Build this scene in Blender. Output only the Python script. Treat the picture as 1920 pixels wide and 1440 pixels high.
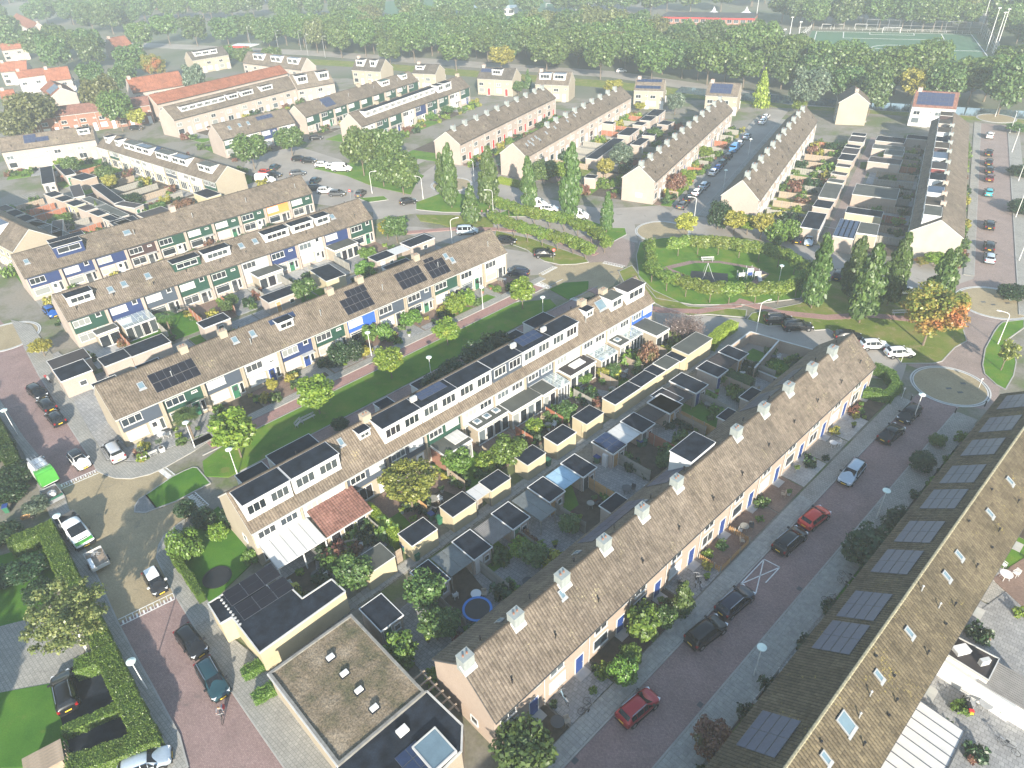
import bpy, bmesh, math, random
import numpy as np
from mathutils import Vector, Matrix
R = math.radians
scene = bpy.context.scene
for o in list(bpy.data.objects): bpy.data.objects.remove(o)
# ---------------------------------------------------------------- camera
cam_data = bpy.data.cameras.new('camera')
cam = bpy.data.objects.new('camera', cam_data)
scene.collection.objects.link(cam)
scene.camera = cam
CAM_H = 56.72
pitch, roll = R(34.771), R(-2.546)
fw = Vector((0, math.cos(pitch), -math.sin(pitch))); rt = Vector((1, 0, 0)); up = rt.cross(fw)
r2 = math.cos(roll) * rt + math.sin(roll) * up
u2 = -math.sin(roll) * rt + math.cos(roll) * up
cam.matrix_world = Matrix(((r2.x, u2.x, -fw.x, 0), (r2.y, u2.y, -fw.y, 0), (r2.z, u2.z, -fw.z, CAM_H), (0, 0, 0, 1)))
cam_data.sensor_width = 36
cam_data.lens = 36 * 1313.22 / 1920
cam_data.clip_start = 0.5
cam_data.clip_end = 4000
# ---------------------------------------------------------------- world, sun, exposure
SUN_EL, SUN_DIR = R(20.5), R(96.5)          # elevation; direction in which the shadows run
world = bpy.data.worlds.new('World'); scene.world = world; world.use_nodes = True
nt = world.node_tree; nt.nodes.clear()
sky = nt.nodes.new('ShaderNodeTexSky'); sky.sky_type = 'NISHITA'; sky.sun_disc = False
sky.sun_elevation = SUN_EL
to_sun = Vector((-math.cos(SUN_DIR) * math.cos(SUN_EL), -math.sin(SUN_DIR) * math.cos(SUN_EL), math.sin(SUN_EL)))
sky.sun_rotation = math.atan2(to_sun.x, to_sun.y)
sky.air_density = 1.3; sky.dust_density = .3; sky.ozone_density = 1.0
bgn = nt.nodes.new('ShaderNodeBackground'); bgn.inputs['Strength'].default_value = 0.125
wo = nt.nodes.new('ShaderNodeOutputWorld')
nt.links.new(sky.outputs[0], bgn.inputs[0]); nt.links.new(bgn.outputs[0], wo.inputs[0])
sun_data = bpy.data.lights.new('sun', 'SUN'); sun_data.energy = 5.0; sun_data.angle = R(0.6); sun_data.color = (1.0, .91, .77)
sun = bpy.data.objects.new('sun', sun_data); scene.collection.objects.link(sun)
sun.rotation_euler = to_sun.to_track_quat('Z', 'Y').to_euler()
sun.location = (0, -40, 120)
scene.view_settings.view_transform = 'Standard'; scene.view_settings.look = 'None'
scene.view_settings.exposure = 1.4; scene.view_settings.gamma = 1.0; scene.view_settings.use_curve_mapping = False
scene.render.engine = 'CYCLES'
scene.cycles.max_bounces = 6; scene.cycles.transparent_max_bounces = 12; scene.cycles.volume_bounces = 1

CARS = [('hatch','white_black',-54.89,68.38,-0.754,'white hatchback with a black roof parked beside the block marking at the left corner'),('mpv','silver',-51.02,69.69,2.274,'silver van-like family car parked nose-in beside the yellow gable of the near terrace'),('hatch','black',-68.56,84.21,-0.691,'dark hatchback parked furthest up the left street behind two others'),('hatch','black',-65.49,80.92,2.368,'small black hatchback parked in the middle of three on the left street'),('hatch','black',-62.55,77.62,2.358,'black hatchback nearest the white car in the left street'),('hatch','blue',-79.38,109.05,-0.765,'blue hatchback half hidden behind the brick gable by the far roundabout'),('mini','white_black2',-37.33,48.27,-0.87,'small black car with a white roof and mirrors on the yellow junction'),('hatch','black',-31.09,40.92,-0.787,'black hatchback parked below the toothed marking on the left street'),('estate','teal',-27.79,36.94,-0.881,'dark teal estate car with roof rails behind the black hatchback'),('estate','black',-40.72,36.36,2.185,'black estate car in the driveway behind the clipped hedge'),('hatch','silver_blue',-30.92,29.66,0.368,'pale blue car cut off by the bottom edge of the picture'),('hatch_r','red',9.36,32.55,0.644,'dark red hatchback with roof rails in the near street'),('suv','black',16.85,39.49,0.586,'black boxy five-door with glass roof parked behind the red car'),('estate','navy',20.45,42.73,0.647,'black estate car with roof rails beside the white parking cross'),('estate','black',28.29,50.06,0.664,'black car with roof rails and a blue plate behind the bright red one'),('hatch','brightred',32.0,53.08,0.618,'bright red hatchback with an orange plate in the near street'),('wagon','silver_blue',38.88,59.84,-2.36,'pale silver hatchback facing the camera in the near street'),('sedan','black',46.64,66.57,0.656,'black saloon seen from behind below the small roundabout'),('hatch','black',50.66,70.21,-2.464,'black hatchback facing the camera closest to the small roundabout'),('estate','black',42.52,95.42,-0.03,'black estate car beside the tall curved lamp on the parking bay'),('estate','black',44.65,93.2,-0.055,'black estate car with silver rails second in the parking bay'),('hatch','black',50.99,89.59,-0.163,'dark car half hidden by the tip of the long tan roof'),('hatch','white',53.64,86.87,-0.023,'pale silver hatchback in the parking bay beside the long tan roof'),('hatch','white',56.28,84.5,0.0,'white hatchback with dark rear glass at the end of the parking bay'),('hatch','white',65.8,103.01,0.093,'white hatchback half hidden behind the columnar trees'),('hatch','black',57.81,109.84,0.978,'dark car between the first two columnar trees on the curved road'),('hatch','black',56.45,125.66,1.063,'dark hatchback parked on the left before the garage with the white door'),('hatch','silver_blue',58.16,124.75,-2.0,'silver hatchback beside the dark one before the garage with the white door'),('hatch','white',128.78,185.97,1.038,'white car first in the far right street'),('hatch','black',120.23,171.79,1.038,'dark car second in the far right street'),('mini','black',116.13,164.77,1.038,'dark small car third in the far right street'),('hatch','black',113.24,159.61,1.038,'dark green car fourth in the far right street'),('hatch','darkred',110.23,154.37,1.038,'dark red car fifth in the far right street just before the turquoise one'),('mini','turq',104.77,145.32,1.038,'turquoise small car alone in the far right street'),('hatch','black',94.94,128.21,1.038,'dark car midway down the far right street'),('hatch','black',89.29,118.63,1.038,'dark car directly ahead of the silver blue one'),('hatch','silver_blue',86.52,113.81,1.038,'silver blue car last in line by the far right roundabout'),('hatch','grey',38.68,146.09,1.038,'dark grey car at the corner below the long line of parked cars'),('hatch','black',40.99,150.05,1.038,'black car second from the corner in the line below the third chimneyed terrace'),('hatch','white',43.6,153.47,1.038,'white car third from the corner in the street of parked cars'),('wagon','silver_blue',46.36,157.73,1.038,'silver car fourth from the corner in the street of parked cars'),('hatch','white',50.78,166.64,1.038,'white car fifth from the corner in the street of parked cars'),('mini','blue',52.74,169.6,1.038,'blue small car sixth from the corner behind a white one'),('hatch','teal',54.84,173.48,1.038,'dark teal car seventh from the corner in the street of parked cars'),('hatch','black',57.65,178.3,1.038,'dark car just in front of the blue van'),('van','bluevan',60.99,184.24,1.038,'blue van in the street of parked cars'),('hatch','white',63.68,188.65,1.038,'white car just beyond the blue van'),('hatch','silver_blue',67.34,194.64,1.038,'silver car alone beyond the blue van'),('hatch','white',76.06,208.68,1.038,'nearer white car of the last two in the street'),('hatch','white',78.6,213.64,1.038,'farthest white car of the last two in the street'),('van','white',7.07,149.96,-0.209,'white van parked behind the pleached lime hedge'),('hatch','white',9.85,147.36,-0.209,'white hatchback between the white van and a columnar tree'),('van','redwhite',15.31,142.37,-0.244,'small white van with a red door at the end of the lime hedge'),('hatch','black',0.19,131.1,-0.262,'dark car just beyond the gable of the terrace with many solar panels'),('hatch','black',7.31,124.01,0.0,'black hatchback beside the red and white round sign'),('hatch','navy',2.05,116.44,2.793,'dark blue car at the bend next to the young tree'),('mpv','silver_blue',-7.76,136.88,0.0,'silver people carrier in the bay beyond the solar terrace'),('hatch','black',-21.84,155.86,0.349,'black hatchback driving round the far bend'),('hatch','grey',-33.74,162.62,1.396,'grey car by the no entry sign on the square'),('hatch','grey',-39.44,163.35,-0.087,'dark grey car at the right end of the near parking row on the square'),('hatch','white',-42.66,165.6,-0.087,'silver car in the middle of the near parking row on the square'),('hatch','black',-45.43,167.83,-0.262,'dark blue car left in the near parking row on the square'),('hatch','teal',-46.71,173.43,1.396,'teal car standing across from the parking row'),('hatch','grey',-52.58,179.96,0.349,'grey blue car beside the gable with the orange panel'),('mini','brightred',-61.24,181.57,-0.175,'red small car beside the white van on the square'),('hatch','black',-58.65,179.53,-0.087,'dark car next to the red one on the square'),('hatch','teal',-59.94,185.73,1.396,'teal car behind the red one on the square'),('van','white',-59.66,175.56,-0.349,'white van in front of the red car on the square'),('hatch','white',-47.35,186.19,-0.14,'white car left in the far parking row on the square'),('hatch','white',-44.11,183.96,-0.14,'white car in the far parking row beside the camper'),('van','white',-41.51,181.86,-0.14,'white camper van under the trees of the square'),('hatch','black',-51.93,190.49,-0.087,'black car third in the far parking row on the square'),('hatch','black',-54.93,192.32,-0.087,'black car left of the far parking row on the square'),('hatch','black',-54.61,212.74,0.262,'dark car in the lane beside the yellow shrub'),('hatch','white',47.22,287.81,0.0,'cream car on the main road between the tall trees'),('hatch','black',-116.15,233.22,0.0,'dark car on the lawn edge by the far red terrace')]
POST_LAMPS = [(-33.67,36.57),(-49.31,54.75),(-66.43,74.84),(-41.11,70.39),(-4.32,103.98),(20.01,35.24),(50.83,69.38),(38.79,53.01),(-33.93,64.69),(-11.49,83.14),(5.5,99.58),(50.61,156.81),(63.26,179.73),(-21.2,90.79),(54.98,96.86),(46.29,107.03)]
ARM_LAMPS = [(38.15,92.81,20),(71.78,86.32,150),(-31.24,163.76,0),(-18.66,158.36,160),(-10.73,131.77,20),(-7.05,168.93,160),(39.25,137.77,170),(104.64,135.89,200),(102.93,132.58,60),(91.61,113.28,60),(126.92,173.01,60),(136.06,188.88,60),(141.79,205.16,60),(116.03,152.86,60),(-2.43,147.58,180)]
TREES = [('poplar',49.18,99.43,12.4,2.7,'dark columnar tree nearest the oval hedge'),('poplar',56.51,102.54,10.6,2.5,'columnar tree with yellow patches behind two others'),('poplar',54.71,94.15,12.9,3.1,'tallest columnar tree in the middle of the lawn by the bench'),('poplar',61.4,99.12,12.2,2.6,'dark columnar tree right of the tallest one on the lawn'),('poplar',65.63,94.18,11.4,2.8,'columnar tree directly behind the orange crown'),('poplar',69.17,98.22,9.9,2.2,'rightmost columnar tree beside the far right roundabout'),('orange',60.99,86.86,10.3,5.0,'broad tree turning orange on the lawn edge'),('young',68.22,79.65,5.4,1.7,'small thin tree on the oval grass island at the right'),('poplar',-11.7,151.93,13.9,2.8,'leftmost columnar tree beside the far bend'),('poplar',-13.88,157.97,10.3,2.2,'columnar tree half hidden behind the leftmost one'),('poplar',-3.25,150.24,13.3,3.1,'second columnar tree from the left by the far bend'),('poplar',5.4,147.27,11.8,2.4,'slim columnar tree behind the lime hedge'),('poplar',14.01,141.92,15.6,3.2,'broad tall columnar tree behind the lime hedge'),('poplar',20.57,134.23,8.2,1.8,'short columnar tree at the right end of the lime hedge'),('cone',-7.03,144.09,7.7,2.6,'small round-headed tree with a rusty patch on the lawn'),('yel',35.55,129.84,5.4,2.4,'young yellow tree in the ring of the centre roundabout'),('lime',-34.47,68.11,7.1,3.1,'bright green young tree in the strip near the left end'),('lime',-26.28,76.62,6.2,2.7,'second bright tree with yellow top in the green strip'),('lime',-17.37,84.42,5.5,2.3,'third bright tree in the green strip'),('lime',-9.66,92.91,4.8,2.2,'fourth yellowish tree in the green strip'),('lime',2.34,103.48,5.9,2.4,'fifth bright tree in the green strip by the bend'),('birch',-40.37,40.09,9.8,4.3,'birch with white trunk and loose crown over the clipped hedge'),('darktree',-60.06,62.37,2.1,2.0,'dark shrub at the left edge above the blue-lidded bin'),('grey',-55.56,59.88,1.9,1.6,'pale-flowering shrub beside the wheelbarrow'),('darktree',-61.0,65.21,2.4,2.4,'dark tree-like shrub left of the green van'),('darktree',-56.99,55.83,1.7,1.8,'dark shrub at the left edge inside the clipped hedge'),('darktree',-51.51,50.64,2.0,2.0,'dark shrub in the middle of the hedged garden'),('darktree',-53.23,49.68,1.9,1.8,'dark shrub in the hedged garden at the very edge'),('darktree',-48.96,47.41,1.9,1.6,'dark shrub next to the birch crown'),('darktree',-65.35,69.99,2.8,2.2,'dark shrub behind the tall left hedge'),('palm',-41.97,72.37,4.2,1.9,'palm in the front garden of the first yellow house'),('palm',-55.25,100.1,3.8,1.8,'palm in the back garden behind the navy panels'),('purple',26.44,91.73,6.8,4.6,'bare purple-brown shrub at the end of the white dormer terrace'),('redleaf',19.8,84.23,4.4,1.6,'red-leaved shrub by the glass extensions'),('garden',6.92,72.56,3.0,1.4,'small green tree over the dark patio'),('globe',-0.63,64.43,4.2,2.2,'bright round-headed tree above the patio behind the white terrace'),('globe',-7.02,63.31,3.3,1.9,'bright round-headed tree beside the orange-red brick wall'),('lacy',-11.81,57.18,6.4,4.0,'large loose yellow-green tree in a back garden'),('cone',18.04,82.98,2.7,0.9,'small bright conifer by the glass extensions'),('bush2',-35.16,51.88,4.3,1.7,'large clipped round shrub inside the corner hedge'),('garden',-16.37,46.43,4.6,2.0,'leafy shrub hanging over the cream garden wall'),('cone',15.23,42.37,4.0,1.5,'conical evergreen in a front garden'),('bamboo',11.05,39.63,4.7,1.7,'feathery bright shrub in a front garden'),('garden',-0.51,28.27,4.4,2.6,'bright green shrub at the corner of the long tan terrace'),('bamboo',-11.07,38.25,3.6,1.7,'bright bamboo clump behind the moss roof'),('garden',-9.31,43.99,4.4,2.1,'olive garden tree beside the small square shed'),('garden',-8.04,40.33,4.0,1.7,'rusty and green shrub beside the small square shed'),('darktree',35.0,46.8,5.2,2.9,'large dark shrub beside the near roof eave'),('darktree',39.9,50.85,3.2,1.9,'dark shrub further along the near roof eave'),('darktree',47.29,60.47,2.4,1.5,'dark round shrub by the eave near the roundabout'),('bush2',51.31,64.58,1.6,1.0,'small dark shrub nearest the roundabout'),('yel',-73.34,95.1,3.1,1.9,'golden yellow bush at the corner of the left roundabout'),('garden',-35.04,108.85,5.1,2.4,'dark green tree between two back gardens'),('bush2',8.66,35.44,3.1,1.4,'yellow-green shrub group beside the pavement'),('redleaf',14.53,29.08,3.3,1.7,'brownish seed-headed shrub by the near roof eave'),('broad',-35.14,177.16,12.6,4.6,'tall dark green tree left on the square'),('broad',-28.22,178.31,11.6,4.2,'middle green tree on the square'),('broad',-23.57,162.05,10.4,4.6,'yellow-green tree nearest on the square'),('broad',-65.52,186.51,9.6,4.8,'light green tree by the red car'),('broad',-58.04,197.58,8.2,4.2,'light green tree at the lane mouth'),('broad',-34.64,190.33,8.2,4,'green tree behind the others on the square'),('broad',-29.02,168.35,7.3,3.6,'low green tree in front on the square'),('broad',-114.01,187.92,5.5,2.6,''),('broad',-101.15,179.85,5.2,2.4,''),('yel',-97.18,173.37,4.7,2.0,''),('cone',-92.92,156.79,3.5,0.9,''),('yel',-114.41,232.31,7.3,3,''),('yel',24.52,165.1,6.0,2.3,''),('grey',29.49,172.42,7.1,3.2,''),('globe',26.22,159.26,2.4,1.6,''),('cone',35.98,149.35,3.0,1.1,''),('redleaf',39.15,155.79,4.8,2.8,''),('lime',42.69,158.94,4.3,2.1,''),('lime',51.41,177.88,3.7,2.0,''),('darktree',42.95,133.35,6.3,2.6,''),('yel',45.34,130.34,5.3,2.6,''),('lime',47.91,130.06,4.3,2.4,''),('yel',49.66,127.22,5.8,2.6,''),('bush2',51.85,124.42,4.6,2.4,''),('bush2',55.18,126.61,4.0,2.0,''),('broad',9.8,165.15,6.0,3.3,''),('lime',13.85,164.61,5.7,2.8,''),('garden',41.96,196.03,3.6,2.5,''),('garden',-21.99,133.81,5.6,2.9,''),('yel',-24.03,135.38,4.5,2.0,''),('bamboo',-26.24,118.39,3.2,2.2,''),('globe',-26.75,125.4,2.7,1.9,''),('lacy2',-8.81,102.66,4.2,2.2,''),('lacy2',-7.1,105.29,3.5,2.0,''),('darktree',-25.47,88.61,4.1,1.7,''),('darktree',-23.61,89.49,3.7,1.6,''),('bamboo',-21.99,95.24,3.4,1.3,''),('bamboo',-19.44,95.02,3.6,1.4,''),('bush2',-16.1,99.76,2.5,1.9,''),('yel',-33.73,81.68,3.0,0.9,''),('garden',-47.69,106.2,2.9,1.2,''),('garden',-47.63,109.05,2.4,1.2,''),('darktree',-4.59,84.79,5.5,2.6,''),('darktree',-2.24,87.45,5.5,2.4,''),('darktree',-8.34,81.69,4.7,2.0,''),('darktree',-10.46,79.26,4.0,2.2,''),('darktree',-22.74,72.99,2.0,1.2,''),('darktree',13.46,100.64,3.4,1.5,''),('lime',75.89,112.46,2.7,2.2,''),('orange',73.72,112.69,2.0,1.4,''),('lime',77.69,112.28,2.3,1.6,''),('lime',95.74,171.46,2.0,3,''),('bush2',63.12,221.33,2.0,1,''),('feather',81.55,227.99,10.6,3.6,''),('lime',89.23,216.76,5.1,2.3,''),('yel',38.24,246.85,6.7,3.4,''),('grey',53.69,222.98,6.9,2.8,''),('yel',43.89,227.99,3.1,2,''),('lacy2',-3.36,64.03,2.4,1.8,''),('lacy2',2.67,70.41,2.3,1.5,''),('globe',10.12,80.65,2.0,1.2,''),('yel',12.9,81.76,2.0,1.0,''),('garden',14.51,82.44,2.0,1.2,''),('bush2',-25.09,45.47,2.0,0.8,''),('bush2',-19.03,49.3,2.0,0.9,''),('bamboo',-17.97,48.27,2.0,1.1,''),('bush2',-28.27,50.54,2.0,0.9,''),('lacy2',-32.87,54.41,2.0,1.4,''),('darktree',-31.93,56.75,2.3,1.6,''),('darktree',-35.17,56.54,2.2,1.5,''),('darktree',-37.8,58.36,2.0,1.3,''),('garden',-7.32,40.87,3.2,1.7,''),('darktree',-3.79,39.43,2.6,1.6,''),('garden',1.36,48.57,3.0,1.6,''),('lacy2',0.04,50.22,2.4,1.4,''),('darktree',-4.45,50.33,2.2,1.2,''),('garden',5.51,52.9,2.4,1.3,''),('darktree',30.78,74.31,2.0,1.2,''),('garden',17.37,62.46,2.0,1.0,''),('globe',28.53,79.22,2.0,1.2,''),('garden',13.28,40.85,2.4,1.2,''),('globe',9.48,36.96,2.3,1.1,''),('garden',-40.37,84.85,2.0,1.1,''),('palm',-43.51,75.05,2.3,1.3,''),('darktree',81.91,99.76,2.4,2.4,''),('darktree',118.48,156.22,2.6,3,''),('darktree',105.39,134.62,2.9,3,''),('garden',137.62,188.63,2.6,3,''),('garden',-71.67,146.46,3.1,2.6,''),('darktree',-87.9,162.99,3.0,2.4,''),('redleaf',-74.02,157.85,2.7,3,''),('bush2',-99.23,152.71,2.4,2.4,''),('garden',-79.17,156.8,2.6,2.2,''),('garden',-70.45,171.84,3.2,2.6,''),('garden',-75.24,235.39,2.4,2.2,''),('bush2',-53.67,230.47,2.7,2.2,''),('garden',-16.74,235.31,2.8,2.6,''),('bush2',-22.36,229.66,2.4,2.2,''),('garden',-67.33,181.55,2.1,2,''),('garden',-74.17,276.49,2.8,3,''),('garden',-109.5,287.82,3.7,3,''),('cone',10.52,268.47,5.9,2,''),('garden',6.66,256.75,5.2,2.2,'')]
BIGTREES = [('broad',18.99,293.65,13.5,6),('broad',37.78,277.12,13.5,5),('broad',43.77,318.14,13.5,5),('broad',54.76,267.03,13.5,5.2),('broad',73.16,260.81,13.5,5.6),('broad',90.15,284.96,13.5,5.5),('dark',53.67,325.03,13.5,5.5),('brown',44.65,366.71,13.5,6.5),('dark',86.94,314.43,13.5,5.5),('broad',100.84,291.56,13.5,5.5),('broad',97.23,261.01,13.5,5),('broad',-35.59,327.2,13.5,5),('broad',-16.78,304.83,13.5,5.6),('yel',1.35,294.58,11,4.2),('broad',-45.36,321.9,11,4),('broad',-59.19,345.96,13.5,4.6),('broad',-69.89,344.52,13.5,4.6),('brown',-84.36,361.8,13.5,4.6),('dark',-98.39,385.28,13.5,5),('dark',-111.15,378.85,13.5,5),('dark',-114.39,436.01,13.5,5),('dark',-50.53,371.39,13.5,4.6),('dark',-36.46,382.63,13.5,5),('brown',-19.93,362.52,13.5,5),('dark',-6.46,357.01,13.5,5),('dark',9.32,344.75,13.5,5),('brown',19.53,357.47,13.5,5),('dark',29.9,335.97,13.5,5),('brown',66.74,322.8,13.5,5),('dark',74.13,306.05,13.5,5),('broad',111.92,255.62,13.5,5.6),('broad',120.09,248.11,11,3.8),('broad',127.16,235.99,13.5,6.2),('broad',139.8,241.79,13.5,4.6),('broad',142.23,219.98,13.5,6.4),('broad',160.84,232.69,13.5,5.4),('willow',91.45,216.54,13.5,5),('yel',123.21,217.27,11,3.6),('dark',105.95,224.55,11,4.5),('dark',108.87,213.06,11,4),('dark',128.73,212.57,13.5,4.6),('dark',143.12,206.23,13.5,5),('dark',-269.39,505.4,13.5,6.5),('dark',-235.96,461.63,13.5,7),('dark',-220.37,452.46,13.5,6.5),('dark',-216.7,468.91,13.5,6),('dark',-216.61,367.11,13.5,5),('dark',-218.47,388.99,13.5,5),('broad',-205.52,373.1,13.5,5),('dark',-180.72,344.24,13.5,5),('dark',-152.44,319.95,13.5,5.5),('orange',-136.06,302.65,11,4),('broad',-176.72,387.33,13.5,5),('yelgreen',-170.44,406.17,13.5,5.5),('dark',-153.12,397.62,13.5,5.5),('dark',-136.79,396.41,13.5,6.5),('dark',-127.85,400.93,13.5,5.5),('dark',-192.3,336.76,13.5,5),('dark',-152.75,286.94,11,4),('brown',-143.97,227.49,13.5,6),('brown',-145.48,220.83,11,4.5),('brown',-129.85,244.27,13.5,5.5),('broad',-120.33,232.57,11,4),('willow',-110.77,276.08,11,3.6),('dark',-140.58,285.29,11,4),('dark',-258.83,420.66,13.5,5)]
SHEDS = [('shedA',2.5,-13.14,41.85,43.7,2.45,3.46),('shedA',2.5,-8.85,45.9,43.9,2.21,3.41),('trans',2.3,-6.81,47.94,38.2,2.86,3.32),('shedA',2.5,-4.82,49.68,42.3,2.39,3.42),('corr',2.3,-2.7,51.73,40.6,2.8,3.04),('shedA',2.5,-0.77,53.54,44.5,2.46,3.31),('trans',2.3,1.81,55.11,47.9,2.47,4.49),('shedA',2.5,3.29,57.32,41.4,2.42,3.39),('transb',2.3,5.37,59.43,41.0,2.91,3.03),('shedA',2.5,7.3,61.05,41.7,2.32,3.42),('solar',2.5,11.34,64.78,43.3,2.49,3.3),('transw',2.3,13.48,66.88,40.3,2.85,3.19),('shedA',2.5,15.44,68.54,39.3,2.55,3.3),('brownr',2.3,17.7,70.75,40.9,3.24,2.9),('shedA',2.5,19.62,72.19,39.7,2.77,3.38),('shedA',2.4,20.15,73.75,36.1,2.44,3.36),('shedA',2.5,19.56,72.23,43.1,2.66,3.52),('brownr',2.4,21.59,74.15,40.8,2.68,3.45),('shedA',2.5,23.65,76.59,39.8,2.74,4.19),('shedA',2.5,27.6,79.64,43.9,2.5,3.38),('brownr',2.3,29.71,81.9,44.3,3.0,3.28),('shedA',2.5,31.65,83.51,39.0,2.43,3.26),('shedA',2.5,31.01,73.38,42.9,3.09,1.49),('shedA',2.4,26.93,69.43,41.9,2.57,1.5),('shedA',2.6,10.41,54.64,42.8,2.8,1.62),('cream',2.5,-10.58,51.81,43.2,3.32,2.43),('cream',2.5,-6.53,55.6,42.9,3.3,2.31),('whiteroof',2.3,-4.32,57.6,42.8,2.11,1.98),('cream',2.5,-2.44,59.18,42.5,2.96,2.11),('cream',2.5,1.76,63.28,46.1,3.06,2.21),('cream',2.5,5.61,66.85,43.7,3.41,2.25),('cream',2.5,9.47,70.61,46.3,3.32,2.4),('cream',2.5,14.44,74.98,39.6,5.32,2.19),('cream',2.5,17.77,78.05,45.5,3.6,2.12),('cream',2.3,19.84,80.26,35.1,1.88,2.33),('cream',2.5,21.73,81.79,42.7,2.97,2.38),('cream',2.3,23.79,83.81,43.2,2.27,2.54),('cream',2.9,26.31,85.93,41.7,5.97,2.83),('cream',2.5,-14.69,48.4,42.4,3.27,2.58),('ext_brick',2.8,-7.83,66.07,47.2,4.23,3.26),('ext_sky3',2.8,-3.27,70.78,41.6,5.27,2.12),('ext',2.8,0.91,74.14,38.6,5.43,2.79),('ext',2.8,4.04,76.62,40.9,2.42,2.66),('glass',2.7,6.0,78.28,34.5,2.26,3.03),('ext_sky1',2.9,9.05,81.61,41.1,5.26,2.76),('glass',2.7,13.02,84.98,44.6,3.68,3.16),('ext_sky1b',2.8,15.89,87.85,36.7,2.21,2.59),('glass',2.7,17.91,89.98,37.6,2.88,2.82),('ext',2.9,21.25,91.07,37.3,3.13,4.61),('porch',2.7,-30.76,62.09,42.1,3.36,2.01),('porch',2.7,-26.95,66.05,42.9,5.81,2.49),('porch',2.7,-16.77,74.58,42.4,2.14,2.3),('porch',2.7,-12.33,78.72,44.6,2.1,2.31),('porch',2.7,-8.15,82.6,42.2,2.85,2.02),('porch',2.7,-3.79,86.43,48.4,2.9,2.1),('porch',2.7,0.61,90.56,48.1,2.84,2.04),('porch',2.7,4.68,94.9,41.4,4.53,2.69),('porch',2.7,-56.94,82.37,41.1,3.22,2.98),('porch',2.7,-52.89,87.01,42.7,3.25,1.83),('brick',2.6,-47.56,99.68,42.2,4.41,2.66),('felt',2.4,-55.72,93.17,43.9,5.87,3.61),('felt',2.4,-59.29,89.87,45.5,3.77,3.19),('ext',2.7,-64.33,98.25,53.4,3.28,1.99),('glass',2.7,-60.72,101.24,45.0,4.95,3.63),('brick',3.0,-63.39,85.9,38.4,4.11,4.26),('felt',2.4,-66.13,89.96,38.6,5.09,3.8),('ext',2.7,-31.85,127.9,50.2,5.28,3.3),('brick',2.7,-17.12,128.16,51.2,5.92,3.17),('whiteroof',2.5,-20.41,124.49,39.8,3.54,3.02),('felt',2.5,-23.24,122.19,41.9,4.44,2.88),('felt',2.5,-32.34,116.01,16.8,3.85,6.32),('felt',2.5,-39.06,108.24,41.9,5.72,3.16),('ext',2.7,-44.38,118.21,43.8,4.86,5.06),('porch',2.7,-19.97,117.71,38.3,5.38,1.85),('gar_w',3,60.13,128.73,59.6,8.7,3.4),('solar8',3,64.65,124.04,59.2,9.11,3.54),('ext',2.7,68.76,124.35,61.1,5.74,3.68),('felt',2.8,71.62,132.27,59.3,3.39,6.57),('felt',2.5,65.85,138.17,56.8,4.38,3.34),('felt',2.5,70.31,145.62,60.0,9.58,3.51),('felt',2.5,73.87,151.53,54.3,2.34,3.2),('felt',2.5,76.55,156.28,51.3,1.99,3.18),('felt',2.5,79.71,161.56,54.9,2.21,2.98),('felt',2.5,83.02,167.42,56.4,5.0,3.31),('felt',2.5,85.85,172.14,57.7,4.98,3.53),('felt',2.5,87.93,175.76,54.1,2.33,3.42),('felt',2.5,91.45,181.52,57.6,5.01,3.52),('felt',2.5,93.69,185.58,57.5,2.71,3.31),('felt',2.6,99.23,179.64,57.3,4.75,6.57),('felt',2.6,95.57,173.21,59.5,3.61,6.93),('felt',2.6,95.12,169.14,58.8,4.84,4.02),('felt',2.6,90.26,163.44,57.1,4.08,6.92),('felt',2.6,79.15,143.68,59.8,6.97,8.49),('felt',2.6,106.75,180.25,58.1,3.47,5.59),('brickf',2.6,26.86,182.92,60.1,18.7,3.03),('brickf',2.6,35.19,197.47,60.4,7.67,3.6),('brickf',2.6,39.66,205.08,56.9,3.44,2.91),('brickf',2.6,43.03,210.45,61.0,5.67,3.28),('brickf',2.6,46.32,216.1,61.5,7.74,3.63),('brickf',2.6,36.63,187.48,57.8,6.63,2.66),('brickf',2.6,40.35,194.1,65.9,2.98,3.33),('brickf',2.6,43.27,199.79,70.5,3.45,3.01),('brickf',2.6,20.62,161.46,66.9,2.45,2.59),('brickf',2.6,46.91,204.66,51.2,4.07,3.31),('brickf',2.6,31.21,207.31,60.1,2.55,3.12),('felt',2.6,-116.98,181.55,29.6,2.8,16.43),('felt',2.6,-114.37,185.49,38.8,2.42,12.41),('felt',2.6,-102.6,167.7,31.8,2.36,10.21),('felt',2.6,-94.68,159.48,48.6,1.98,8.84),('felt',2.6,-87.61,152.75,48.2,2.41,11.71),('felt',2.6,-94.11,165.1,40.9,2.29,17.97),('felt',2.6,-85.31,156.34,63.6,2.4,6.58),('felt',2.6,-77.29,150.47,47.9,5.79,4.61),('felt',2.6,-106.28,178.55,54.3,3.77,5.65),('felt',2.6,-69.23,161.63,48.3,3.52,6.24),('felt',2.6,-100.72,146.21,67.3,2.31,5.91),('felt',2.6,-94.8,143.1,26.4,2.06,11.41),('felt',2.6,-81.89,145.95,41.0,4.96,4.23)]
SEDUM = [(-21.71,35.63),(-15.78,41.09),(-8.16,33.22),(-14.58,27.29)]
DARKROOF = [(-14.63,27.39),(-8.19,33.35),(-5.14,30.29),(-5.14,28.25),(-7.13,26.28),(-10.89,24.57)]
GARAGE = [(-29.62,43.27),(-26.0,46.62),(-24.16,44.74),(-23.15,45.7),(-20.73,43.36),(-18.36,45.54),(-16.75,43.97),(-23.23,37.69),(-26.85,41.63),(-27.71,40.95)]
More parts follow.
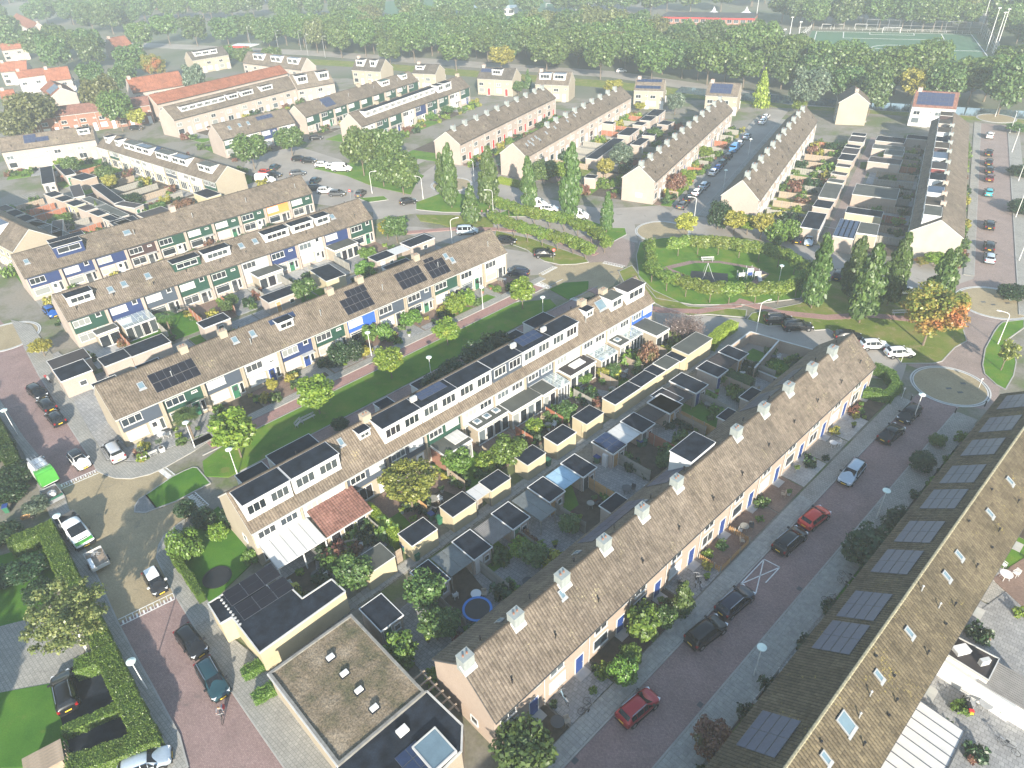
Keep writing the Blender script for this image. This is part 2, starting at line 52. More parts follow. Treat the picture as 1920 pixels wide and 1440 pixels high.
ROWS = {'A': (-2.563,29.734,0.742,68.12,7.351,4.52,7.827),'C': (-27.09,50.278,0.738,66.693,7.251,5.001,7.94),'D': (-50.093,71.051,0.735,67.503,7.689,4.744,7.894),'E': (-68.935,97.197,0.726,56.695,8.024,5.061,7.968),'F': (-85.435,114.701,0.725,57.42,7.75,4.602,7.679),'G': (-110.731,197.817,-0.679,56.464,7.81,4.826,7.394),'I': (-134.828,194.251,0.406,23.007,7.988,5.397,8.025),'J': (-76.464,197.844,0.763,22.657,8.261,5.068,8.276),'K': (-58.277,218.904,0.976,53.671,7.648,5.11,7.856),'L': (-39.247,204.293,0.993,53.945,8.021,5.298,8.318),'M': (-10.633,182.258,1.023,53.775,7.963,5.403,8.006),'N': (5.778,169.489,1.013,65.075,7.234,5.36,8.06),'O': (32.72,148.496,1.042,65.071,7.377,5.182,8.011),'P': (50.923,134.789,1.034,64.268,7.4,5.164,8.655),'Q': (79.176,112.199,1.049,78.512,7.999,5.431,7.927),'Rr': (-98.53,221.739,0.934,48.093,7.799,5.244,8.457),'B': (-47.886,-41.278,0.739,152.017,8.052,5.359,8.144)}
JUNCTION = [(-51.97,66.66),(-55.24,64.18),(-49.03,55.76),(-43.52,48.93),(-39.31,43.84),(-34.98,46.78),(-35.54,47.54),(-38.84,51.94),(-39.29,53.7),(-39.28,55.18),(-38.7,56.18),(-37.71,57.77),(-36.67,58.8),(-35.76,59.6),(-38.56,61.73),(-41.82,59.55),(-42.86,58.93),(-44.16,59.09),(-44.54,60.15),(-44.52,61.3),(-44.0,61.9),(-42.03,64.94),(-43.88,66.52),(-45.05,65.62),(-47.08,64.98),(-49.07,65.21),(-50.44,65.78)]
ISLAND = [(-44.0,61.9),(-42.03,64.94),(-40.95,65.93),(-40.05,66.56),(-39.47,66.43),(-36.84,63.46),(-38.13,62.34),(-39.96,60.57),(-41.82,59.55)]
COBTIP = [(-44.0,61.9),(-41.82,59.55),(-42.86,58.93),(-44.16,59.09),(-44.54,60.15),(-44.52,61.3)]
STREETW = [(-96.82,116.66),(-79.93,100.19),(-71.4,89.53),(-66.42,83.77),(-60.09,76.12),(-56.55,72.04),(-53.87,69.01),(-51.97,66.66),(-55.24,64.18),(-58.85,68.02),(-65.32,74.31),(-73.76,83.41),(-88.08,99.22)]
STREETW2 = [(-39.31,43.84),(-34.98,46.78),(-31.2,42.39),(-26.28,36.36),(-22.89,32.64),(-19.24,28.67),(-15.8,24.25),(-22.22,23.08),(-27.48,29.44),(-29.16,32.15),(-33.6,37.22),(-36.56,40.52)]
MAINROAD = [(5.19,124.47),(10.78,118.02),(15.83,119.1),(22.11,117.99),(24.75,124.85),(25.38,128.6),(21.81,132.99),(16.48,133.59)]
YCENTRE = [(5.68,116.74),(9.24,119.78),(17.8,120.52),(21.42,117.38),(19.99,113.77),(18.6,110.75),(14.38,106.93),(12.01,103.52),(11.27,106.05),(12.88,108.25),(11.05,110.45),(8.8,111.7),(7.41,110.81),(5.0,113.13),(5.95,114.74)]
PARKN = [[(-0.9,129.65),(4.48,131.69),(11.11,134.2),(26.0,128.53),(26.98,138.04),(37.8,136.78),(34.51,147.89),(21.52,147.22),(6.83,157.11),(-0.4,168.44),(-5.67,173.15),(-8.6,184.28),(-15.79,187.6),(-19.43,179.22),(-22.62,169.44),(-30.53,160.42),(-28.68,146.95),(-19.58,149.64),(-5.34,146.35),(-2.45,141.46)],[(-68.64,186.06),(-71.3,203.04),(-58.37,206.27),(-43.49,191.61),(-38.33,177.6),(-34.17,177.03),(-29.27,170.32),(-22.08,163.69),(-21.27,152.44),(-26.79,150.5),(-43.91,158.59),(-61.97,174.66)],[(-28.13,142.95),(-18.9,141.89),(-5.21,136.04),(-0.91,128.88),(5.85,125.39),(8.91,119.35),(5.75,116.29),(-0.11,115.78),(-2.02,120.47),(-5.11,128.06),(-17.29,136.0)]]
GRASSP = {'a': [(-20.17,156.33),(-14.36,162.08),(-10.12,160.93),(-5.88,156.85),(-0.6,153.34),(-1.02,151.72),(-3.4,147.69),(-13.65,149.46),(-19.77,151.82)],'b': [(-19.49,148.57),(-11.59,147.36),(-3.4,145.35),(-2.44,142.45),(-2.64,139.53),(-11.26,140.28),(-13.85,142.78),(-18.2,144.8)],'c': [(-2.44,142.45),(-0.7,145.28),(9.62,144.06),(16.32,135.46),(20.93,129.09),(24.46,132.69),(24.66,136.01),(21.74,136.34),(15.35,143.89),(6.54,151.34),(0.52,148.81),(-2.43,146.01)],'d': [(3.95,127.51),(-2.29,133.88),(-1.91,137.53),(5.24,132.59),(14.9,122.64),(15.4,120.53),(12.93,119.86),(9.95,119.93),(7.08,121.87),(5.21,124.96)],'e': [(-49.68,185.18),(-39.72,177.79),(-31.67,168.7),(-21.91,161.84),(-21.3,169.27),(-19.79,175.07),(-25.2,182.19),(-34.64,190.33),(-42.83,187.81)],'f': [(-34.1,160.87),(-28.17,161.55),(-26.85,158.9),(-31.39,157.73)],'oval': [(24.64,122.42),(26.41,128.48),(30.94,130.09),(37.32,130.17),(47.14,127.5),(52.67,122.34),(54.77,115.76),(53.07,109.42),(48.65,102.91),(39.32,101.53),(30.69,102.34),(25.03,105.14),(23.57,113.42)],'g': [(20.32,115.93),(23.15,118.34),(23.76,113.4),(25.14,108.07),(29.7,101.88),(37.2,100.27),(38.79,99.76),(37.9,97.37),(32.47,98.91),(29.0,98.87),(25.36,102.28),(23.25,105.31),(20.61,111.59)],'lawn': [(39.32,98.64),(37.86,96.68),(40.53,94.41),(47.14,94.16),(47.1,92.51),(49.3,92.64),(50.02,90.97),(55.48,88.62),(58.26,84.22),(55.76,83.85),(55.7,82.44),(60.09,82.09),(61.54,82.53),(65.25,85.97),(67.87,87.56),(70.33,93.76),(70.71,100.82),(69.73,103.19),(64.68,102.9),(60.94,102.5),(59.57,109.82),(57.32,110.05),(53.54,106.32),(47.99,101.1)],'isl': [(73.29,89.74),(69.27,85.19),(66.55,81.15),(65.56,78.93),(65.65,76.33),(66.17,75.16),(69.15,78.25),(71.48,81.44),(73.49,85.58),(73.39,87.09),(78.34,90.58),(79.8,92.91),(76.18,92.4),(74.91,91.37)],'lawnL': [(-48.6,36.4),(-46.95,36.83),(-42.86,37.51),(-42.06,36.6),(-38.18,31.65),(-40.41,30.0),(-45.77,30.24)],'corner': [(-37.95,54.32),(-35.76,57.4),(-34.6,59.45),(-33.42,57.67),(-27.97,51.1),(-31.0,45.66),(-32.08,46.49),(-35.8,50.82)],'far': [(123.78,309.61),(147.73,361.69),(211.83,331.47),(188.62,282.71)]}
BAYS = [[(23.71,100.6),(29.93,99.14),(37.96,97.01),(40.53,94.41),(47.14,94.16),(47.1,92.51),(49.3,92.64),(50.02,90.97),(55.48,88.62),(58.26,84.22),(55.76,83.85),(56.3,82.12),(53.64,78.17),(45.14,80.82),(35.05,87.32),(27.62,89.45),(23.81,94.55)],[(56.3,82.12),(61.54,82.53),(65.25,85.97),(67.87,87.56),(70.49,93.75),(70.88,100.8),(73.56,105.37),(84.55,109.42),(77.45,93.12),(74.91,91.37),(69.27,85.19),(66.55,81.15),(65.61,77.88),(60.33,78.29)],[(31.31,131.92),(36.53,131.34),(47.44,128.51),(53.17,123.77),(55.65,116.8),(55.97,110.18),(59.62,107.75),(64.51,102.54),(69.78,102.42),(73.92,104.34),(81.22,107.66),(87.22,118.14),(73.47,117.25),(65.89,113.49),(62.21,116.12),(60.03,123.03),(53.6,128.09),(47.8,137.06),(39.9,140.96),(32.52,137.97)]]
CIRCLES = [(59.48800000000001,76.6064,4.836),(78.56160000000001,98.66480000000001,5.6472),(-83.43,101.87,5.17),(31.85,133.38,5.46),(-12.52,167.64,5.0),(141.17,203.49,5.0)]
LIMES = {'oval_front': [(26.61,120.71),(25.39,111.25),(27.26,107.62),(30.01,105.15),(33.49,102.86),(36.49,102.23),(40.64,101.67),(44.44,101.66),(47.98,103.44)],'oval_back': [(32.3,121.45),(36.07,121.73),(39.76,121.11),(43.19,119.42),(46.16,117.36),(48.85,114.75),(50.66,111.71),(51.21,108.13),(49.62,104.73)],'row1': [(-0.92,146.99),(2.83,142.07),(6.14,139.96),(9.27,137.91),(12.08,135.93),(14.54,132.44),(17.02,129.83),(18.87,124.44)],'row2': [(-1.35,137.46),(1.78,133.86),(4.35,131.23),(7.15,128.64),(12.79,124.37),(14.91,121.68)]}
OVALC = [(27.88,116.69),(33.94,119.07),(39.36,118.5),(44.88,115.37),(46.61,112.32),(43.56,108.3),(36.6,108.22),(31.53,111.82)]
HEDGES = [('clipped box hedge round the garden at the bottom left',1.7,1.9,[(-54.22,53.86),(-51.97,55.53),(-45.89,48.36),(-40.59,42.38),(-35.73,36.64),(-32.13,32.43),(-31.03,31.18),(-32.99,30.25),(-35.77,29.38)]),('low hedge cross piece beside the parked black estate',1.5,1.6,[(-39.82,38.58),(-38.32,39.23)]),('thin low hedge behind the black estate in the driveway',0.9,1.0,[(-38.56,32.72),(-35.01,34.61)]),('tall hedge left of the green van',1.6,2.2,[(-72.0,78.01),(-69.1,75.31),(-65.36,71.01),(-62.28,67.36)]),('thin hedge along the corner pavement',0.7,1.3,[(-37.8,53.41),(-36.28,51.09),(-33.81,48.37),(-31.93,46.05)]),('yellow hedge in the back garden beside the rattan chairs',1.2,1.5,[(-16.71,56.92),(-13.93,53.8),(-12.98,52.21)]),('rounded hedge at the far corner of the long tan terrace',1.2,1.4,[(50.99,80.36),(52.08,78.78),(51.7,75.93),(49.49,73.81),(47.31,74.88)]),('bright green hedge beside the parking courtyard',1.6,1.5,[(34.46,93.64),(32.64,92.07),(30.85,90.06),(30.07,88.72)]),('dark hedge block behind the long tan terrace',1.8,1.8,[(29.1,80.75),(31.88,77.75)]),('yellow-green hedge below the terrace gable',1.1,1.5,[(-0.63,167.17),(4.19,163.37)]),('hedge row between the driveways right of the gable',1.2,1.3,[(86.79,166.47),(94.73,163.35)]),('short hedge by the pavement beside the moss roof',1.0,1.0,[(-23.24,35.04),(-21.92,35.98)]),('small hedge beside the cream garage wall',1.0,1.1,[(-24.84,37.41),(-23.7,38.24)])]
VEH = {'van1': ((-55.54,63.55),(-61.23,68.83)),'trailer1': ((-53.49,60.66),(-56.38,63.46)),'van2': ((-51.38,57.93),(-46.78,53.55)),'trailer2': ((-43.61,50.19),(-46.04,53.0))}
PTS = {'swingmat': [(32.23,111.75),(33.32,114.88),(39.42,113.04),(38.21,109.02)],'swing': [(34.46,110.74),(35.91,110.21)],'bench_oval': [(37.14,118.52)],'playset': [(41.71,110.22),(43.41,110.05),(44.71,109.73)],'cyclist': [(-25.95,33.63)],'adult': [(-3.53,145.52)],'child': [(-4.88,146.92)],'bench2': [(61.84,96.02)],'bin2': [(63.88,96.04)],'signround': [(8.93,121.87)],'bins': [(-9.6,55.8),(-8.71,55.14),(-10.79,50.12),(-12.19,51.42),(3.92,63.99),(9.86,64.08),(15.51,66.71),(16.03,66.85)],'fridge': [(10.82,63.53)],'goalL': [(174.74,347.14)],'goalR': [(181.5,344.49)],'bench3': [(-27.56,75.06)],'bench4': [(-28.55,74.16)],'planterA': [(-46.91,68.49),(-45.14,69.95)],'benchA': [(-45.96,69.21)],'cross': [(21.73,45.15),(25.04,48.16),(26.29,47.02),(22.89,43.97)],'table': [(47.35,44.32)],'chair1': [(48.02,45.72)],'chair2': [(48.56,44.58)],'scooter': [(36.54,31.66)],'bbqset': [(37.82,31.37)],'bike1': [(37.48,28.49),(38.08,27.56)],'pitch': [(123.78,309.61),(148.41,361.49),(210.26,334.82),(184.18,283.75)],'mark1': [(-51.97,66.66),(-55.34,64.0)],'mark2': [(-39.31,43.84),(-35.09,46.79)],'mark3': [(-43.88,66.52),(-42.03,64.94)],'mark4': [(-38.56,61.73),(-36.15,59.46)],'mark5': [(5.03,113.76),(7.41,110.81)],'mark6': [(6.12,116.24),(9.04,119.23)],'mark7': [(18.02,120.33),(21.59,117.94)],'mark8': [(5.07,112.58),(7.31,110.85)],'mark9': [(10.62,106.73),(12.36,105.44)],'bikes': [(3.21,33.79),(4.61,33.24),(17.34,45.54),(17.58,45.09),(31.55,44.32),(32.24,45.16),(29.53,42.32),(30.36,42.69)],'motor': [(-68.92,87.66)],'sign600': [(-35.68,160.01)],'fencepk': [(24.4,38.67),(25.11,37.71),(21.59,36.27)]}
PAVEW = [(-35.54,47.54),(-38.84,51.94),(-39.29,53.7),(-39.28,55.18),(-38.7,56.18),(-37.71,57.77),(-37.63,56.69),(-37.21,53.12),(-32.81,47.86),(-30.93,45.46),(-27.3,41.31),(-24.12,38.9),(-22.47,37.21),(-15.02,28.9),(-11.79,24.09),(-15.8,24.25),(-19.24,28.67),(-22.89,32.64),(-26.28,36.36),(-31.2,42.39)]
PAVENW = [(-51.97,66.66),(-50.44,65.78),(-49.07,65.21),(-47.08,64.98),(-45.05,65.62),(-43.88,66.52),(-40.94,69.9),(-39.39,72.27),(-40.34,73.45),(-45.37,69.68),(-47.26,67.95),(-51.69,68.55),(-60.22,79.24),(-72.45,95.5),(-81.05,105.52),(-85.96,107.8),(-78.52,98.42),(-71.4,89.53),(-66.42,83.77),(-60.09,76.12),(-56.55,72.04),(-53.87,69.01)]
YARDNW = [(-47.34,68.16),(-45.46,69.89),(-40.41,73.68),(-44.37,77.47),(-50.22,71.61),(-53.87,75.79),(-58.03,80.94),(-65.23,89.62),(-71.81,96.24),(-72.45,95.5),(-60.22,79.24),(-51.79,68.76)]
PAVESW = [(-49.03,55.76),(-43.52,48.93),(-39.42,43.84),(-36.56,40.52),(-33.6,37.22),(-29.16,32.15),(-27.48,29.44),(-22.22,23.08),(-24.2,23.16),(-29.81,29.54),(-37.67,37.42),(-40.75,42.0),(-48.38,52.27),(-54.59,59.82),(-63.46,70.91),(-71.48,79.45),(-84.99,94.2),(-88.08,99.22),(-73.76,83.41),(-65.32,74.31),(-58.85,68.02),(-55.24,64.18)]
DRIVESW = [(-53.75,43.25),(-48.38,44.81),(-43.42,47.77),(-41.48,44.13),(-41.19,39.74),(-42.86,37.51),(-46.95,36.83),(-49.26,35.93)]
DARKSW = [(-42.86,37.51),(-41.19,39.74),(-39.69,40.79),(-33.13,32.33),(-36.88,29.01),(-38.18,31.65),(-42.06,36.6)]
DARKSW2 = [(-59.21,52.15),(-54.57,54.13),(-51.96,54.75),(-47.49,49.36),(-48.38,44.81),(-53.75,43.25)]
HOUSES = {'h1': (-55.45, 288.09, -0.4551, 12.89, 8.47, 5.19, 8.55), 'h2': (-31.16, 275.04, -0.4075, 9.32, 7.69, 5.54, 7.84), 'h3': (-7.39, 261.87, -0.428, 13.32, 7.85, 5.35, 8.19), 'h4': (12.26, 249.33, -0.374, 11.56, 7.7, 5.25, 8.37), 'h5': (42.57, 233.19, -0.3212, 9.11, 7.59, 5.48, 7.93), 'h6': (62.62, 223.02, -0.4312, 9.39, 8.0, 5.37, 8.17), 'h8': (114.2, 200.34, -0.4732, 10.64, 7.96, 5.22, 8.44), 'r1': (-111.86, 242.81, 0.9189, 53.7, 7.17, 5.51, 7.86), 'r2': (-128.9, 264.48, 0.6405, 18.1, 8.27, 4.95, 9.0), 'r4': (-173.9, 292.53, 0.4515, 8.52, 8.11, 5.04, 8.8), 'r5': (-187.32, 297.57, 0.6069, 9.57, 7.94, 5.65, 7.64), 'r7': (-149.02, 227.76, 0.3757, 38.0, 7.59, 5.66, 7.6), 'r8': (-238.46, 374.95, 0.5242, 10.63, 8.05, 5.24, 8.41), 'r8b': (-204.86, 315.52, 0.2801, 9.92, 7.92, 5.35, 8.21), 's1': (-104.57, 314.22, -0.6354, 35.87, 7.29, 5.11, 8.62), 's2': (-69.69, 258.59, 0.6307, 14.06, 8.88, 5.03, 8.89), 's3': (-128.18, 322.5, 0.7333, 15.99, 7.98, 5.38, 8.15), 'r11': (-181.3, 368.46, 0.9686, 9.16, 8.03, 5.07, 8.75), 'r10': (-172.37, 260.21, 0.5096, 4.29, 7.98, 5.6, 7.75), 'H': (-88.12, 131.68, 2.4623, 45.0, 7.9, 5.2, 8.1), 'h7': (102.9, 202.11, 1.2409, 8.45, 7.73, 6.03, 8.69), 'r6': (-149.06, 265.41, 2.2228, 18.7, 8.15, 5.67, 7.91), 'r9': (-254.65, 448.89, 2.227, 70.0, 8.0, 5.3, 8.3), 'r15': (-278.65, 432.89, 2.227, 70.0, 8.0, 5.3, 8.3)}

# ---------------------------------------------------------------- helpers
rng = random.Random(7); nrg = np.random.default_rng(7)
COL = scene.collection
A0 = R(42.3)                                  # the street grid of the near block
def un(u, n): return (u * math.cos(A0) - n * math.sin(A0), u * math.sin(A0) + n * math.cos(A0))
def to_un(x, y): return (x * math.cos(A0) + y * math.sin(A0), -x * math.sin(A0) + y * math.cos(A0))
class MB:
    """collects boxes, prisms and quads; build() links them as one mesh object"""
    def __init__(s): s.v = []; s.f = []; s.m = []
    def face(s, pts, m=0):
        i = len(s.v); s.v += [tuple(p) for p in pts]; s.f.append(tuple(range(i, i + len(pts)))); s.m.append(m); return s
    def box(s, x0, y0, z0, x1, y1, z1, m=0, T=None):
        i = len(s.v)
        vs = [(x0,y0,z0),(x1,y0,z0),(x1,y1,z0),(x0,y1,z0),(x0,y0,z1),(x1,y0,z1),(x1,y1,z1),(x0,y1,z1)]
        if T is not None: vs = [tuple(T @ Vector(p)) for p in vs]
        s.v += vs
        for q in ((0,3,2,1),(4,5,6,7),(0,1,5,4),(1,2,6,5),(2,3,7,6),(3,0,4,7)): s.f.append(tuple(i + k for k in q)); s.m.append(m)
        return s
    def prism(s, poly, z0, z1, m=0, bottom=True):
        a = sum(poly[k][0]*poly[(k+1)%len(poly)][1]-poly[(k+1)%len(poly)][0]*poly[k][1] for k in range(len(poly)))
        if a < 0: poly = poly[::-1]
        n = len(poly); i = len(s.v)
        s.v += [(p[0], p[1], z0) for p in poly] + [(p[0], p[1], z1) for p in poly]
        s.f.append(tuple(range(i + n, i + 2*n))); s.m.append(m)
        if bottom: s.f.append(tuple(range(i + n - 1, i - 1, -1))); s.m.append(m)
        for k in range(n): j = (k+1) % n; s.f.append((i+k, i+j, i+n+j, i+n+k)); s.m.append(m)
        return s
    def bar(s, a, b, w, h=None, m=0):
        h = h or w; a = Vector(a); b = Vector(b); d = b - a; L = d.length
        if L < 1e-6: return s
        T = Matrix.Translation(a) @ d.to_track_quat('X', 'Z').to_matrix().to_4x4()
        return s.box(0, -w/2, -h/2, L, w/2, h/2, m, T)
    def tube(s, a, b, ra, rb=None, n=8, m=0, caps=True):
        rb = ra if rb is None else rb; a = Vector(a); b = Vector(b); d = b - a
        Q = d.to_track_quat('Z', 'Y').to_matrix(); i = len(s.v)
        for c, r_ in ((a, ra), (b, rb)):
            for k in range(n):
                t = 2*math.pi*k/n; s.v.append(tuple(c + Q @ Vector((r_*math.cos(t), r_*math.sin(t), 0))))
        for k in range(n): j = (k+1) % n; s.f.append((i+k, i+j, i+n+j, i+n+k)); s.m.append(m)
        if caps: s.f.append(tuple(i+k for k in range(n-1, -1, -1))); s.m.append(m); s.f.append(tuple(i+n+k for k in range(n))); s.m.append(m)
        return s
    def disc(s, cx, cy, z0, z1, r, n=24, m=0, sx=1, sy=1): return s.prism([(cx+sx*r*math.cos(2*math.pi*k/n), cy+sy*r*math.sin(2*math.pi*k/n)) for k in range(n)], z0, z1, m)
    def ring(s, cx, cy, z0, z1, ri, ro, n=48, m=0):
        for k in range(n):
            a, b = 2*math.pi*k/n, 2*math.pi*(k+1)/n
            P = lambda r_, t, z: (cx + r_*math.cos(t), cy + r_*math.sin(t), z)
            s.face([P(ri,a,z1),P(ro,a,z1),P(ro,b,z1),P(ri,b,z1)], m); s.face([P(ro,a,z0),P(ro,b,z0),P(ro,b,z1),P(ro,a,z1)], m); s.face([P(ri,b,z0),P(ri,a,z0),P(ri,a,z1),P(ri,b,z1)], m)
        return s
    def mesh(s, name, mats):
        me = bpy.data.meshes.new(name); me.from_pydata(s.v, [], s.f)
        for m in (mats if isinstance(mats, (list, tuple)) else [mats]): me.materials.append(m)
        if len(me.materials) > 1: me.polygons.foreach_set('material_index', s.m)
        me.update(); return me
    def build(s, name, mats, parent=None, loc=None, rz=0):
        return link(name, s.mesh(name, mats), parent, loc, rz)
def link(name, me, parent=None, loc=None, rz=0):
    o = bpy.data.objects.new(name, me); COL.objects.link(o)
    if parent: o.parent = parent
    if loc: o.location = loc if len(loc) == 3 else (loc[0], loc[1], 0)
    if rz: o.rotation_euler.z = rz
    return o
def tag(o, label=None, cat=None, group=None, kind=None):
    if label: o['label'] = label
    if cat: o['category'] = cat
    if group: o['group'] = group
    if kind: o['kind'] = kind
    return o
def thing(name, x, y, z=0, rz=0, label=None, cat=None, group=None):
    o = bpy.data.objects.new(name, None); COL.objects.link(o); o.location = (x, y, z); o.rotation_euler.z = rz
    o.empty_display_size = .2
    return tag(o, label, cat, group)
def copy_tree(o, parent=None):
    c = o.copy(); COL.objects.link(c)
    if parent: c.parent = parent
    for ch in KIDS.get(o, []): copy_tree(ch, c)
    return c
KIDS = {}
def reg(root):
    """remember a prototype's children once, so copies need no search"""
    for ch in root.children: KIDS.setdefault(root, []).append(ch); reg(ch)
ORD = ['first','second','third','fourth','fifth','sixth','seventh','eighth','ninth','tenth','eleventh','twelfth','thirteenth','fourteenth','fifteenth','sixteenth','seventeenth','eighteenth','nineteenth','twentieth']
TENS = ['', '', 'twenty', 'thirty', 'forty', 'fifty', 'sixty', 'seventy', 'eighty', 'ninety']
def ordn(k):
    if k < 20: return ORD[k]
    t, r_ = divmod(k + 1, 10)
    return TENS[t] + '-' + ORD[r_-1] if r_ else (TENS[t][:-1] + 'ieth' if t < 10 else 'hundredth')
# ---------------------------------------------------------------- materials (procedural)
def new_mat(name):
    m = bpy.data.materials.new(name); m.use_nodes = True; n = m.node_tree
    b = n.nodes['Principled BSDF']; return m, n, b
def N(n, t, **kw):
    x = n.nodes.new('ShaderNode' + t)
    for k, v in kw.items(): setattr(x, k, v)
    return x
def noise(n, scale, detail=4, rough=.55, coord='Object', dist=0):
    tc = N(n, 'TexCoord'); t = N(n, 'TexNoise'); t.inputs['Scale'].default_value = scale; t.inputs['Detail'].default_value = detail
    t.inputs['Roughness'].default_value = rough; t.inputs['Distortion'].default_value = dist
    n.links.new(tc.outputs[coord], t.inputs['Vector']); return t
def ramp(n, src, stops):
    r_ = N(n, 'ValToRGB'); n.links.new(src, r_.inputs[0]); e = r_.color_ramp.elements
    while len(e) < len(stops): e.new(.5)
    for k, (p, c) in enumerate(stops): e[k].position = p; e[k].color = (*c, 1) if len(c) == 3 else c
    return r_
def mix(n, a, b, fac, mode='MIX'):
    m = N(n, 'MixRGB', blend_type=mode)
    for s, v in ((m.inputs[1], a), (m.inputs[2], b), (m.inputs[0], fac)):
        if hasattr(v, 'links') or hasattr(v, 'is_linked'): n.links.new(v, s)
        elif isinstance(v, (tuple, list)): s.default_value = (*v, 1) if len(v) == 3 else v
        else: s.default_value = v
    return m
def bump(n, b, src, strength=.3, dist=.02):
    bp = N(n, 'Bump'); bp.inputs['Strength'].default_value = strength; bp.inputs['Distance'].default_value = dist
    n.links.new(src, bp.inputs['Height']); n.links.new(bp.outputs[0], b.inputs['Normal'])
def plain(name, col, rough=.6, var=.12, scale=1.2, metal=0, fine=8, spec=.4, bmp=0):
    """base colour with large and fine uneven tone"""
    m, n, b = new_mat(name)
    t = noise(n, scale, 5); t2 = noise(n, fine, 3)
    lo = tuple(c * (1 - var) for c in col); hi = tuple(min(1, c * (1 + var)) for c in col)
    r_ = ramp(n, t.outputs[0], [(.3, lo), (.7, hi)])
    r2_ = ramp(n, t2.outputs[0], [(.3, (1-var*.6,)*3), (.7, (1.0,)*3)])
    x = mix(n, r_.outputs[0], r2_.outputs[0], 1.0, 'MULTIPLY'); n.links.new(x.outputs[0], b.inputs['Base Color'])
    b.inputs['Roughness'].default_value = rough; b.inputs['Metallic'].default_value = metal
    b.inputs['Specular IOR Level'].default_value = spec
    if bmp: bump(n, b, t2.outputs[0], bmp)
    return m
def brickmat(name, c1, c2, mortar, w=.21, h=.065, ms=.008, rough=.8, rot=0, world=False, var=.25, flat=False, bmp=.25, dirt=.25, off=.5):
    m, n, b = new_mat(name)
    tc = N(n, 'TexCoord'); mp = N(n, 'Mapping')
    n.links.new(tc.outputs['Object'], mp.inputs[0])
    if flat: mp.inputs['Rotation'].default_value = (0, 0, rot); src = mp.outputs[0]
    else:
        sx = N(n, 'SeparateXYZ'); n.links.new(mp.outputs[0], sx.inputs[0]); ad = N(n, 'Math'); n.links.new(sx.outputs[0], ad.inputs[0]); n.links.new(sx.outputs[1], ad.inputs[1])
        cb = N(n, 'CombineXYZ'); n.links.new(ad.outputs[0], cb.inputs[0]); n.links.new(sx.outputs[2], cb.inputs[1]); src = cb.outputs[0]
    br = N(n, 'TexBrick'); br.inputs['Scale'].default_value = 1; br.inputs['Brick Width'].default_value = w; br.inputs['Row Height'].default_value = h
    br.inputs['Mortar Size'].default_value = ms; br.inputs['Color1'].default_value = (*c1, 1); br.inputs['Color2'].default_value = (*c2, 1); br.inputs['Mortar'].default_value = (*mortar, 1)
    br.offset = off; n.links.new(src, br.inputs['Vector'])
    t = noise(n, .35, 5); r_ = ramp(n, t.outputs[0], [(.3, (1-dirt,)*3), (.72, (1+.1*0,)*3)])
    t2 = noise(n, 6, 4); r2_ = ramp(n, t2.outputs[0], [(.25, (1-var,)*3), (.7, (1,)*3)])
    x = mix(n, br.outputs[0], r_.outputs[0], 1.0, 'MULTIPLY'); x = mix(n, x.outputs[0], r2_.outputs[0], 1.0, 'MULTIPLY')
    n.links.new(x.outputs[0], b.inputs['Base Color']); b.inputs['Roughness'].default_value = rough; b.inputs['Specular IOR Level'].default_value = .25
    if bmp:
        bp = N(n, 'Bump'); bp.inputs['Strength'].default_value = bmp; bp.inputs['Distance'].default_value = .01; bp.invert = True
        n.links.new(br.outputs['Fac'], bp.inputs['Height']); n.links.new(bp.outputs[0], b.inputs['Normal'])
    return m
def objrand(name, cols, rough=.5, metal=0, spec=.5, coat=0):
    """colour picked per object (copies differ)"""
    m, n, b = new_mat(name); oi = N(n, 'ObjectInfo')
    r_ = ramp(n, oi.outputs['Random'], [(k/len(cols), c) for k, c in enumerate(cols)]); r_.color_ramp.interpolation = 'CONSTANT'
    n.links.new(r_.outputs[0], b.inputs['Base Color']); b.inputs['Roughness'].default_value = rough; b.inputs['Metallic'].default_value = metal
    b.inputs['Specular IOR Level'].default_value = spec; b.inputs['Coat Weight'].default_value = coat
    return m
M = {}
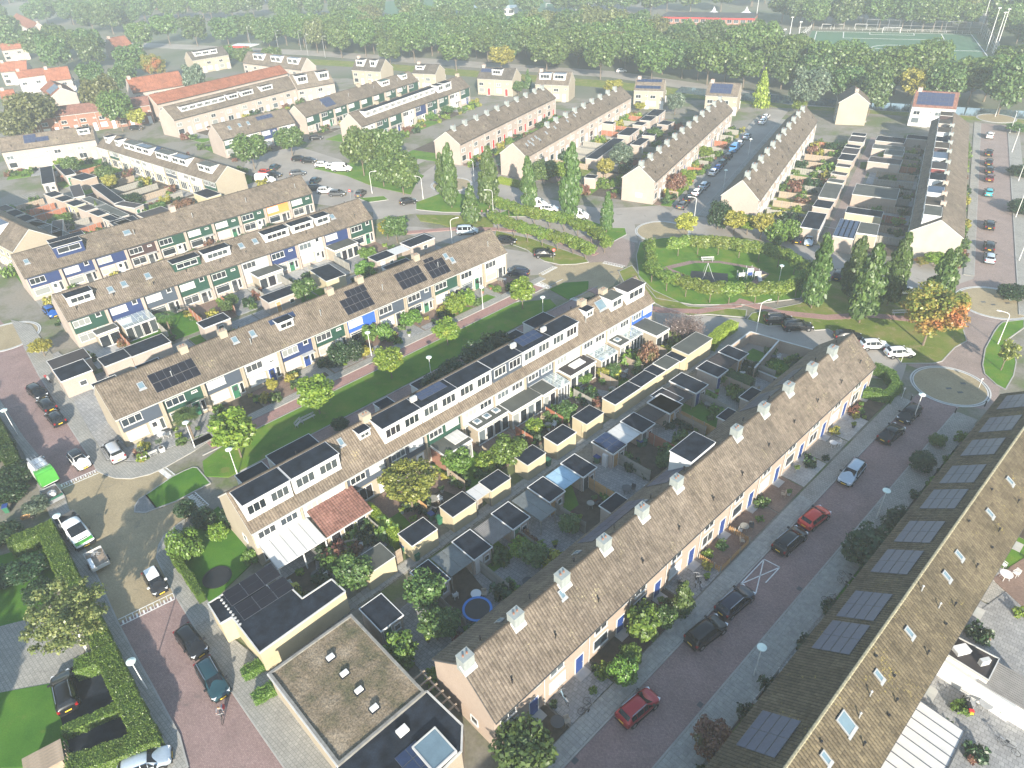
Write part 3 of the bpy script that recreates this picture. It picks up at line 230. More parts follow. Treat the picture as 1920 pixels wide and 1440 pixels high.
def tilemat(name, c1, c2, lichen=None, lich=.0, dark=.35):
    """roof tiles: tone per tile from UV cells, lichen and weathering patches"""
    m, n, b = new_mat(name)
    uv = N(n, 'UVMap'); mp = N(n, 'Mapping'); mp.inputs['Scale'].default_value = (1/.3, 1/.34, 1); n.links.new(uv.outputs[0], mp.inputs[0])
    fl = N(n, 'VectorMath', operation='FLOOR'); n.links.new(mp.outputs[0], fl.inputs[0])
    wn = N(n, 'TexWhiteNoise', noise_dimensions='3D'); n.links.new(fl.outputs[0], wn.inputs[0])
    r_ = ramp(n, wn.outputs['Value'], [(0, tuple(c*.82 for c in c1)), (.12, c1), (1, c2)])
    big = noise(n, .5, 6, .6); rb = ramp(n, big.outputs[0], [(.3, (1-dark,)*3), (.65, (1,)*3)])
    fine = noise(n, 14, 4, .7); rf = ramp(n, fine.outputs[0], [(.3, (.6,)*3), (.65, (1.08,)*3)])
    x = mix(n, r_.outputs[0], rb.outputs[0], 1., 'MULTIPLY'); x = mix(n, x.outputs[0], rf.outputs[0], 1., 'MULTIPLY')
    # each house of a row has weathered differently
    sp = N(n, 'SeparateXYZ'); n.links.new(uv.outputs[0], sp.inputs[0]); dv = N(n, 'Math', operation='DIVIDE'); n.links.new(sp.outputs[0], dv.inputs[0]); dv.inputs[1].default_value = 5.68
    ff = N(n, 'Math', operation='FLOOR'); n.links.new(dv.outputs[0], ff.inputs[0]); oj = N(n, 'ObjectInfo'); aa = N(n, 'Math', operation='ADD'); n.links.new(ff.outputs[0], aa.inputs[0]); n.links.new(oj.outputs['Random'], aa.inputs[1])
    w1 = N(n, 'TexWhiteNoise', noise_dimensions='1D'); n.links.new(aa.outputs[0], w1.inputs['W']); ru = ramp(n, w1.outputs['Value'], [(0, (.80,.80,.80)), (.5, (.97,.95,.92)), (1, (1.0,1.0,1.0))]); x = mix(n, x.outputs[0], ru.outputs[0], .8, 'MULTIPLY')
    st = N(n, 'TexNoise'); mq = N(n, 'Mapping'); mq.inputs['Scale'].default_value = (1.3, .22, 1); n.links.new(uv.outputs[0], mq.inputs[0]); n.links.new(mq.outputs[0], st.inputs['Vector']); st.inputs['Scale'].default_value = 2.2; st.inputs['Detail'].default_value = 5
    rs_ = ramp(n, st.outputs[0], [(.36, (.70,.70,.68)), (.56, (1,1,1))]); x = mix(n, x.outputs[0], rs_.outputs[0], .8, 'MULTIPLY')
    # joint between the columns of tiles
    sx = N(n, 'SeparateXYZ'); n.links.new(mp.outputs[0], sx.inputs[0])
    fr = N(n, 'Math', operation='FRACT'); n.links.new(sx.outputs[0], fr.inputs[0])
    gt = ramp(n, fr.outputs[0], [(0, (.28,)*3), (.11, (.34,)*3), (.22, (1,)*3), (.93, (.95,)*3)])
    x = mix(n, x.outputs[0], gt.outputs[0], .8, 'MULTIPLY')
    if lichen:
        ln = noise(n, 5.5, 8, .75); lg = noise(n, .35, 3); am = N(n, 'Math', operation='ADD'); n.links.new(ln.outputs[0], am.inputs[0])
        ml = N(n, 'Math', operation='MULTIPLY'); n.links.new(lg.outputs[0], ml.inputs[0]); ml.inputs[1].default_value = .5; n.links.new(ml.outputs[0], am.inputs[1])
        lr = ramp(n, am.outputs[0], [(.86-lich, (0,)*3), (.92-lich, (1,)*3)])
        x = mix(n, x.outputs[0], lichen, lr.outputs[0])
    n.links.new(x.outputs[0], b.inputs['Base Color']); b.inputs['Roughness'].default_value = .88; b.inputs['Specular IOR Level'].default_value = .2
    bump(n, b, fine.outputs[0], .25, .02)
    return m
def leafmat(name, cols, trans=.35, patch=None):
    m, n, b = new_mat(name); n.nodes.remove(b)
    at = N(n, 'Attribute'); at.attribute_name = 'rnd'
    r_ = ramp(n, at.outputs['Fac'], [(k/max(1, len(cols)-1), c) for k, c in enumerate(cols)])
    oi = N(n, 'ObjectInfo'); hs = N(n, 'HueSaturation'); n.links.new(r_.outputs[0], hs.inputs['Color'])
    h = N(n, 'MapRange'); n.links.new(oi.outputs['Random'], h.inputs[0]); h.inputs[3].default_value = .485; h.inputs[4].default_value = .515; n.links.new(h.outputs[0], hs.inputs['Hue'])
    v = N(n, 'MapRange'); n.links.new(oi.outputs['Random'], v.inputs[0]); v.inputs[3].default_value = .85; v.inputs[4].default_value = 1.15; n.links.new(v.outputs[0], hs.inputs['Value'])
    c = hs.outputs[0]
    if patch:
        t = noise(n, .55, 4, .6); pr = ramp(n, t.outputs[0], [(patch[1], (0,)*3), (patch[1]+.1, (1,)*3)]); c = mix(n, c, patch[0], pr.outputs[0]).outputs[0]
    d = N(n, 'BsdfDiffuse'); tr = N(n, 'BsdfTranslucent'); mx = N(n, 'MixShader'); mx.inputs[0].default_value = trans
    n.links.new(c, d.inputs[0]); n.links.new(c, tr.inputs[0]); n.links.new(d.outputs[0], mx.inputs[1]); n.links.new(tr.outputs[0], mx.inputs[2])
    gl = N(n, 'BsdfGlossy'); gl.inputs['Roughness'].default_value = .45; m2 = N(n, 'MixShader'); m2.inputs[0].default_value = .04
    n.links.new(mx.outputs[0], m2.inputs[1]); n.links.new(gl.outputs[0], m2.inputs[2])
    n.links.new(m2.outputs[0], n.nodes['Material Output'].inputs[0]); return m
def glassmat(name, tint=(.8,.9,.95), alpha=.45, rough=.08):
    m, n, b = new_mat(name); n.nodes.remove(b)
    g = N(n, 'BsdfGlossy'); g.inputs['Roughness'].default_value = rough; g.inputs[0].default_value = (*tint, 1)
    t = N(n, 'BsdfTransparent'); t.inputs[0].default_value = (*tint, 1); d = N(n, 'BsdfDiffuse'); d.inputs[0].default_value = (*tint, 1)
    a = N(n, 'MixShader'); a.inputs[0].default_value = .35; n.links.new(g.outputs[0], a.inputs[1]); n.links.new(d.outputs[0], a.inputs[2])
    x = N(n, 'MixShader'); x.inputs[0].default_value = alpha; n.links.new(t.outputs[0], x.inputs[1]); n.links.new(a.outputs[0], x.inputs[2])
    n.links.new(x.outputs[0], n.nodes['Material Output'].inputs[0]); return m
def grassmat(name, c1, c2, c3):
    m, n, b = new_mat(name)
    t = noise(n, .25, 6, .6); f = noise(n, 9, 5, .7); g = noise(n, 60, 2, .6)
    x = ramp(n, t.outputs[0], [(.3, c1), (.5, c2), (.72, c3)]); rf = ramp(n, f.outputs[0], [(.3, (.72,)*3), (.68, (1.08,)*3)]); rg = ramp(n, g.outputs[0], [(.3, (.6,)*3), (.7, (1.1,)*3)])
    y = mix(n, x.outputs[0], rf.outputs[0], 1., 'MULTIPLY'); y = mix(n, y.outputs[0], rg.outputs[0], 1., 'MULTIPLY'); n.links.new(y.outputs[0], b.inputs['Base Color'])
    b.inputs['Roughness'].default_value = .95; b.inputs['Specular IOR Level'].default_value = .1; bump(n, b, g.outputs[0], .6, .04); return m
M['roof'] = tilemat('roof_tiles_tan', (0.178,0.148,0.122), (0.237,0.200,0.163), (0.296,0.266,0.163), -.03)
M['roofC'] = tilemat('roof_tiles_brown', (0.200,0.163,0.130), (0.259,0.215,0.170), (0.333,0.281,0.148), -.05)
M['roofB'] = tilemat('roof_tiles_mossy', (0.111,0.092,0.063), (0.163,0.137,0.092), (0.222,0.185,0.052), -.035)
M['roofred'] = tilemat('roof_tiles_orange', (0.300,0.115,0.068), (0.372,0.156,0.098), None)
M['roofdark'] = tilemat('roof_tiles_dark', (.1,.09,.08), (.15,.135,.12), None)
M['roofwine'] = tilemat('roof_tiles_wine', (.22,.11,.09), (.30,.16,.13), None)
M['wallA'] = brickmat('brick_pink_cream', (0.364,0.280,0.224), (0.401,0.316,0.255), (0.340,0.280,0.231), dirt=.12, var=.12)
M['wallY'] = brickmat('brick_yellow', (0.353,0.303,0.227), (0.400,0.342,0.264), (0.331,0.291,0.233), dirt=.12, var=.12)
M['wallP'] = brickmat('brick_salmon', (0.388,0.320,0.275), (0.441,0.364,0.315), (0.378,0.330,0.290), dirt=.15, var=.15)
M['wallR'] = brickmat('brick_red', (0.264,0.112,0.072), (0.336,0.152,0.096), (0.280,0.200,0.160))
M['wallW'] = plain('white_render', (0.540,0.534,0.513), .7, .06)
M['cream'] = plain('cream_render', (0.421,0.359,0.236), .8, .1, .5)
M['white'] = plain('white_paint', (0.563,0.563,0.556), .45, .05)
M['offwhite'] = plain('aged_white_trim', (0.448,0.448,0.433), .5, .12)
M['black'] = plain('black_plastic', (.015,.015,.017), .45, .2)
M['darkgrey'] = plain('dark_grey', (.06,.065,.07), .5, .15)
M['metal'] = plain('galvanised_metal', (.33,.34,.35), .5, .1, 2, .3)
M['ridgel'] = plain('lichen_ridge_tiles', (.29,.265,.18), .9, .35, 5, fine=14)
M['gable'] = plain('pale_gable_render', (.34,.315,.28), .8, .1, .5)
M['zinc'] = plain('pale_chimney_cladding', (0.255,0.281,0.276), .6, .1, 2, spec=.2)
M['felt'] = plain('bitumen_felt', (.017,.023,.034), .95, .5, .9, spec=.05)
M['feltg'] = plain('weathered_felt', (.07,.075,.065), .85, .25, .6)
M['feltb'] = plain('brown_felt', (.035,.028,.028), .8, .25, .7)
M['solar'] = plain('solar_cell_shade_blue', (.035,.048,.095), .32, .2, 2, spec=.28)  # blue of the mossy terrace's shaded slope is mixed into the cell colour
M['solark'] = plain('solar_cell_black', (.012,.013,.02), .4, .2, 2, spec=.12)
M['solarb'] = plain('solar_cell_blue', (.02,.035,.08), .3, .2, 2, spec=.2)
M['solarf'] = plain('solar_frame', (.07,.08,.10), .4, .1)
M['wood'] = plain('weathered_fence_wood', (.30,.24,.18), .85, .25, 1.5, bmp=.2)
M['woodo'] = plain('new_fence_wood', (.42,.25,.11), .8, .2, 1.5)
M['woodg'] = plain('grey_fence_wood', (.26,.25,.22), .85, .25, 1.5)
M['woodr'] = plain('red_brown_fence', (.30,.12,.07), .8, .2, 1.5)
M['stonegrey'] = plain('grey_parapet', (.20,.195,.18), .85, .25, 1.5)
M['concrete'] = plain('concrete', (.36,.35,.33), .85, .15, .8)
M['pole'] = plain('lamp_post_white', (0.612,0.612,0.595), .4, .06)
M['lampdisc'] = plain('lamp_shade_opal', (.62,.72,.66), .3, .04)
M['rimblue'] = plain('trampoline_blue', (.03,.17,.50), .5, .1)
M['redp'] = plain('red_paint', (.5,.03,.03), .45, .1); M['bluep'] = plain('blue_paint', (.02,.05,.19), .45, .1); M['greenp'] = plain('green_paint', (.03,.13,.07), .5, .1)
M['bark'] = plain('bark', (.16,.125,.09), .9, .3, 3, bmp=.4); M['birchbark'] = plain('birch_bark', (.72,.70,.64), .7, .25, 4)
M['pane'] = objrand('window_pane', [(.02,.025,.03), (.03,.035,.04), (.22,.23,.22), (.05,.055,.06), (.02,.03,.04), (.10,.12,.13), (.03,.035,.04), (.34,.33,.30)], .06, spec=.8)
M['paned'] = objrand('window_pane_dark', [(.015,.02,.025), (.03,.035,.04), (.05,.06,.065), (.02,.02,.025)], .05, spec=.8)
M['panew'] = objrand('window_blind', [(.62,.62,.60), (.55,.56,.54), (.45,.47,.46), (.66,.64,.6)], .25, spec=.6)
M['skylight'] = plain('skylight_glass', (.12,.18,.22), .15, .1, spec=.5)
M['glass'] = glassmat('conservatory_glass', (.85,.92,.93), .5)
M['polyw'] = plain('white_polycarbonate', (0.490,0.483,0.462), .35, .06)
M['polyb'] = plain('blue_polycarbonate', (.28,.42,.52), .25, .2, .6)
M['polyg'] = plain('smoked_polycarbonate', (.13,.14,.135), .3, .3, .6)
M['corr'] = plain('corrugated_fibre_cement', (.17,.165,.16), .85, .2, 1)
M['sedum'] = None
PANEL = {'navy': (.018,.035,.11), 'green': (.015,.055,.038), 'slate': (.055,.07,.095), 'white': (.55,.55,.53), 'blue': (.03,.10,.42), 'grey': (.34,.36,.38), 'brown': (.05,.03,.03), 'orange': (.70,.24,.06), 'lgrey': (.45,.47,.49), 'darkred': (.18,.05,.05)}
for k, c in PANEL.items(): M['p_'+k] = plain('cladding_'+k, c, .55, .06, 1.5)
G = {}
G['green'] = [(.035,.075,.02), (.06,.12,.03), (.11,.19,.045)]
leafdefs = {'lime': ([(.11,.19,.02),(.17,.28,.03),(.30,.40,.05)], .4, ((.42,.40,.06), .6)), 'broad': ([(.055,.105,.025),(.09,.155,.035),(.14,.205,.05)], .3, None), 'dark': ([(.045,.088,.028),(.07,.122,.035),(.11,.165,.045)], .25, None),
 'brown': ([(.08,.095,.035),(.125,.14,.05),(.17,.19,.06)], .3, None), 'yel': ([(.20,.20,.03),(.33,.32,.05),(.45,.42,.07)], .35, None), 'orange': ([(.12,.16,.025),(.22,.22,.04),(.34,.24,.06)], .35, ((.45,.17,.06), .54)),
 'poplar': ([(.035,.075,.016),(.065,.12,.026),(.11,.175,.04)], .25, ((.14,.13,.03), .7)), 'garden': ([(.04,.08,.02),(.075,.14,.03),(.13,.20,.05)], .3, None), 'darktree': ([(.015,.035,.012),(.025,.06,.02),(.045,.09,.03)], .25, None),
 'birch': ([(.07,.10,.03),(.14,.17,.05),(.25,.26,.09)], .35, ((.22,.16,.07), .62)), 'lacy': ([(.10,.13,.02),(.20,.23,.04),(.33,.34,.07)], .35, None), 'redleaf': ([(.12,.05,.035),(.20,.09,.06),(.24,.15,.08)], .3, ((.08,.13,.03), .58)),
 'purple': ([(.10,.075,.065),(.15,.115,.10),(.19,.15,.13)], .1, None), 'globe': ([(.06,.13,.02),(.11,.20,.03),(.19,.30,.05)], .35, None), 'grey': ([(.06,.09,.06),(.10,.14,.09),(.15,.19,.12)], .2, None),
 'hedge': ([(.05,.10,.015),(.09,.17,.022),(.15,.24,.035)], .2, None), 'hedged': ([(.03,.06,.015),(.05,.10,.02),(.08,.14,.03)], .2, None), 'limehedge': ([(.08,.14,.02),(.14,.21,.03),(.24,.30,.05)], .3, ((.20,.17,.04), .62)), 'yhedge': ([(.16,.22,.02),(.25,.32,.03),(.34,.40,.05)], .3, None)}
for k, (c, t, p) in leafdefs.items(): M['leaf_'+k] = leafmat('leaves_'+k, c, t, p)

# ---------------------------------------------------------------- setting
def vn(u, n, a=R(59.5)): return (u * math.cos(a) - n * math.sin(a), u * math.sin(a) + n * math.cos(a))
m, n_, b_ = new_mat('soil_and_paving'); t_ = noise(n_, .09, 6, .65); f_ = noise(n_, 3, 4); r_ = ramp(n_, t_.outputs[0], [(.40, (.10,.13,.045)), (.47, (.15,.145,.10)), (.54, (.20,.185,.155))]); q_ = ramp(n_, f_.outputs[0], [(.3, (.75,)*3), (.7, (1.05,)*3)]); x_ = mix(n_, r_.outputs[0], q_.outputs[0], 1., 'MULTIPLY'); n_.links.new(x_.outputs[0], b_.inputs[0]); b_.inputs['Roughness'].default_value = .95; M['ground'] = m
m, n_, b_ = new_mat('country_ground'); t_ = noise(n_, .012, 5); r_ = ramp(n_, t_.outputs[0], [(.38, (.05,.075,.03)), (.5, (.10,.11,.07)), (.62, (.14,.13,.11))]); n_.links.new(r_.outputs[0], b_.inputs[0]); b_.inputs['Roughness'].default_value = 1; M['country'] = m
M['road'] = brickmat('street_bricks_purple', (0.288,0.193,0.181), (0.355,0.251,0.231), (0.174,0.136,0.125), .21, .105, .008, .85, A0, flat=True, var=.3, dirt=.25)
M['roadr'] = brickmat('street_bricks_red', (0.319,0.182,0.160), (0.396,0.237,0.209), (0.220,0.154,0.132), .21, .105, .008, .85, A0, flat=True, var=.2, dirt=.15)
M['roadV'] = brickmat('street_bricks_brown', (0.292,0.228,0.202), (0.354,0.278,0.246), (0.177,0.152,0.140), .21, .105, .008, .85, R(59.5), flat=True, var=.25, dirt=.2)
M['yellow'] = brickmat('junction_bricks_yellow', (0.330,0.270,0.165), (0.396,0.325,0.204), (0.220,0.187,0.132), .21, .105, .006, .85, A0, flat=True, var=.2, dirt=.22)
M['slab'] = brickmat('pavement_slabs', (0.304,0.298,0.271), (0.367,0.354,0.320), (0.152,0.149,0.127), .3, .3, .012, .85, A0, flat=True, var=.22, dirt=.22)
M['slabd'] = brickmat('dark_paving', (0.276,0.276,0.276), (0.366,0.366,0.357), (0.146,0.146,0.146), .4, .4, .014, .8, A0, flat=True, var=.25, dirt=.25)
M['slabl'] = brickmat('light_patio', (0.374,0.369,0.352), (0.462,0.451,0.429), (0.220,0.220,0.209), .5, .5, .014, .8, A0, flat=True, var=.15, dirt=.15)
M['brickp'] = brickmat('brown_brick_patio', (.24,.16,.125), (.31,.215,.165), (.15,.11,.09), .2, .1, .012, .85, A0, flat=True, var=.25)
M['asph'] = plain('worn_asphalt', (0.270,0.249,0.222), .9, .16, .15, fine=5)
M['alley'] = brickmat('alley_concrete_slabs', (0.274,0.259,0.230), (0.360,0.338,0.295), (0.115,0.122,0.072), .6, .6, .03, .9, A0, flat=True, var=.3, dirt=.35)
M['grass'] = grassmat('mown_grass', (0.069,0.163,0.018), (0.106,0.225,0.025), (0.188,0.250,0.037))
M['grassd'] = grassmat('dense_green_grass', (0.050,0.150,0.018), (0.075,0.194,0.022), (0.106,0.225,0.027))
M['grassy'] = grassmat('dry_verge_grass', (0.115,0.172,0.025), (0.172,0.218,0.040), (0.265,0.230,0.081))
def wear(mat, scale, lo, col, amt):
    n = M[mat].node_tree; b = n.nodes['Principled BSDF']; src = b.inputs['Base Color'].links[0].from_socket; t = noise(n, scale, 6, .7, dist=.6); r_ = ramp(n, t.outputs[0], [(lo, (0,)*3), (lo+.09, (amt,)*3)]); x = mix(n, src, col, r_.outputs[0]); n.links.new(x.outputs[0], b.inputs['Base Color'])
wear('grass', .8, .56, (.16,.16,.05), .6); wear('grassd', .9, .60, (.12,.15,.035), .5); wear('grassy', .7, .54, (.24,.20,.10), .7)
for k_ in ('road','roadV','roadr','yellow','slab','asph'): wear(k_, .55, .60, (.10,.09,.085), .45); wear(k_, 2.3, .64, (.30,.27,.24), .35)
M['soil'] = plain('garden_soil', (.075,.06,.042), .95, .35, 1.2)
M['paint'] = plain('road_marking_white', (.62,.62,.60), .6, .15, 2)
M['kerb'] = plain('kerb_concrete', (.30,.295,.275), .85, .15, .7)
M['cobble'] = brickmat('grey_cobbles', (.24,.25,.25), (.32,.32,.31), (.14,.14,.14), .12, .12, .015, .8, .3, flat=True)
M['turf'] = plain('artificial_turf', (.045,.115,.06), .95, .08, .05)
M['sand'] = plain('sandy_training_ground', (.42,.37,.28), .95, .12, .05)
def struct(name, poly, z0, z1, mat):
    return tag(MB().prism([tuple(p) for p in poly], z0, z1, 0, bottom=False).build(name, mat), kind='structure')
def rectun(u0, n0, u1, n1): return [un(u0, n0), un(u1, n0), un(u1, n1), un(u0, n1)]
def rectvn(u0, n0, u1, n1): return [vn(u0, n0), vn(u1, n0), vn(u1, n1), vn(u0, n1)]
tag(MB().prism([(-1200,-200),(1200,-200),(1200,1500),(-1200,1500)], -1.0, -.02, bottom=False).build('terrain', M['country']), kind='structure')
struct('ground', [(-150,-60),(190,-60),(190,190),(120,225),(-20,262),(-60,300),(-180,330),(-220,300)], -.02, 0, M['ground'])
Z = dict(road=.010, yel=.016, mark=.022, pave=.11, grass=.10)
# streets
struct('street_near', rectun(-75, 14.0, 93.5, 19.0), -.01, Z['road'], M['road'])
struct('street_left', STREETW, -.01, Z['road'], M['road'])
struct('street_left_lower', STREETW2, -.01, Z['road'], M['road'])
struct('junction_yellow', JUNCTION, -.01, Z['yel'], M['yellow'])
struct('street_green_strip_south', rectun(21, 66.6, 86, 71.1), -.01, Z['road']+.001, M['road'])
struct('street_green_strip_north', rectun(18.5, 77.6, 82, 79.9), -.01, Z['road']+.002, M['roadr'])
for k, p in enumerate(BAYS): struct(('parking_bay','street_to_right_roundabout','curved_lane')[k], p, -.012, Z['road']+.003+.0015*k, M['roadV' if k == 1 else 'asph'])
for k, p in enumerate(PARKN): struct(('square_asphalt','square_parking','bend_asphalt')[k], p, -.012, Z['road']+.0075+.0015*k, M['asph'])
struct('street_corner_brick', MAINROAD, -.012, Z['road']+.0125, M['roadV'])
struct('junction_centre_yellow', YCENTRE, -.012, Z['yel']+.010, M['yellow'])
struct('street_right', rectvn(118, -21.0, 240, -14.6), -.01, Z['road']+.017, M['roadV'])
struct('street_parked_cars', rectvn(139, 36.4, 236, 42.2), -.01, Z['road']+.019, M['asph'])
struct('street_square_end', [(55,74.5),(62,70.5),(66,76),(70,84),(74,92),(68,97),(62,86)], -.012, Z['road']+.0145, M['roadV'])
struct('lane_far', [vn(138, 113), vn(142, 117), vn(215, 117), vn(215, 112)], -.012, Z['road'], M['asph'])
struct('main_road', [(-260,452),(-83,366),(46,290),(96,238),(148,212),(260,150),(258,143),(144,203),(92,228),(42,280),(-86,355),(-262,440)], -.012, Z['road'], M['asph'])
struct('alley_path', rectun(11, 43.7, 84, 45.2), -.01, .03, M['alley'])
struct('alley_path_east', rectvn(132, 8.3, 215, 10.9), -.01, .03, M['roadV'])
struct('alley_path_north', [(-86,128),(-84,131),(-118,176),(-121,174)], -.01, .03, M['alley'])
# small roundabouts: disc of yellow brick with two pale rings
for k, (cx, cy, r_) in enumerate(CIRCLES):
    mb = MB(); mb.disc(cx, cy, -.01, .045, r_-.45, 56); tag(mb.build('roundabout_disc', M['yellow']), kind='structure')
    mb = MB(); mb.ring(cx, cy, 0, .05, r_-.42, r_-.24, 64); mb.ring(cx, cy, 0, .06, r_-.14, r_+.06, 64); mb.ring(cx, cy, 0, .046, r_-.24, r_-.14, 64, 1)
    tag(mb.build('roundabout_ring', [M['offwhite'], M['darkgrey']]), kind='structure')
# pavements
struct('pavement_near_north', rectun(-10, 19.0, 88.5, 20.8), 0, Z['pave'], M['slab'])
struct('pavement_near_south', rectun(-70, 11.4, 90, 14.0), 0, Z['pave'], M['slab'])
struct('pavement_green_strip', rectun(17, 79.9, 82, 81.3), 0, Z['pave'], M['slab'])
struct('pavement_white_terrace', rectun(24, 64.6, 80, 66.6), 0, .06, M['slabd'])
struct('pavement_left', PAVEW, 0, Z['pave'], M['slab']); struct('pavement_corner', PAVENW, 0, Z['pave'], M['slab'])
struct('pavement_hedge_side', PAVESW, 0, Z['pave'], M['slab'])
struct('front_yard_dark', YARDNW, 0, .12, M['slabd']); struct('driveway_left', DRIVESW, 0, .06, M['slab'])
struct('garden_dark_left', DARKSW, 0, .05, M['felt']); struct('garden_dark_left_upper', DARKSW2, 0, .04, M['grassd'])
struct('pavement_right', rectvn(122, -23.6, 240, -21.0), 0, Z['pave'], M['slab']); struct('pavement_right_near', rectvn(134, -14.6, 240, -13.0), 0, Z['pave'], M['slab'])
struct('pavement_cars', rectvn(142, 34.6, 225, 36.4), 0, Z['pave'], M['slab']); struct('pavement_cars_east', rectvn(146, 42.2, 225, 43.4), 0, Z['pave'], M['slab'])
kb = MB()
def kerbline(pts, mb=kb, w=.14, h=.125):
    for a, b in zip(pts, pts[1:]): mb.bar((a[0], a[1], h/2), (b[0], b[1], h/2), w, h)
kerbline([un(-10,19.0), un(88.5,19.0)]); kerbline([un(-70,14.0), un(90,14.0)]); kerbline([un(17,79.9), un(82,79.9)]); kerbline([un(17,77.55), un(84,77.55)]); kerbline([un(19,71.12), un(86,71.12)])
kerbline(PAVENW[-6:] + [PAVENW[0]] + PAVENW[1:7]); kerbline(PAVEW[:6]); kerbline(PAVEW[-4:]+[PAVEW[0]]); kerbline(PAVESW[:7]); kerbline([vn(122,-21), vn(240,-21)]); kerbline([vn(134,-14.6), vn(240,-14.6)]); kerbline([vn(142,36.4), vn(225,36.4)]); kerbline([vn(146,42.2), vn(225,42.2)])
# grass
struct('grass_strip', [un(17.5,71.2), un(15.5,73.5), un(16.5,76.4), un(20,77.5), un(72,77.5), un(77,74), un(76,71.6)], 0, Z['grass'], M['grass'])
struct('grass_strip_end', [un(79,71.6), un(79.6,76.5), un(83,76.5), un(86.5,73.6), un(84,71.5)], 0, Z['grass'], M['grassd'])
struct('grass_island', ISLAND, 0, Z['grass'], M['grassd']); struct('cobble_tip', COBTIP, 0, .105, M['cobble'])
kerbline(ISLAND + ISLAND[:1]); kerbline(COBTIP + COBTIP[:1])
GN = dict(a='lawn_far_bend', b='lawn_far_bend_lower', c='lime_walk_grass', d='parking_verge', e='square_lawn', f='square_verge', oval='oval_lawn', g='oval_verge', lawn='lawn_columnar_trees', isl='grass_island_right', lawnL='lawn_bottom_left', corner='corner_garden_lawn', far='far_field')
for k, p in GRASSP.items():
    if k == 'far': continue
    struct(GN[k], p, 0, Z['grass'] + (.004 if k in 'dg' else 0), M[{'b':'grassy','d':'grassy','g':'grassy','oval':'grass','lawnL':'grassd','corner':'grassd','lawn':'grassy'}.get(k, 'grass')])
    if k in ('a','c','d','f','isl','lawn','oval','g'): kerbline([tuple(q) for q in p] + [tuple(p[0])])
tag(kb.build('kerb_stones', M['kerb']), kind='structure')
# oval path and inner lawn
struct('oval_path', OVALC, 0, .112, M['road']); cx = sum(p[0] for p in OVALC)/len(OVALC); cy = sum(p[1] for p in OVALC)/len(OVALC)
struct('oval_inner_lawn', [(cx + (p[0]-cx)*.80, cy + (p[1]-cy)*.80) for p in OVALC], 0, .118, M['grassd'])
def pathstrip(name, pts, w, z, mat):
    mb = MB()
    for a, b in zip(pts, pts[1:]):
        a = Vector(a); b = Vector(b); d = (b-a).normalized(); nn = Vector((-d.y, d.x))*w/2; e = d*.3
        mb.prism([tuple(a-nn-e), tuple(b-nn+e), tuple(b+nn+e), tuple(a+nn-e)], 0, z, bottom=False); z += .0015
    return tag(mb.build(name, mat), kind='structure')
z_ = lambda *p: [Vector(q) for q in p]
pathstrip('footpath_lawn', [(38.5,103.0),(43.5,98.5),(50.5,96.2),(57,96.4),(63,94.5),(70,92.5)], 1.6, .115, M['roadr'])
pathstrip('footpath_far_bend', [(-22,138.5),(-10,139.8),(-2.5,138.6),(3,137),(10,131.5),(17,124)], 1.5, .115, M['roadr'])
pathstrip('footpath_oval_front', [(14.5,109.5),(19,104.2),(25,101),(31,99.9),(38,101.8)], 1.5, .118, M['roadr'])
# road markings: toothed block bands and the parking cross
mk = MB()
def teeth(a, b, n=8, d=.9):
    a = Vector((*a, 0)); b = Vector((*b, 0)); e = (b-a); L = e.length; e.normalize(); q = Vector((-e.y, e.x, 0))
    z = .034
    for s_ in (-d/2, d/2): mk.bar(a + q*s_ + Vector((0,0,z)), b + q*s_ + Vector((0,0,z)), .10, .012)
    for k in range(n):
        c = a + e*(L*(k+.5)/n); mk.bar(c - q*d*.48 + Vector((0,0,z)), c + q*d*.12 + Vector((0,0,z)), .16, .013)
        mk.bar(c + e*L/n*.5 - q*d*.48 + Vector((0,0,z)), c + e*L/n*.5 + q*d*.48 + Vector((0,0,z)), .06, .011)
for k in ('mark1','mark2','mark3','mark4','mark5','mark6','mark7','mark8','mark9'): teeth(PTS[k][0], PTS[k][1])
X = [Vector((*p, .03)) for p in PTS['cross']]
for a, b in ((0,2),(1,3),(1,2),(2,3),(0,1),(3,0)): 
    if (a,b) != (3,0): mk.bar(X[a], X[b] if (a,b)!=(2,3) else X[2].lerp(X[3], .6), .11, .012)
mk.bar((58.6,137,.03),(66.0,131,.03),.1,.01)
tag(mk.build('road_marking', M['paint']), kind='structure')
# manhole covers / drains set in the streets
dm = MB()
for u_, n_2 in [(22,18.7),(40,18.7),(58,18.7),(33,14.4),(50,14.4),(70,14.3),(30,76),(44,79.8),(62,79.8)]:
    x, y = un(u_, n_2); T = Matrix.Translation((x, y, 0)) @ Matrix.Rotation(A0, 4, 'Z'); dm.box(-.25, -.2, 0, .25, .2, .022, 0, T)
for x, y in [(-36.7,55.4),(-41.5,59.8),(-33,51.5),(-47,66.2),(-33.5,62.6),(59,76),(60,75),(61.5,77),(77,99),(78,98),(80.5,98.3),(19,116),(20.5,116.6),(24,116.4),(25,114.8)]:
    dm.box(x-.35, y-.2, 0, x+.35, y+.2, .058 if x > 50 else .028)
tag(dm.build('drain_cover', M['darkgrey']), kind='structure')
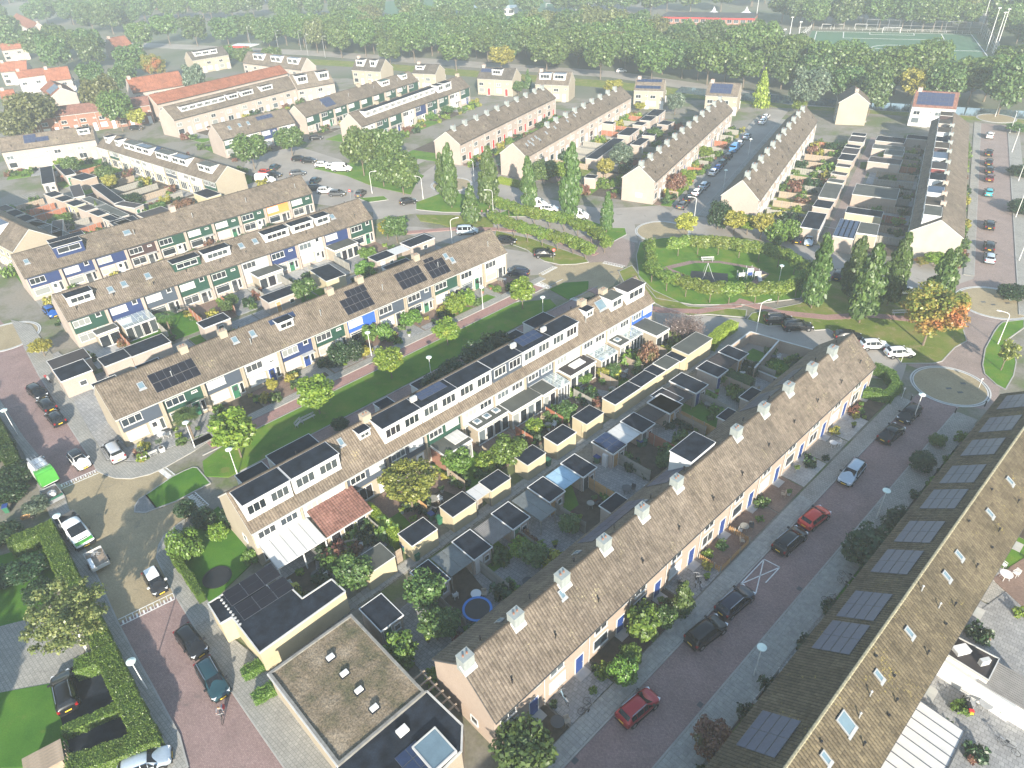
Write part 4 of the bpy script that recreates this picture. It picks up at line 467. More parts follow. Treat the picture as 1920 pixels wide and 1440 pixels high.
# near pavement slabs and the alley slabs as real pieces (too many to pick singly)
def slabs(name, u0, u1, n0, n1, s, z, mat, gap=.012):
    mb = MB(); nu = int((u1-u0)/s); nn = int((n1-n0)/s)
    for i in range(nu):
        for j in range(nn):
            dz = rng.uniform(-.004, .006); a0, b0 = u0+i*s+gap, n0+j*s+gap; a1, b1 = u0+(i+1)*s-gap, n0+(j+1)*s-gap
            P = [un(a0,b0), un(a1,b0), un(a1,b1), un(a0,b1)]; q = gap*.6
            Pi = [un(a0+q,b0+q), un(a1-q,b0+q), un(a1-q,b1-q), un(a0+q,b1-q)]
            zt = z + .018 + dz; k = len(mb.v); mb.v += [(p[0],p[1],z) for p in P] + [(p[0],p[1],zt + rng.uniform(-.002,.002)) for p in Pi]
            m_ = rng.choice((0,0,0,1,1,2)); mb.f += [(k+4,k+5,k+6,k+7),(k,k+1,k+5,k+4),(k+1,k+2,k+6,k+5),(k+2,k+3,k+7,k+6),(k+3,k,k+4,k+7)]; mb.m += [m_]*5
    return tag(mb.build(name, mat), kind='stuff', label='loose grey square slabs laid along the pavement')
SL = [plain('slab_grey_a', (.29,.29,.27), .85, .15, 2), plain('slab_grey_b', (.31,.31,.285), .85, .15, 2), plain('slab_grey_c', (.27,.27,.255), .85, .15, 2)]
s1_ = slabs('paving_slabs', 14, 62, 19.15, 20.8, .4, .11, SL); s1_['category'] = 'paving'; s1_['label'] = 'grey square slabs of the pavement before the long tan terrace'
s2_ = slabs('paving_slabs', 20, 62, 11.45, 13.9, .4, .11, SL); s2_['category'] = 'paving'; s2_['label'] = 'grey square slabs of the pavement along the hedges and dark roof'
s3_ = slabs('paving_slabs', 12, 84, 43.9, 45.1, .6, .03, SL, .02); s3_['category'] = 'paving'; s3_['label'] = 'rough concrete slabs paving the long garden alley'
# garden patches in the plots
def patches(row, side, d0, d1, kinds, seed, uw=5.68, skip=(), fixed=None):
    x, y, a, L, D, ze, zr = row; rr = random.Random(seed); nU = max(1, round(L/uw)); uw = L/nU; out = []
    for k in range(nU):
        if k in skip: continue
        kd = fixed[k] if fixed else rr.choice(kinds)
        def P(u_, v_):
            v2 = -v_ if side < 0 else D + v_
            return (x + u_*math.cos(a) - v2*math.sin(a), y + u_*math.sin(a) + v2*math.cos(a))
        out.append((kd, [P(k*uw+.1,d0), P((k+1)*uw-.1,d0), P((k+1)*uw-.1,d1), P(k*uw+.1,d1)]))
        if not fixed and rr.random() < .6:
            h0 = rr.uniform(.3,.7); out.append((rr.choice(('soil','grass','slabd')), [P(k*uw+.2,d0+(d1-d0)*h0), P(k*uw+uw*rr.uniform(.4,.95),d0+(d1-d0)*h0), P(k*uw+uw*rr.uniform(.4,.95),d1-.2), P(k*uw+.2,d1-.2)]))
    return out
SH = {}
def addp(L, z=.05):
    for i, (kd, p) in enumerate(L): SH.setdefault(kd, MB()).prism(p, 0, z + {'slab':0,'slabd':.012,'slabl':.004,'brickp':.008,'grass':.03,'grassd':.034,'soil':.024,'grassy':.036}.get(kd,0) + .0005*(i%6), bottom=False)
RW = {k: v for k, v in ROWS.items()}
addp(patches(RW['A'], -1, 0, 2.85, [], 3, fixed=['soil','slabd','soil','soil','slabd','brickp','brickp','brickp','slabl','slab','slabl','soil','soil']))
addp(patches(RW['A'], 1, .2, 9.5, ['slabd','slabd','grassd','soil','slabd','slab'], 5))
addp(patches(RW['C'], -1, .2, 7.2, ['brickp','slabd','grass','slabd','brickp'], 8))
addp(patches(RW['D'], -1, .2, 4.8, ['slab','slabd','brickp','soil','soil'], 4, skip=(0,)))
addp(patches(RW['D'], 1, 2, 14, ['slabd','grassd','slabd','slab'], 14)); addp(patches(RW['E'], -1, .2, 9, ['slabd','grassd','brickp','slabl','grass'], 24))
addp(patches(RW['E'], 1, .2, 5, ['slab','slabd'], 34)); addp(patches(RW['F'], -1, .2, 6, ['slab','slabl','soil','slab'], 44)); addp(patches(RW['F'], 1, .2, 16, ['grass','grassd','soil','slab'], 54))
addp(patches(RW['G'], -1, .2, 16, ['soil','grass','slab','slabd'], 55)); addp(patches(RW['G'], 1, .5, 8, ['grass','slab'], 56))
for k, s_ in (('O',61),('P',62),('N',63),('M',64)):
    addp(patches(RW[k], -1, .2, 4.2 if k in 'OM' else 12, ['grass','slab','soil','brickp','slabl','grassy'], s_)); 
    if k != 'P': addp(patches(RW[k], 1, .2, 12 if k in 'OM' else 5, ['grass','slab','soil','slabd'], s_+10))
addp(patches(RW['Q'], 1, .2, 10.5, ['slabd','slab','soil','slabd'], 71)); addp(patches(RW['Q'], -1, .2, 1.6, ['grass','soil','grassy'], 72)); addp(patches(RW['B'], 1, .1, 1.6, ['slabd','grassd','slab','soil'], 73)); addp(patches(RW['B'], -1, .1, 11, ['brickp','slabd','grass','slab','soil'], 74))
addp(patches(HOUSES['H'], -1, .2, 14, ['soil','slab','grass','slabd'], 57)); addp(patches(RW['I'], -1, .2, 8, ['slab','slabd','grass'], 58))
addp(patches(RW['Rr'], -1, .2, 12, ['soil','slab','grass','slabd'], 59)); addp(patches(RW['J'], 1, .2, 9, ['grass','slab'], 60))
for k in 'KLJ': addp(patches(RW[k], -1, .2, 5, ['grass','slab','soil'], 81)); addp(patches(RW[k], 1, .2, 7, ['grass','slab'], 82))
for k, mb in SH.items(): tag(mb.build('garden_'+{'slab':'paving','slabd':'dark_paving','slabl':'light_paving','brickp':'brick_paving','grass':'lawn','grassd':'green_lawn','grassy':'dry_lawn','soil':'soil'}[k], M[k]), kind='structure')
# canal beyond the houses, pitches
M['water'] = plain('canal_water', (.10,.14,.15), .08, .1, .05, spec=.8)
struct('canal_water', [(60,252),(80,236),(118,216),(190,182),(260,140),(264,147),(192,191),(120,226),(84,246),(64,260)], -.01, .02, M['water'])
struct('verge_grass', [(-120,352),(-60,322),(40,262),(86,226),(150,195),(156,203),(92,232),(44,272),(-56,332),(-116,362)], -.01, .008, M['grassy'])
PP = [Vector(p) for p in PTS['pitch']]
struct('football_pitch', [PP[0], PP[1], PP[2], PP[3], (205,265), (118,300)], 0, .05, M['turf'])
struct('training_ground', [(20,420),(120,375),(128,345),(100,330),(10,370)], 0, .04, M['sand']); struct('second_pitch', [(-60,470),(60,425),(20,560),(-90,560)], 0, .04, M['turf'])
lm = MB()
def pl(a, b): lm.bar((*a, .07), (*b, .07), .35, .02)
a, b = PP[1], PP[2]; e = (b-a); L = e.length; e = e/L; q = Vector((e.y, -e.x))
for k, (s0, d0, s1, d1) in enumerate([(2,1.5,L-2,1.5),(2,1.5,2,80),(L-2,1.5,L-2,80),(2,42,L-2,42),(L/2-20,1.5,L/2-20,18),(L/2+20,1.5,L/2+20,18),(L/2-20,18,L/2+20,18),(L/2-9,1.5,L/2-9,7),(L/2+9,1.5,L/2+9,7),(L/2-9,7,L/2+9,7)]):
    pl(a+e*s0+q*d0, a+e*s1+q*d1)
c_ = a+e*L/2+q*42
for k in range(32):
    t0, t1 = 2*math.pi*k/32, 2*math.pi*(k+1)/32; pl(c_+Vector((9.15*math.cos(t0),9.15*math.sin(t0))), c_+Vector((9.15*math.cos(t1),9.15*math.sin(t1))))
tag(lm.build('pitch_marking', M['paint']), kind='structure')

# ---------------------------------------------------------------- windows, doors
WC = {}
def win_meshes(w, h, n, fmat, pmat, transom=False):
    key = (round(w,2), round(h,2), n, fmat, pmat, transom)
    if key in WC: return WC[key]
    f = MB(); t = .07
    f.box(-w/2, -.07, 0, w/2, .0, t); f.box(-w/2, -.07, h-t, w/2, .0, h); f.box(-w/2, -.07, t, -w/2+t, .0, h-t); f.box(w/2-t, -.07, t, w/2, .0, h-t)
    for k in range(1, n): x = -w/2 + w*k/n; f.box(x-.03, -.065, t, x+.03, .0, h-t)
    if transom: f.box(-w/2+t, -.062, h*.76, w/2-t, .0, h*.76+.05)
    f.box(-w/2-.06, -.13, -.06, w/2+.06, .0, -.002, 1)
    p = MB(); ww_ = (w-2*t)/n
    for k in range(n): p.box(-w/2+t+ww_*k+.031, -.035, t+.001, -w/2+t+ww_*(k+1)-.031, -.005, h-t-.001)
    WC[key] = (f.mesh('window_frame', [M[fmat], M['concrete'] if fmat != 'white' else M['offwhite']]), p.mesh('pane', M[pmat])); return WC[key]
def window(par, x, z, w, h, n=2, fm='white', pm='pane', y=0, rz=0, split=True, sill=None, transom=False):
    a, b = win_meshes(w, h, n, fm, pm, transom)
    o = link('window', a, par, (x, y, z), rz)
    p = link('pane', b, o)
    if sill: s_ = MB().box(-w/2-.05, -.1, -.1, w/2+.05, -.002, -.061); 
    if sill: s_.build('sill', M[sill], o)
    return o
DC = {}
def door(par, x, z, mat, y=0, rz=0, w=.95, h=2.15, glass=False):
    k = (mat, w, h, glass)
    if k not in DC:
        f = MB(); f.box(-w/2-.08, -.06, 0, -w/2, 0, h+.08); f.box(w/2, -.06, 0, w/2+.08, 0, h+.08); f.box(-w/2, -.06, h, w/2, 0, h+.08)
        l = MB().box(-w/2+.002, -.04, .001, w/2-.002, -.01, h-.001); hd = MB().box(w/2-.14, -.09, .98, w/2-.08, -.041, 1.1)
        g = MB().box(-w/2+.2, -.055, 1.2, w/2-.2, -.041, h-.25)
        DC[k] = (l.mesh('door', M[mat]), f.mesh('door_frame', M['white']), hd.mesh('handle', M['metal']), g.mesh('pane', M['paned']))
    a, b, c, g = DC[k]
    o = link('door', a, par, (x, y, z), rz); link('door_frame', b, o); link('handle', c, o)
    if glass: link('pane', g, o)
    return o
# ---------------------------------------------------------------- roofs
def tile_field(L, S, step=.3, course=.34, detail=2):
    """tiles of one slope: x along the ridge, y down the slope from the eave (0) up to the ridge (S); real stepped courses"""
    nc = max(1, int(round(S/course))); course = S/nc; nx = int(L/step); step = L/nx
    V = []; F = []; UV = []
    if detail == 2: xs = np.array([0, .12, .5, .88]); hs = np.array([.0, .032, .052, .032])
    else: xs = np.array([0]); hs = np.array([.02])
    X = (np.arange(nx)[:, None]*step + xs[None, :]*step).ravel(); X = np.append(X, L); Hh = np.append(np.tile(hs, nx), hs[0])
    if detail == 1: X = np.linspace(0, L, max(2, int(L/1.9))); Hh = np.full(len(X), .02)
    n = len(X); jit = nrg.normal(0, .004, (nc, nx))
    for c_ in range(nc):
        y0, y1 = c_*course - .02, (c_+1)*course
        ji = np.append(np.repeat(jit[c_], len(xs)), jit[c_, -1]) if detail == 2 else nrg.normal(0, .006, n)
        for y_, hz in ((y0, 0.0), (y0, .055), (y1, .008)):
            V.append(np.stack([X, np.full(n, y_), (Hh + hz + ji) if hz > 0 else np.zeros(n)], 1))
    V = np.concatenate(V); rows = 3*nc
    for c_ in range(nc):
        for k in (0, 1):
            a = (3*c_+k)*n; i = np.arange(n-1); F.append(np.stack([a+i, a+i+1, a+n+i+1, a+n+i], 1))
    F = np.concatenate(F); return V, F
def mesh_np(name, V, F, mats, uv=None, rnd=None):
    me = bpy.data.meshes.new(name); nv, nf = len(V), len(F); k = F.shape[1]
    me.vertices.add(nv); me.vertices.foreach_set('co', V.astype(np.float32).ravel())
    me.loops.add(nf*k); me.loops.foreach_set('vertex_index', F.astype(np.int32).ravel())
    me.polygons.add(nf); me.polygons.foreach_set('loop_start', np.arange(0, nf*k, k, dtype=np.int32)); me.polygons.foreach_set('loop_total', np.full(nf, k, dtype=np.int32))
    for m_ in (mats if isinstance(mats, list) else [mats]): me.materials.append(m_)
    if uv is not None:
        l = me.uv_layers.new(name='UVMap'); l.data.foreach_set('uv', uv[F.ravel()].astype(np.float32).ravel())
    if rnd is not None:
        at = me.attributes.new('rnd', 'FLOAT', 'FACE'); at.data.foreach_set('value', rnd.astype(np.float32))
    me.update(calc_edges=True); me.validate(); return me
def solar(par, T, nx, ny, w=1.62, h=.98, mat='solar', name='solar_panel', rows_gap=.03):
    key = (w, h, mat)
    if key not in WC:
        b = MB(); b.box(0, 0, 0, w-.02, h-.02, .035, 1); b.box(.02, .02, .0351, w-.04, h-.04, .04, 0); WC[key] = b.mesh('solar_panel', [M[mat], M['solarf']])
    for i in range(nx):
        for j in range(ny):
            o = link(name, WC[key], par); o.matrix_local = T @ Matrix.Translation((i*(w+.01), j*(h+rows_gap), 0))
def skylight(par, T, w=.8, h=1.1):
    key = ('sky', w, h)
    if key not in WC:
        f = MB(); t = .09; z = .11
        f.box(0,0,0,w,t,z); f.box(0,h-t,0,w,h,z); f.box(0,t,0,t,h-t,z); f.box(w-t,t,0,w,h-t,z); f.box(-.1,-.22,0,w+.1,0,.02,0)
        g = MB().box(t,t,.02,w-t,h-t,.085); WC[key] = (f.mesh('skylight', M['metal']), g.mesh('pane', M['skylight']))
    o = link('skylight', WC[key][0], par); o.matrix_local = T; link('pane', WC[key][1], o)
def slopeT(u, s, side, D, ze, zr, lift=.21):
    """matrix of a point on a slope: u along, s metres up from the eave, side F or B"""
    p = math.atan2(zr-ze, D/2)
    if side == 'F': return Matrix.Translation((u, 0, ze)) @ Matrix.Rotation(p, 4, 'X') @ Matrix.Translation((0, s, lift))
    return Matrix.Translation((u, D, ze)) @ Matrix.Rotation(math.pi, 4, 'Z') @ Matrix.Rotation(p, 4, 'X') @ Matrix.Translation((0, s, lift))
VENT = MB().tube((0,0,-.1),(0,0,.32),.06,.05,8).tube((0,0,.32),(0,0,.45),.10,.10,8).mesh('roof_vent', M['black'])
VENTM = MB().tube((0,0,-.2),(0,0,.8),.06,.06,8).tube((0,0,.8),(0,0,.9),.11,.03,8).mesh('roof_vent', M['metal'])
POT = MB().tube((0,0,0),(0,0,.16),.09,.08,8).mesh('chimney_pot', M['wallR'])
def chimney(par, u, y, z0, h=1.15, w=1.1, d=.92, mat='zinc'):
    zr = z0
    b = MB().box(-w/2, -d/2, -.75, w/2, d/2, h); b.box(-w/2-.03, -d/2-.03, h, w/2+.03, d/2+.03, h+.05)
    o = b.build('chimney', M[mat], par, (u, y, zr))
    link('chimney_pot', POT, o, (-.2, 0, h+.05)); link('chimney_pot', POT, o, (.2, 0, h+.05))
    if mat == 'zinc':
        f = MB(); zf = lambda y_: .13+(y_+.22)*-1*-.9 if 0 else .12+min(0, y_-.0)*.9
        q_ = [(-w/2-.10,-d/2-.22),(w/2+.10,-d/2-.22),(w/2+.10,0),(-w/2-.10,0)]; f.face([(a_,b_,zf(b_)) for a_,b_ in q_]); f.face([(a_,b_,zf(b_)-.1) for a_,b_ in q_][::-1]); 
        f.build('lead_flashing', M['offwhite'], o)
    return o
def dormer(par, u0, u1, y0, y1, z0, z1, n=3, wall='white', roof='felt', side='F', D=8, wh=None, gable=False, blank=False, z1b=None):
    """box dormer: y0 front face, y1 where its flat roof meets the slope"""
    z1b = z1 if z1b is None else z1b
    L = u1-u0
    o = thing('dormer', 0, 0); o.parent = par
    bpy.data.objects.remove(o)
    b = MB(); b.box(0, 0, 0, L, y1-y0, z1-z0-.001)
    o = b.build('dormer', M[wall], par, (u0, y0, z0) if side == 'F' else (u1, D-y0, z0), 0 if side == 'F' else math.pi)
    rf = MB(); rf.box(-.09, -.12, z1-z0, L+.09, y1-y0+.05, z1-z0+.10, 1); rf.box(-.02, -.05, z1-z0+.101, L+.02, y1-y0, z1-z0+.115, 0); rf.build('dormer_roof', [M[roof], M['white'] if wall=='white' else M['offwhite']], o)
    if not blank:
        k = max(1, int(L/2.6)); wh = wh or (z1-z0)*.48
        for i in range(k): window(o, L*(i+.5)/k, (z1-z0)*.40, L/k*.78, wh, max(2, int(n*L/k/4+.5)) if L > 2.5 else 2, rz=0, y=-.002, pm='paned')
    return o
FACT = {}
def terrace(key, q, wall='wallA', roof='roof', near=0, label='', style='brick', uw=5.68, cols=None, doorcols=('bluep',), chim=None, chimmat='zinc', group=None, name='terraced_row', ridge='roof', vents=True, back=True, detailF=True):
    x, y, a, L, D, ze, zr = q; rr = random.Random(hash_(key)); nU = max(1, round(L/uw)); uw = L/nU; p = math.atan2(zr-ze, D/2); S = (D/2)/math.cos(p)
    t = thing(name, x, y, 0, a, label, 'terrace' if nU > 2 else 'house', group)
    w = MB(); i = 0
    w.v += [(0,0,0),(L,0,0),(L,D,0),(0,D,0),(0,0,ze),(L,0,ze),(L,D,ze),(0,D,ze),(0,D/2,zr),(L,D/2,zr)]
    w.f += [(0,1,5,4),(2,3,7,6),(1,2,6,9,5),(3,0,4,8,7),(4,5,9,8),(6,7,8,9)]; w.m += [0]*6
    w.build('wall', M[wall], t)
    # roof slabs with overhang, and tiles
    oh = .22
    for side in 'FB':
        T = slopeT(-.06 if side == 'F' else L+.06, -oh, side, D, ze, zr, .02)
        sb = MB().box(0, 0, 0, L+.12, S+oh, .085, 0, T); ro = sb.build('roof_slab', M['roofdark'], t)
        V, F_ = tile_field(L+.12, S+oh, detail=near)
        uv = V[:, :2].copy(); Vh = np.array((T @ Matrix.Translation((0,0,.086)))); V4 = np.concatenate([V, np.ones((len(V),1))], 1) @ Vh.T
        me = mesh_np('roof_tiles', V4[:, :3], F_, M[roof], uv=uv); tag(link('roof_tiles', me, t), kind='stuff')
    rb = MB(); nr = int(L/.4)
    for k in range(nr): s_ = L/nr; rb.tube((k*s_, D/2, zr+.10+rr.uniform(-.01,.01)), ((k+1)*s_-.02, D/2, zr+.10), .13, .12, 6)
    tag(rb.build('ridge_tiles', M['ridgel' if roof == 'roofB' else roof], t), kind='stuff')
    vb = MB()
    for xx in (-.04, L+.04):
        vb = MB(); vb.bar((xx, -.2, ze-.12), (xx, D/2, zr+.08), .06, .14); vb.bar((xx, D+.2, ze-.12), (xx, D/2, zr+.08), .06, .14); vb.build('verge_board', M['offwhite'] if wall != 'wallA' else M['darkgrey'], t)
    for yy in (-.27, D+.27): MB().box(-.05, yy-.06, ze-.24, L+.05, yy+.06, ze-.12).build('gutter', M['darkgrey'] if wall in ('wallA','wallP') else M['offwhite'], t)
    # chimneys and vents
    if chim:
        for s_ in chim: chimney(t, s_, D/2 - (.22 if chimmat=='zinc' else 0), zr+.1, mat=chimmat, h=.9 if chimmat=='zinc' else .75)
    if vents:
        for k in range(nU):
            for (du, ss, vm) in ((.35+.2*rr.random(), 1.1+.5*rr.random(), VENT),) if chimmat=='zinc' else ((.5, 2.2, VENTM),) if k % 2 else ():
                o = link('roof_vent', vm, t); Tm = slopeT(uw*(k+du), ss, 'F', D, ze, zr); o.location = Tm.to_translation()
                if near and key != 'B': 
                    o = link('roof_vent', VENT, t); Tm = slopeT(uw*(k+.5), S-.9, 'B', D, ze, zr); o.location = Tm.to_translation()
    # facades
    for k in range(nU):
        u = uw*k; c = (cols[k % len(cols)] if cols else None); dc = doorcols[k % len(doorcols)]
        if style == 'brick':
            window(t, u+1.45, 3.05, 1.7, 1.05, 2, y=-.002, sill='wallR'); window(t, u+4.75 if uw>5 else u+4, 3.75, .75, .32, 1, y=-.002, pm='paned')
            window(t, u+1.5, .85, 2.0, 1.45, 2 if k%2 else 1, y=-.002, sill='wallR', pm='panew' if k%3==1 else 'pane'); door(t, u+4.3, .12, dc, y=-.002)
            MB().tube((0,0,0),(0,0,ze-.3),.045).build('drainpipe', M['offwhite'], t, (u+uw-.12, -.08, 0))
            MB().box(-.7,-.9,0,.7,-.001,.12).build('doorstep', M['concrete'], t, (u+4.3, 0, 0))
        elif style == 'panel':
            c = c or 'slate'
            e_ = .03; lo = 2.35; P_ = MB()
            P_.box(0,0,0, uw-.62, .05, ze-lo-.35); P_.build('cladding_panel', M['p_'+c], t, (u+.31, -.052, lo))
            if k: MB().box(0,-.42,0,.28,0,ze-.25).build('party_pier', M[wall], t, (u-.14, 0, 0))
            wht = 'panew' if rr.random() < .35 else 'pane'
            window(t, u+1.75, ze-1.62, 2.5, 1.12, 3, y=-.056, pm=wht)
            if rr.random() < .6: window(t, u+4.35, ze-1.0 if c != 'white' else ze-1.5, .8, .32 if rr.random()<.5 else .8, 1, y=-.056, pm='paned')
            window(t, u+1.8, .75, 2.5, 1.45, rr.choice((1,2)), y=-.012, pm='panew' if rr.random()<.3 else 'pane', transom=True); door(t, u+4.0, .1, rr.choice(('white','bluep','darkgrey','greenp')), y=-.012, glass=True)
            window(t, u+4.95, .5, .6, 1.7, 1, y=-.012, pm='paned')
            MB().box(-1.0,-.9,0,1.0,0,.08).build('canopy', M['offwhite'], t, (u+4.2, -.002, 2.3)) if rr.random() < .3 else None
        elif style == 'white':
            P_ = MB().box(0,0,0,uw-.3,.05,ze-2.55-.2); P_.build('cladding_panel', M['p_'+(c or 'white')], t, (u+.15, -.052, 2.55))
            window(t, u+1.55, ze-1.45, 2.0, .95, 3, y=-.056); window(t, u+4.1, ze-1.45, 2.0, .95, 3, y=-.056, pm='panew' if rr.random()<.4 else 'pane')
            window(t, u+1.8, .4, 2.6, 1.9, 3, y=-.002, pm='paned'); door(t, u+4.5, .1, 'white', y=-.002, glass=True)
            if k: MB().box(0,-.25,0,.2,0,ze-.25).build('party_pier', M['wallY'], t, (u-.1, 0, 0))
        if back:
            window(t, u+1.5, 3.0, 1.6, 1.0, 2, y=D+.002, rz=math.pi); window(t, u+4.2, 3.0, 1.1, 1.0, 1, y=D+.002, rz=math.pi)
            window(t, u+1.6, .7, 2.2, 1.5, 2, y=D+.002, rz=math.pi); door(t, u+4.3, .1, 'white', y=D+.002, rz=math.pi, glass=True)
    return t
def hash_(s): return sum(ord(ch)*(i+3) for i, ch in enumerate(s))
ZB = {}
def side_win(t, L, D, which=0, n=1, z=1.0):
    for k in range(n):
        window(t, 0 if which == 0 else L, z, .9, .9, 1, y=D*.35+k*2.4, rz=-math.pi/2 if which == 0 else math.pi/2, sill='wallR')
# --- row A: long tan terrace with the row of pale chimneys
tA = terrace('A', RW['A'], 'wallA', 'roof', 2, 'long pink brick terrace in front, tan tiled roof with eleven pale square chimneys', 'brick', chim=[.45,5.9,11.5,17.1,22.7,28.3,39.3,45.0,50.6,56.3,61.7])
LA, DA, zeA, zrA = RW['A'][3:]
side_win(tA, LA, DA, 0, 1, .9)
for u_, s_, sd in [(10.5,3.6,'F'),(5.6,3.3,'B'),(16,2.4,'B'),(25,3.4,'B'),(47.8,3.4,'B')]: skylight(tA, slopeT(u_, s_, sd, DA, zeA, zrA), .55, .8)
solar(tA, slopeT(25.5, .5, 'B', DA, zeA, zrA), 8, 2, .98, 1.3)
solar(tA, slopeT(33.5, .5, 'B', DA, zeA, zrA), 5, 2, .98, 1.6); solar(tA, slopeT(51.5, .6, 'B', DA, zeA, zrA), 5, 2, .98, 1.6); solar(tA, slopeT(58, 1.6, 'B', DA, zeA, zrA), 5, 1, .98, 1.6)
dormer(tA, 31.9, 36.3, .6, 3.2, zeA+.3, zrA+.25, 3, 'white', 'felt', 'B', DA)
# --- row B: bottom right, mossy
LB, DB, zeB, zrB = RW['B'][3:]
xb, yb, ab = RW['B'][:3]; cut = 38.0
qB = (xb+cut*math.cos(ab), yb+cut*math.sin(ab), ab, LB-cut, DB, zeB, zrB)
tB = terrace('B', qB, 'wallA', 'roofB', 2, 'terrace at the lower right with mossy brown tiles, blue-black solar panels on the shaded slope', 'brick', doorcols=('greenp','bluep'), back=True)
def bu(px_u): return px_u - cut
sB = (DB/2)/math.cos(math.atan2(zrB-zeB, DB/2))
# --- C white dormer terrace
LC, DC_, zeC, zrC = RW['C'][3:]
tC = terrace('C', RW['C'], 'wallY', 'roofC', 2, 'white-panelled terrace covered in large white box dormers, cream gable at its left end', 'white', chim=[16.9, 54.2, 58.9], chimmat='wallY', cols=['white','white','slate','darkred' if 0 else 'slate','green','grey','white','slate','white','white','white','blue'])
k0, k1 = .42, DC_/2-.55
for (a_, b_, wl) in [(.3,5.5,'white'),(5.75,11.4,'white'),(17.2,22.55,'white'),(22.7,28.15,'white'),(28.3,33.8,'white'),(34.0,39.2,'p_slate'),(39.35,44.65,'white'),(44.8,50.2,'white')]:
    yy0 = .72; M.setdefault(wl, M.get(wl, M['white'])); dormer(tC, a_, b_, yy0, DC_/2-.2, zeC+.42, zrC-.0, 4, wl, 'felt', 'F', DC_)
dormer(tC, 14.9, 16.4, 2.1, DC_/2-.2, zeC+1.6, zrC-.15, 2, 'white', 'felt'); dormer(tC, 53.2, 54.8, 1.9, DC_/2-.2, zeC+1.4, zrC-.1, 2, 'white', 'felt'); dormer(tC, 58.0, 60.6, 1.2, DC_/2-.2, zeC+.9, zrC+.05, 2, 'white', 'feltg'); dormer(tC, 61.4, 65.6, 1.0, DC_/2-.1, zeC+.8, zrC+.15, 3, 'white', 'feltb')
skylight(tC, slopeT(12.6, 3.3, 'F', DC_, zeC, zrC), .6, .9); skylight(tC, slopeT(56.2, 2.6, 'F', DC_, zeC, zrC), 1.7, 1.5)
solar(tC, Matrix.Translation((23.6, 1.8, zrC+.12)), 4, 2, 1.0, .8); solar(tC, Matrix.Translation((40.2, 1.5, zrC+.22)) @ Matrix.Rotation(R(8), 4, 'X'), 4, 2, .95, .9, 'solarb')
side_win(tC, LC, DC_, 0, 1, 1.9)
acb = MB().box(-.42,-.18,0,.42,.18,.62).mesh('air_conditioner', M['offwhite'])
for u_ in (22.9, 39.3, 45.0): link('air_conditioner', acb, tC, (u_, 2.4, zrC+.12))
# --- D
tD = terrace('D', RW['D'], 'wallY', 'roof', 2, 'terrace with cream gable, tan roof, black solar fields and navy, green and blue cladding', 'panel', cols=['slate','green','slate','white','navy','green','blue','slate','slate','green','lgrey','white'], chim=[11.4,17.0,34.2,39.6,50.7], chimmat='wallY')
LD, DD, zeD, zrD = RW['D'][3:]
solar(tD, slopeT(5.8, .9, 'F', DD, zeD, zrD), 6, 2, .98, 1.35, 'solark'); solar(tD, slopeT(34.7, .5, 'F', DD, zeD, zrD), 5, 2, .98, 1.3, 'solark'); solar(tD, slopeT(36.2, 3.15, 'F', DD, zeD, zrD), 4, 1, .9, 1.15, 'solark')
solar(tD, slopeT(45.3, .8, 'F', DD, zeD, zrD), 5, 2, .98, 1.5, 'solark'); solar(tD, slopeT(51.2, .6, 'F', DD, zeD, zrD), 4, 2, .98, 1.45, 'solark'); solar(tD, slopeT(51.6, 3.6, 'F', DD, zeD, zrD), 2, 1, .98, .7, 'solark'); solar(tD, slopeT(23.5, 3.6, 'F', DD, zeD, zrD), 4, 1, 1.0, .85, 'solarb')
for u_, s_ in [(4.2,2.2),(17.6,3.2),(20.2,3.1),(55.5,3.0),(56.2,1.9)]: skylight(tD, slopeT(u_, s_, 'F', DD, zeD, zrD), .8, .95)
dormer(tD, 24.2, 26.6, 1.7, DD/2-.6, zeD+1.2, zrD-.35, 2, 'white', 'felt')
# --- E
tE = terrace('E', RW['E'], 'wallP', 'roof', 2, 'second panelled terrace with salmon brick gable, several white dormers and grey skylights', 'panel', cols=['green','navy','slate','green','green','grey','navy','lgrey','navy','green'], chim=[], vents=True)
LE, DE, zeE, zrE = RW['E'][3:]
for a_, b_ in [(1.3,5.1),(18.0,22.6),(23.4,28.1),(34.7,39.6),(40.2,44.7),(45.3,48.3)]: dormer(tE, a_, b_, 1.5, DE/2-.3, zeE+1.0, zrE-.15, 3, 'white' if a_ != 18.0 else 'p_green', 'felt')
for u_, s_ in [(7.3,2.2),(9.5,2.4),(13.4,2.5),(30.0,2.5),(32.7,2.5),(48.8,2.4)]: skylight(tE, slopeT(u_, s_, 'F', DE, zeE, zrE), .9, 1.0)
# --- F
tF = terrace('F', RW['F'], 'wallP', 'roof', 1, 'third panelled terrace, navy cladding on the left, green and one orange panel on the right', 'panel', cols=['navy','navy','navy','brown','green','green','green','green','orange','green'], chim=[28.9], chimmat='wallP')
LF, DF, zeF, zrF = RW['F'][3:]
dormer(tF, 6.2, 11.1, 1.3, DF/2-.2, zeF+1.1, zrF+.1, 2, 'p_navy', 'felt'); skylight(tF, slopeT(1.2, 2.4, 'F', DF, zeF, zrF), .8, .9); skylight(tF, slopeT(18.4, 2.5, 'F', DF, zeF, zrF), 1.3, .9)
dormer(tF, 6.4, 12.4, 1.7, DF/2-.2, zeF+1.1, zrF+.1, 2, 'white', 'felt', 'B', DF)
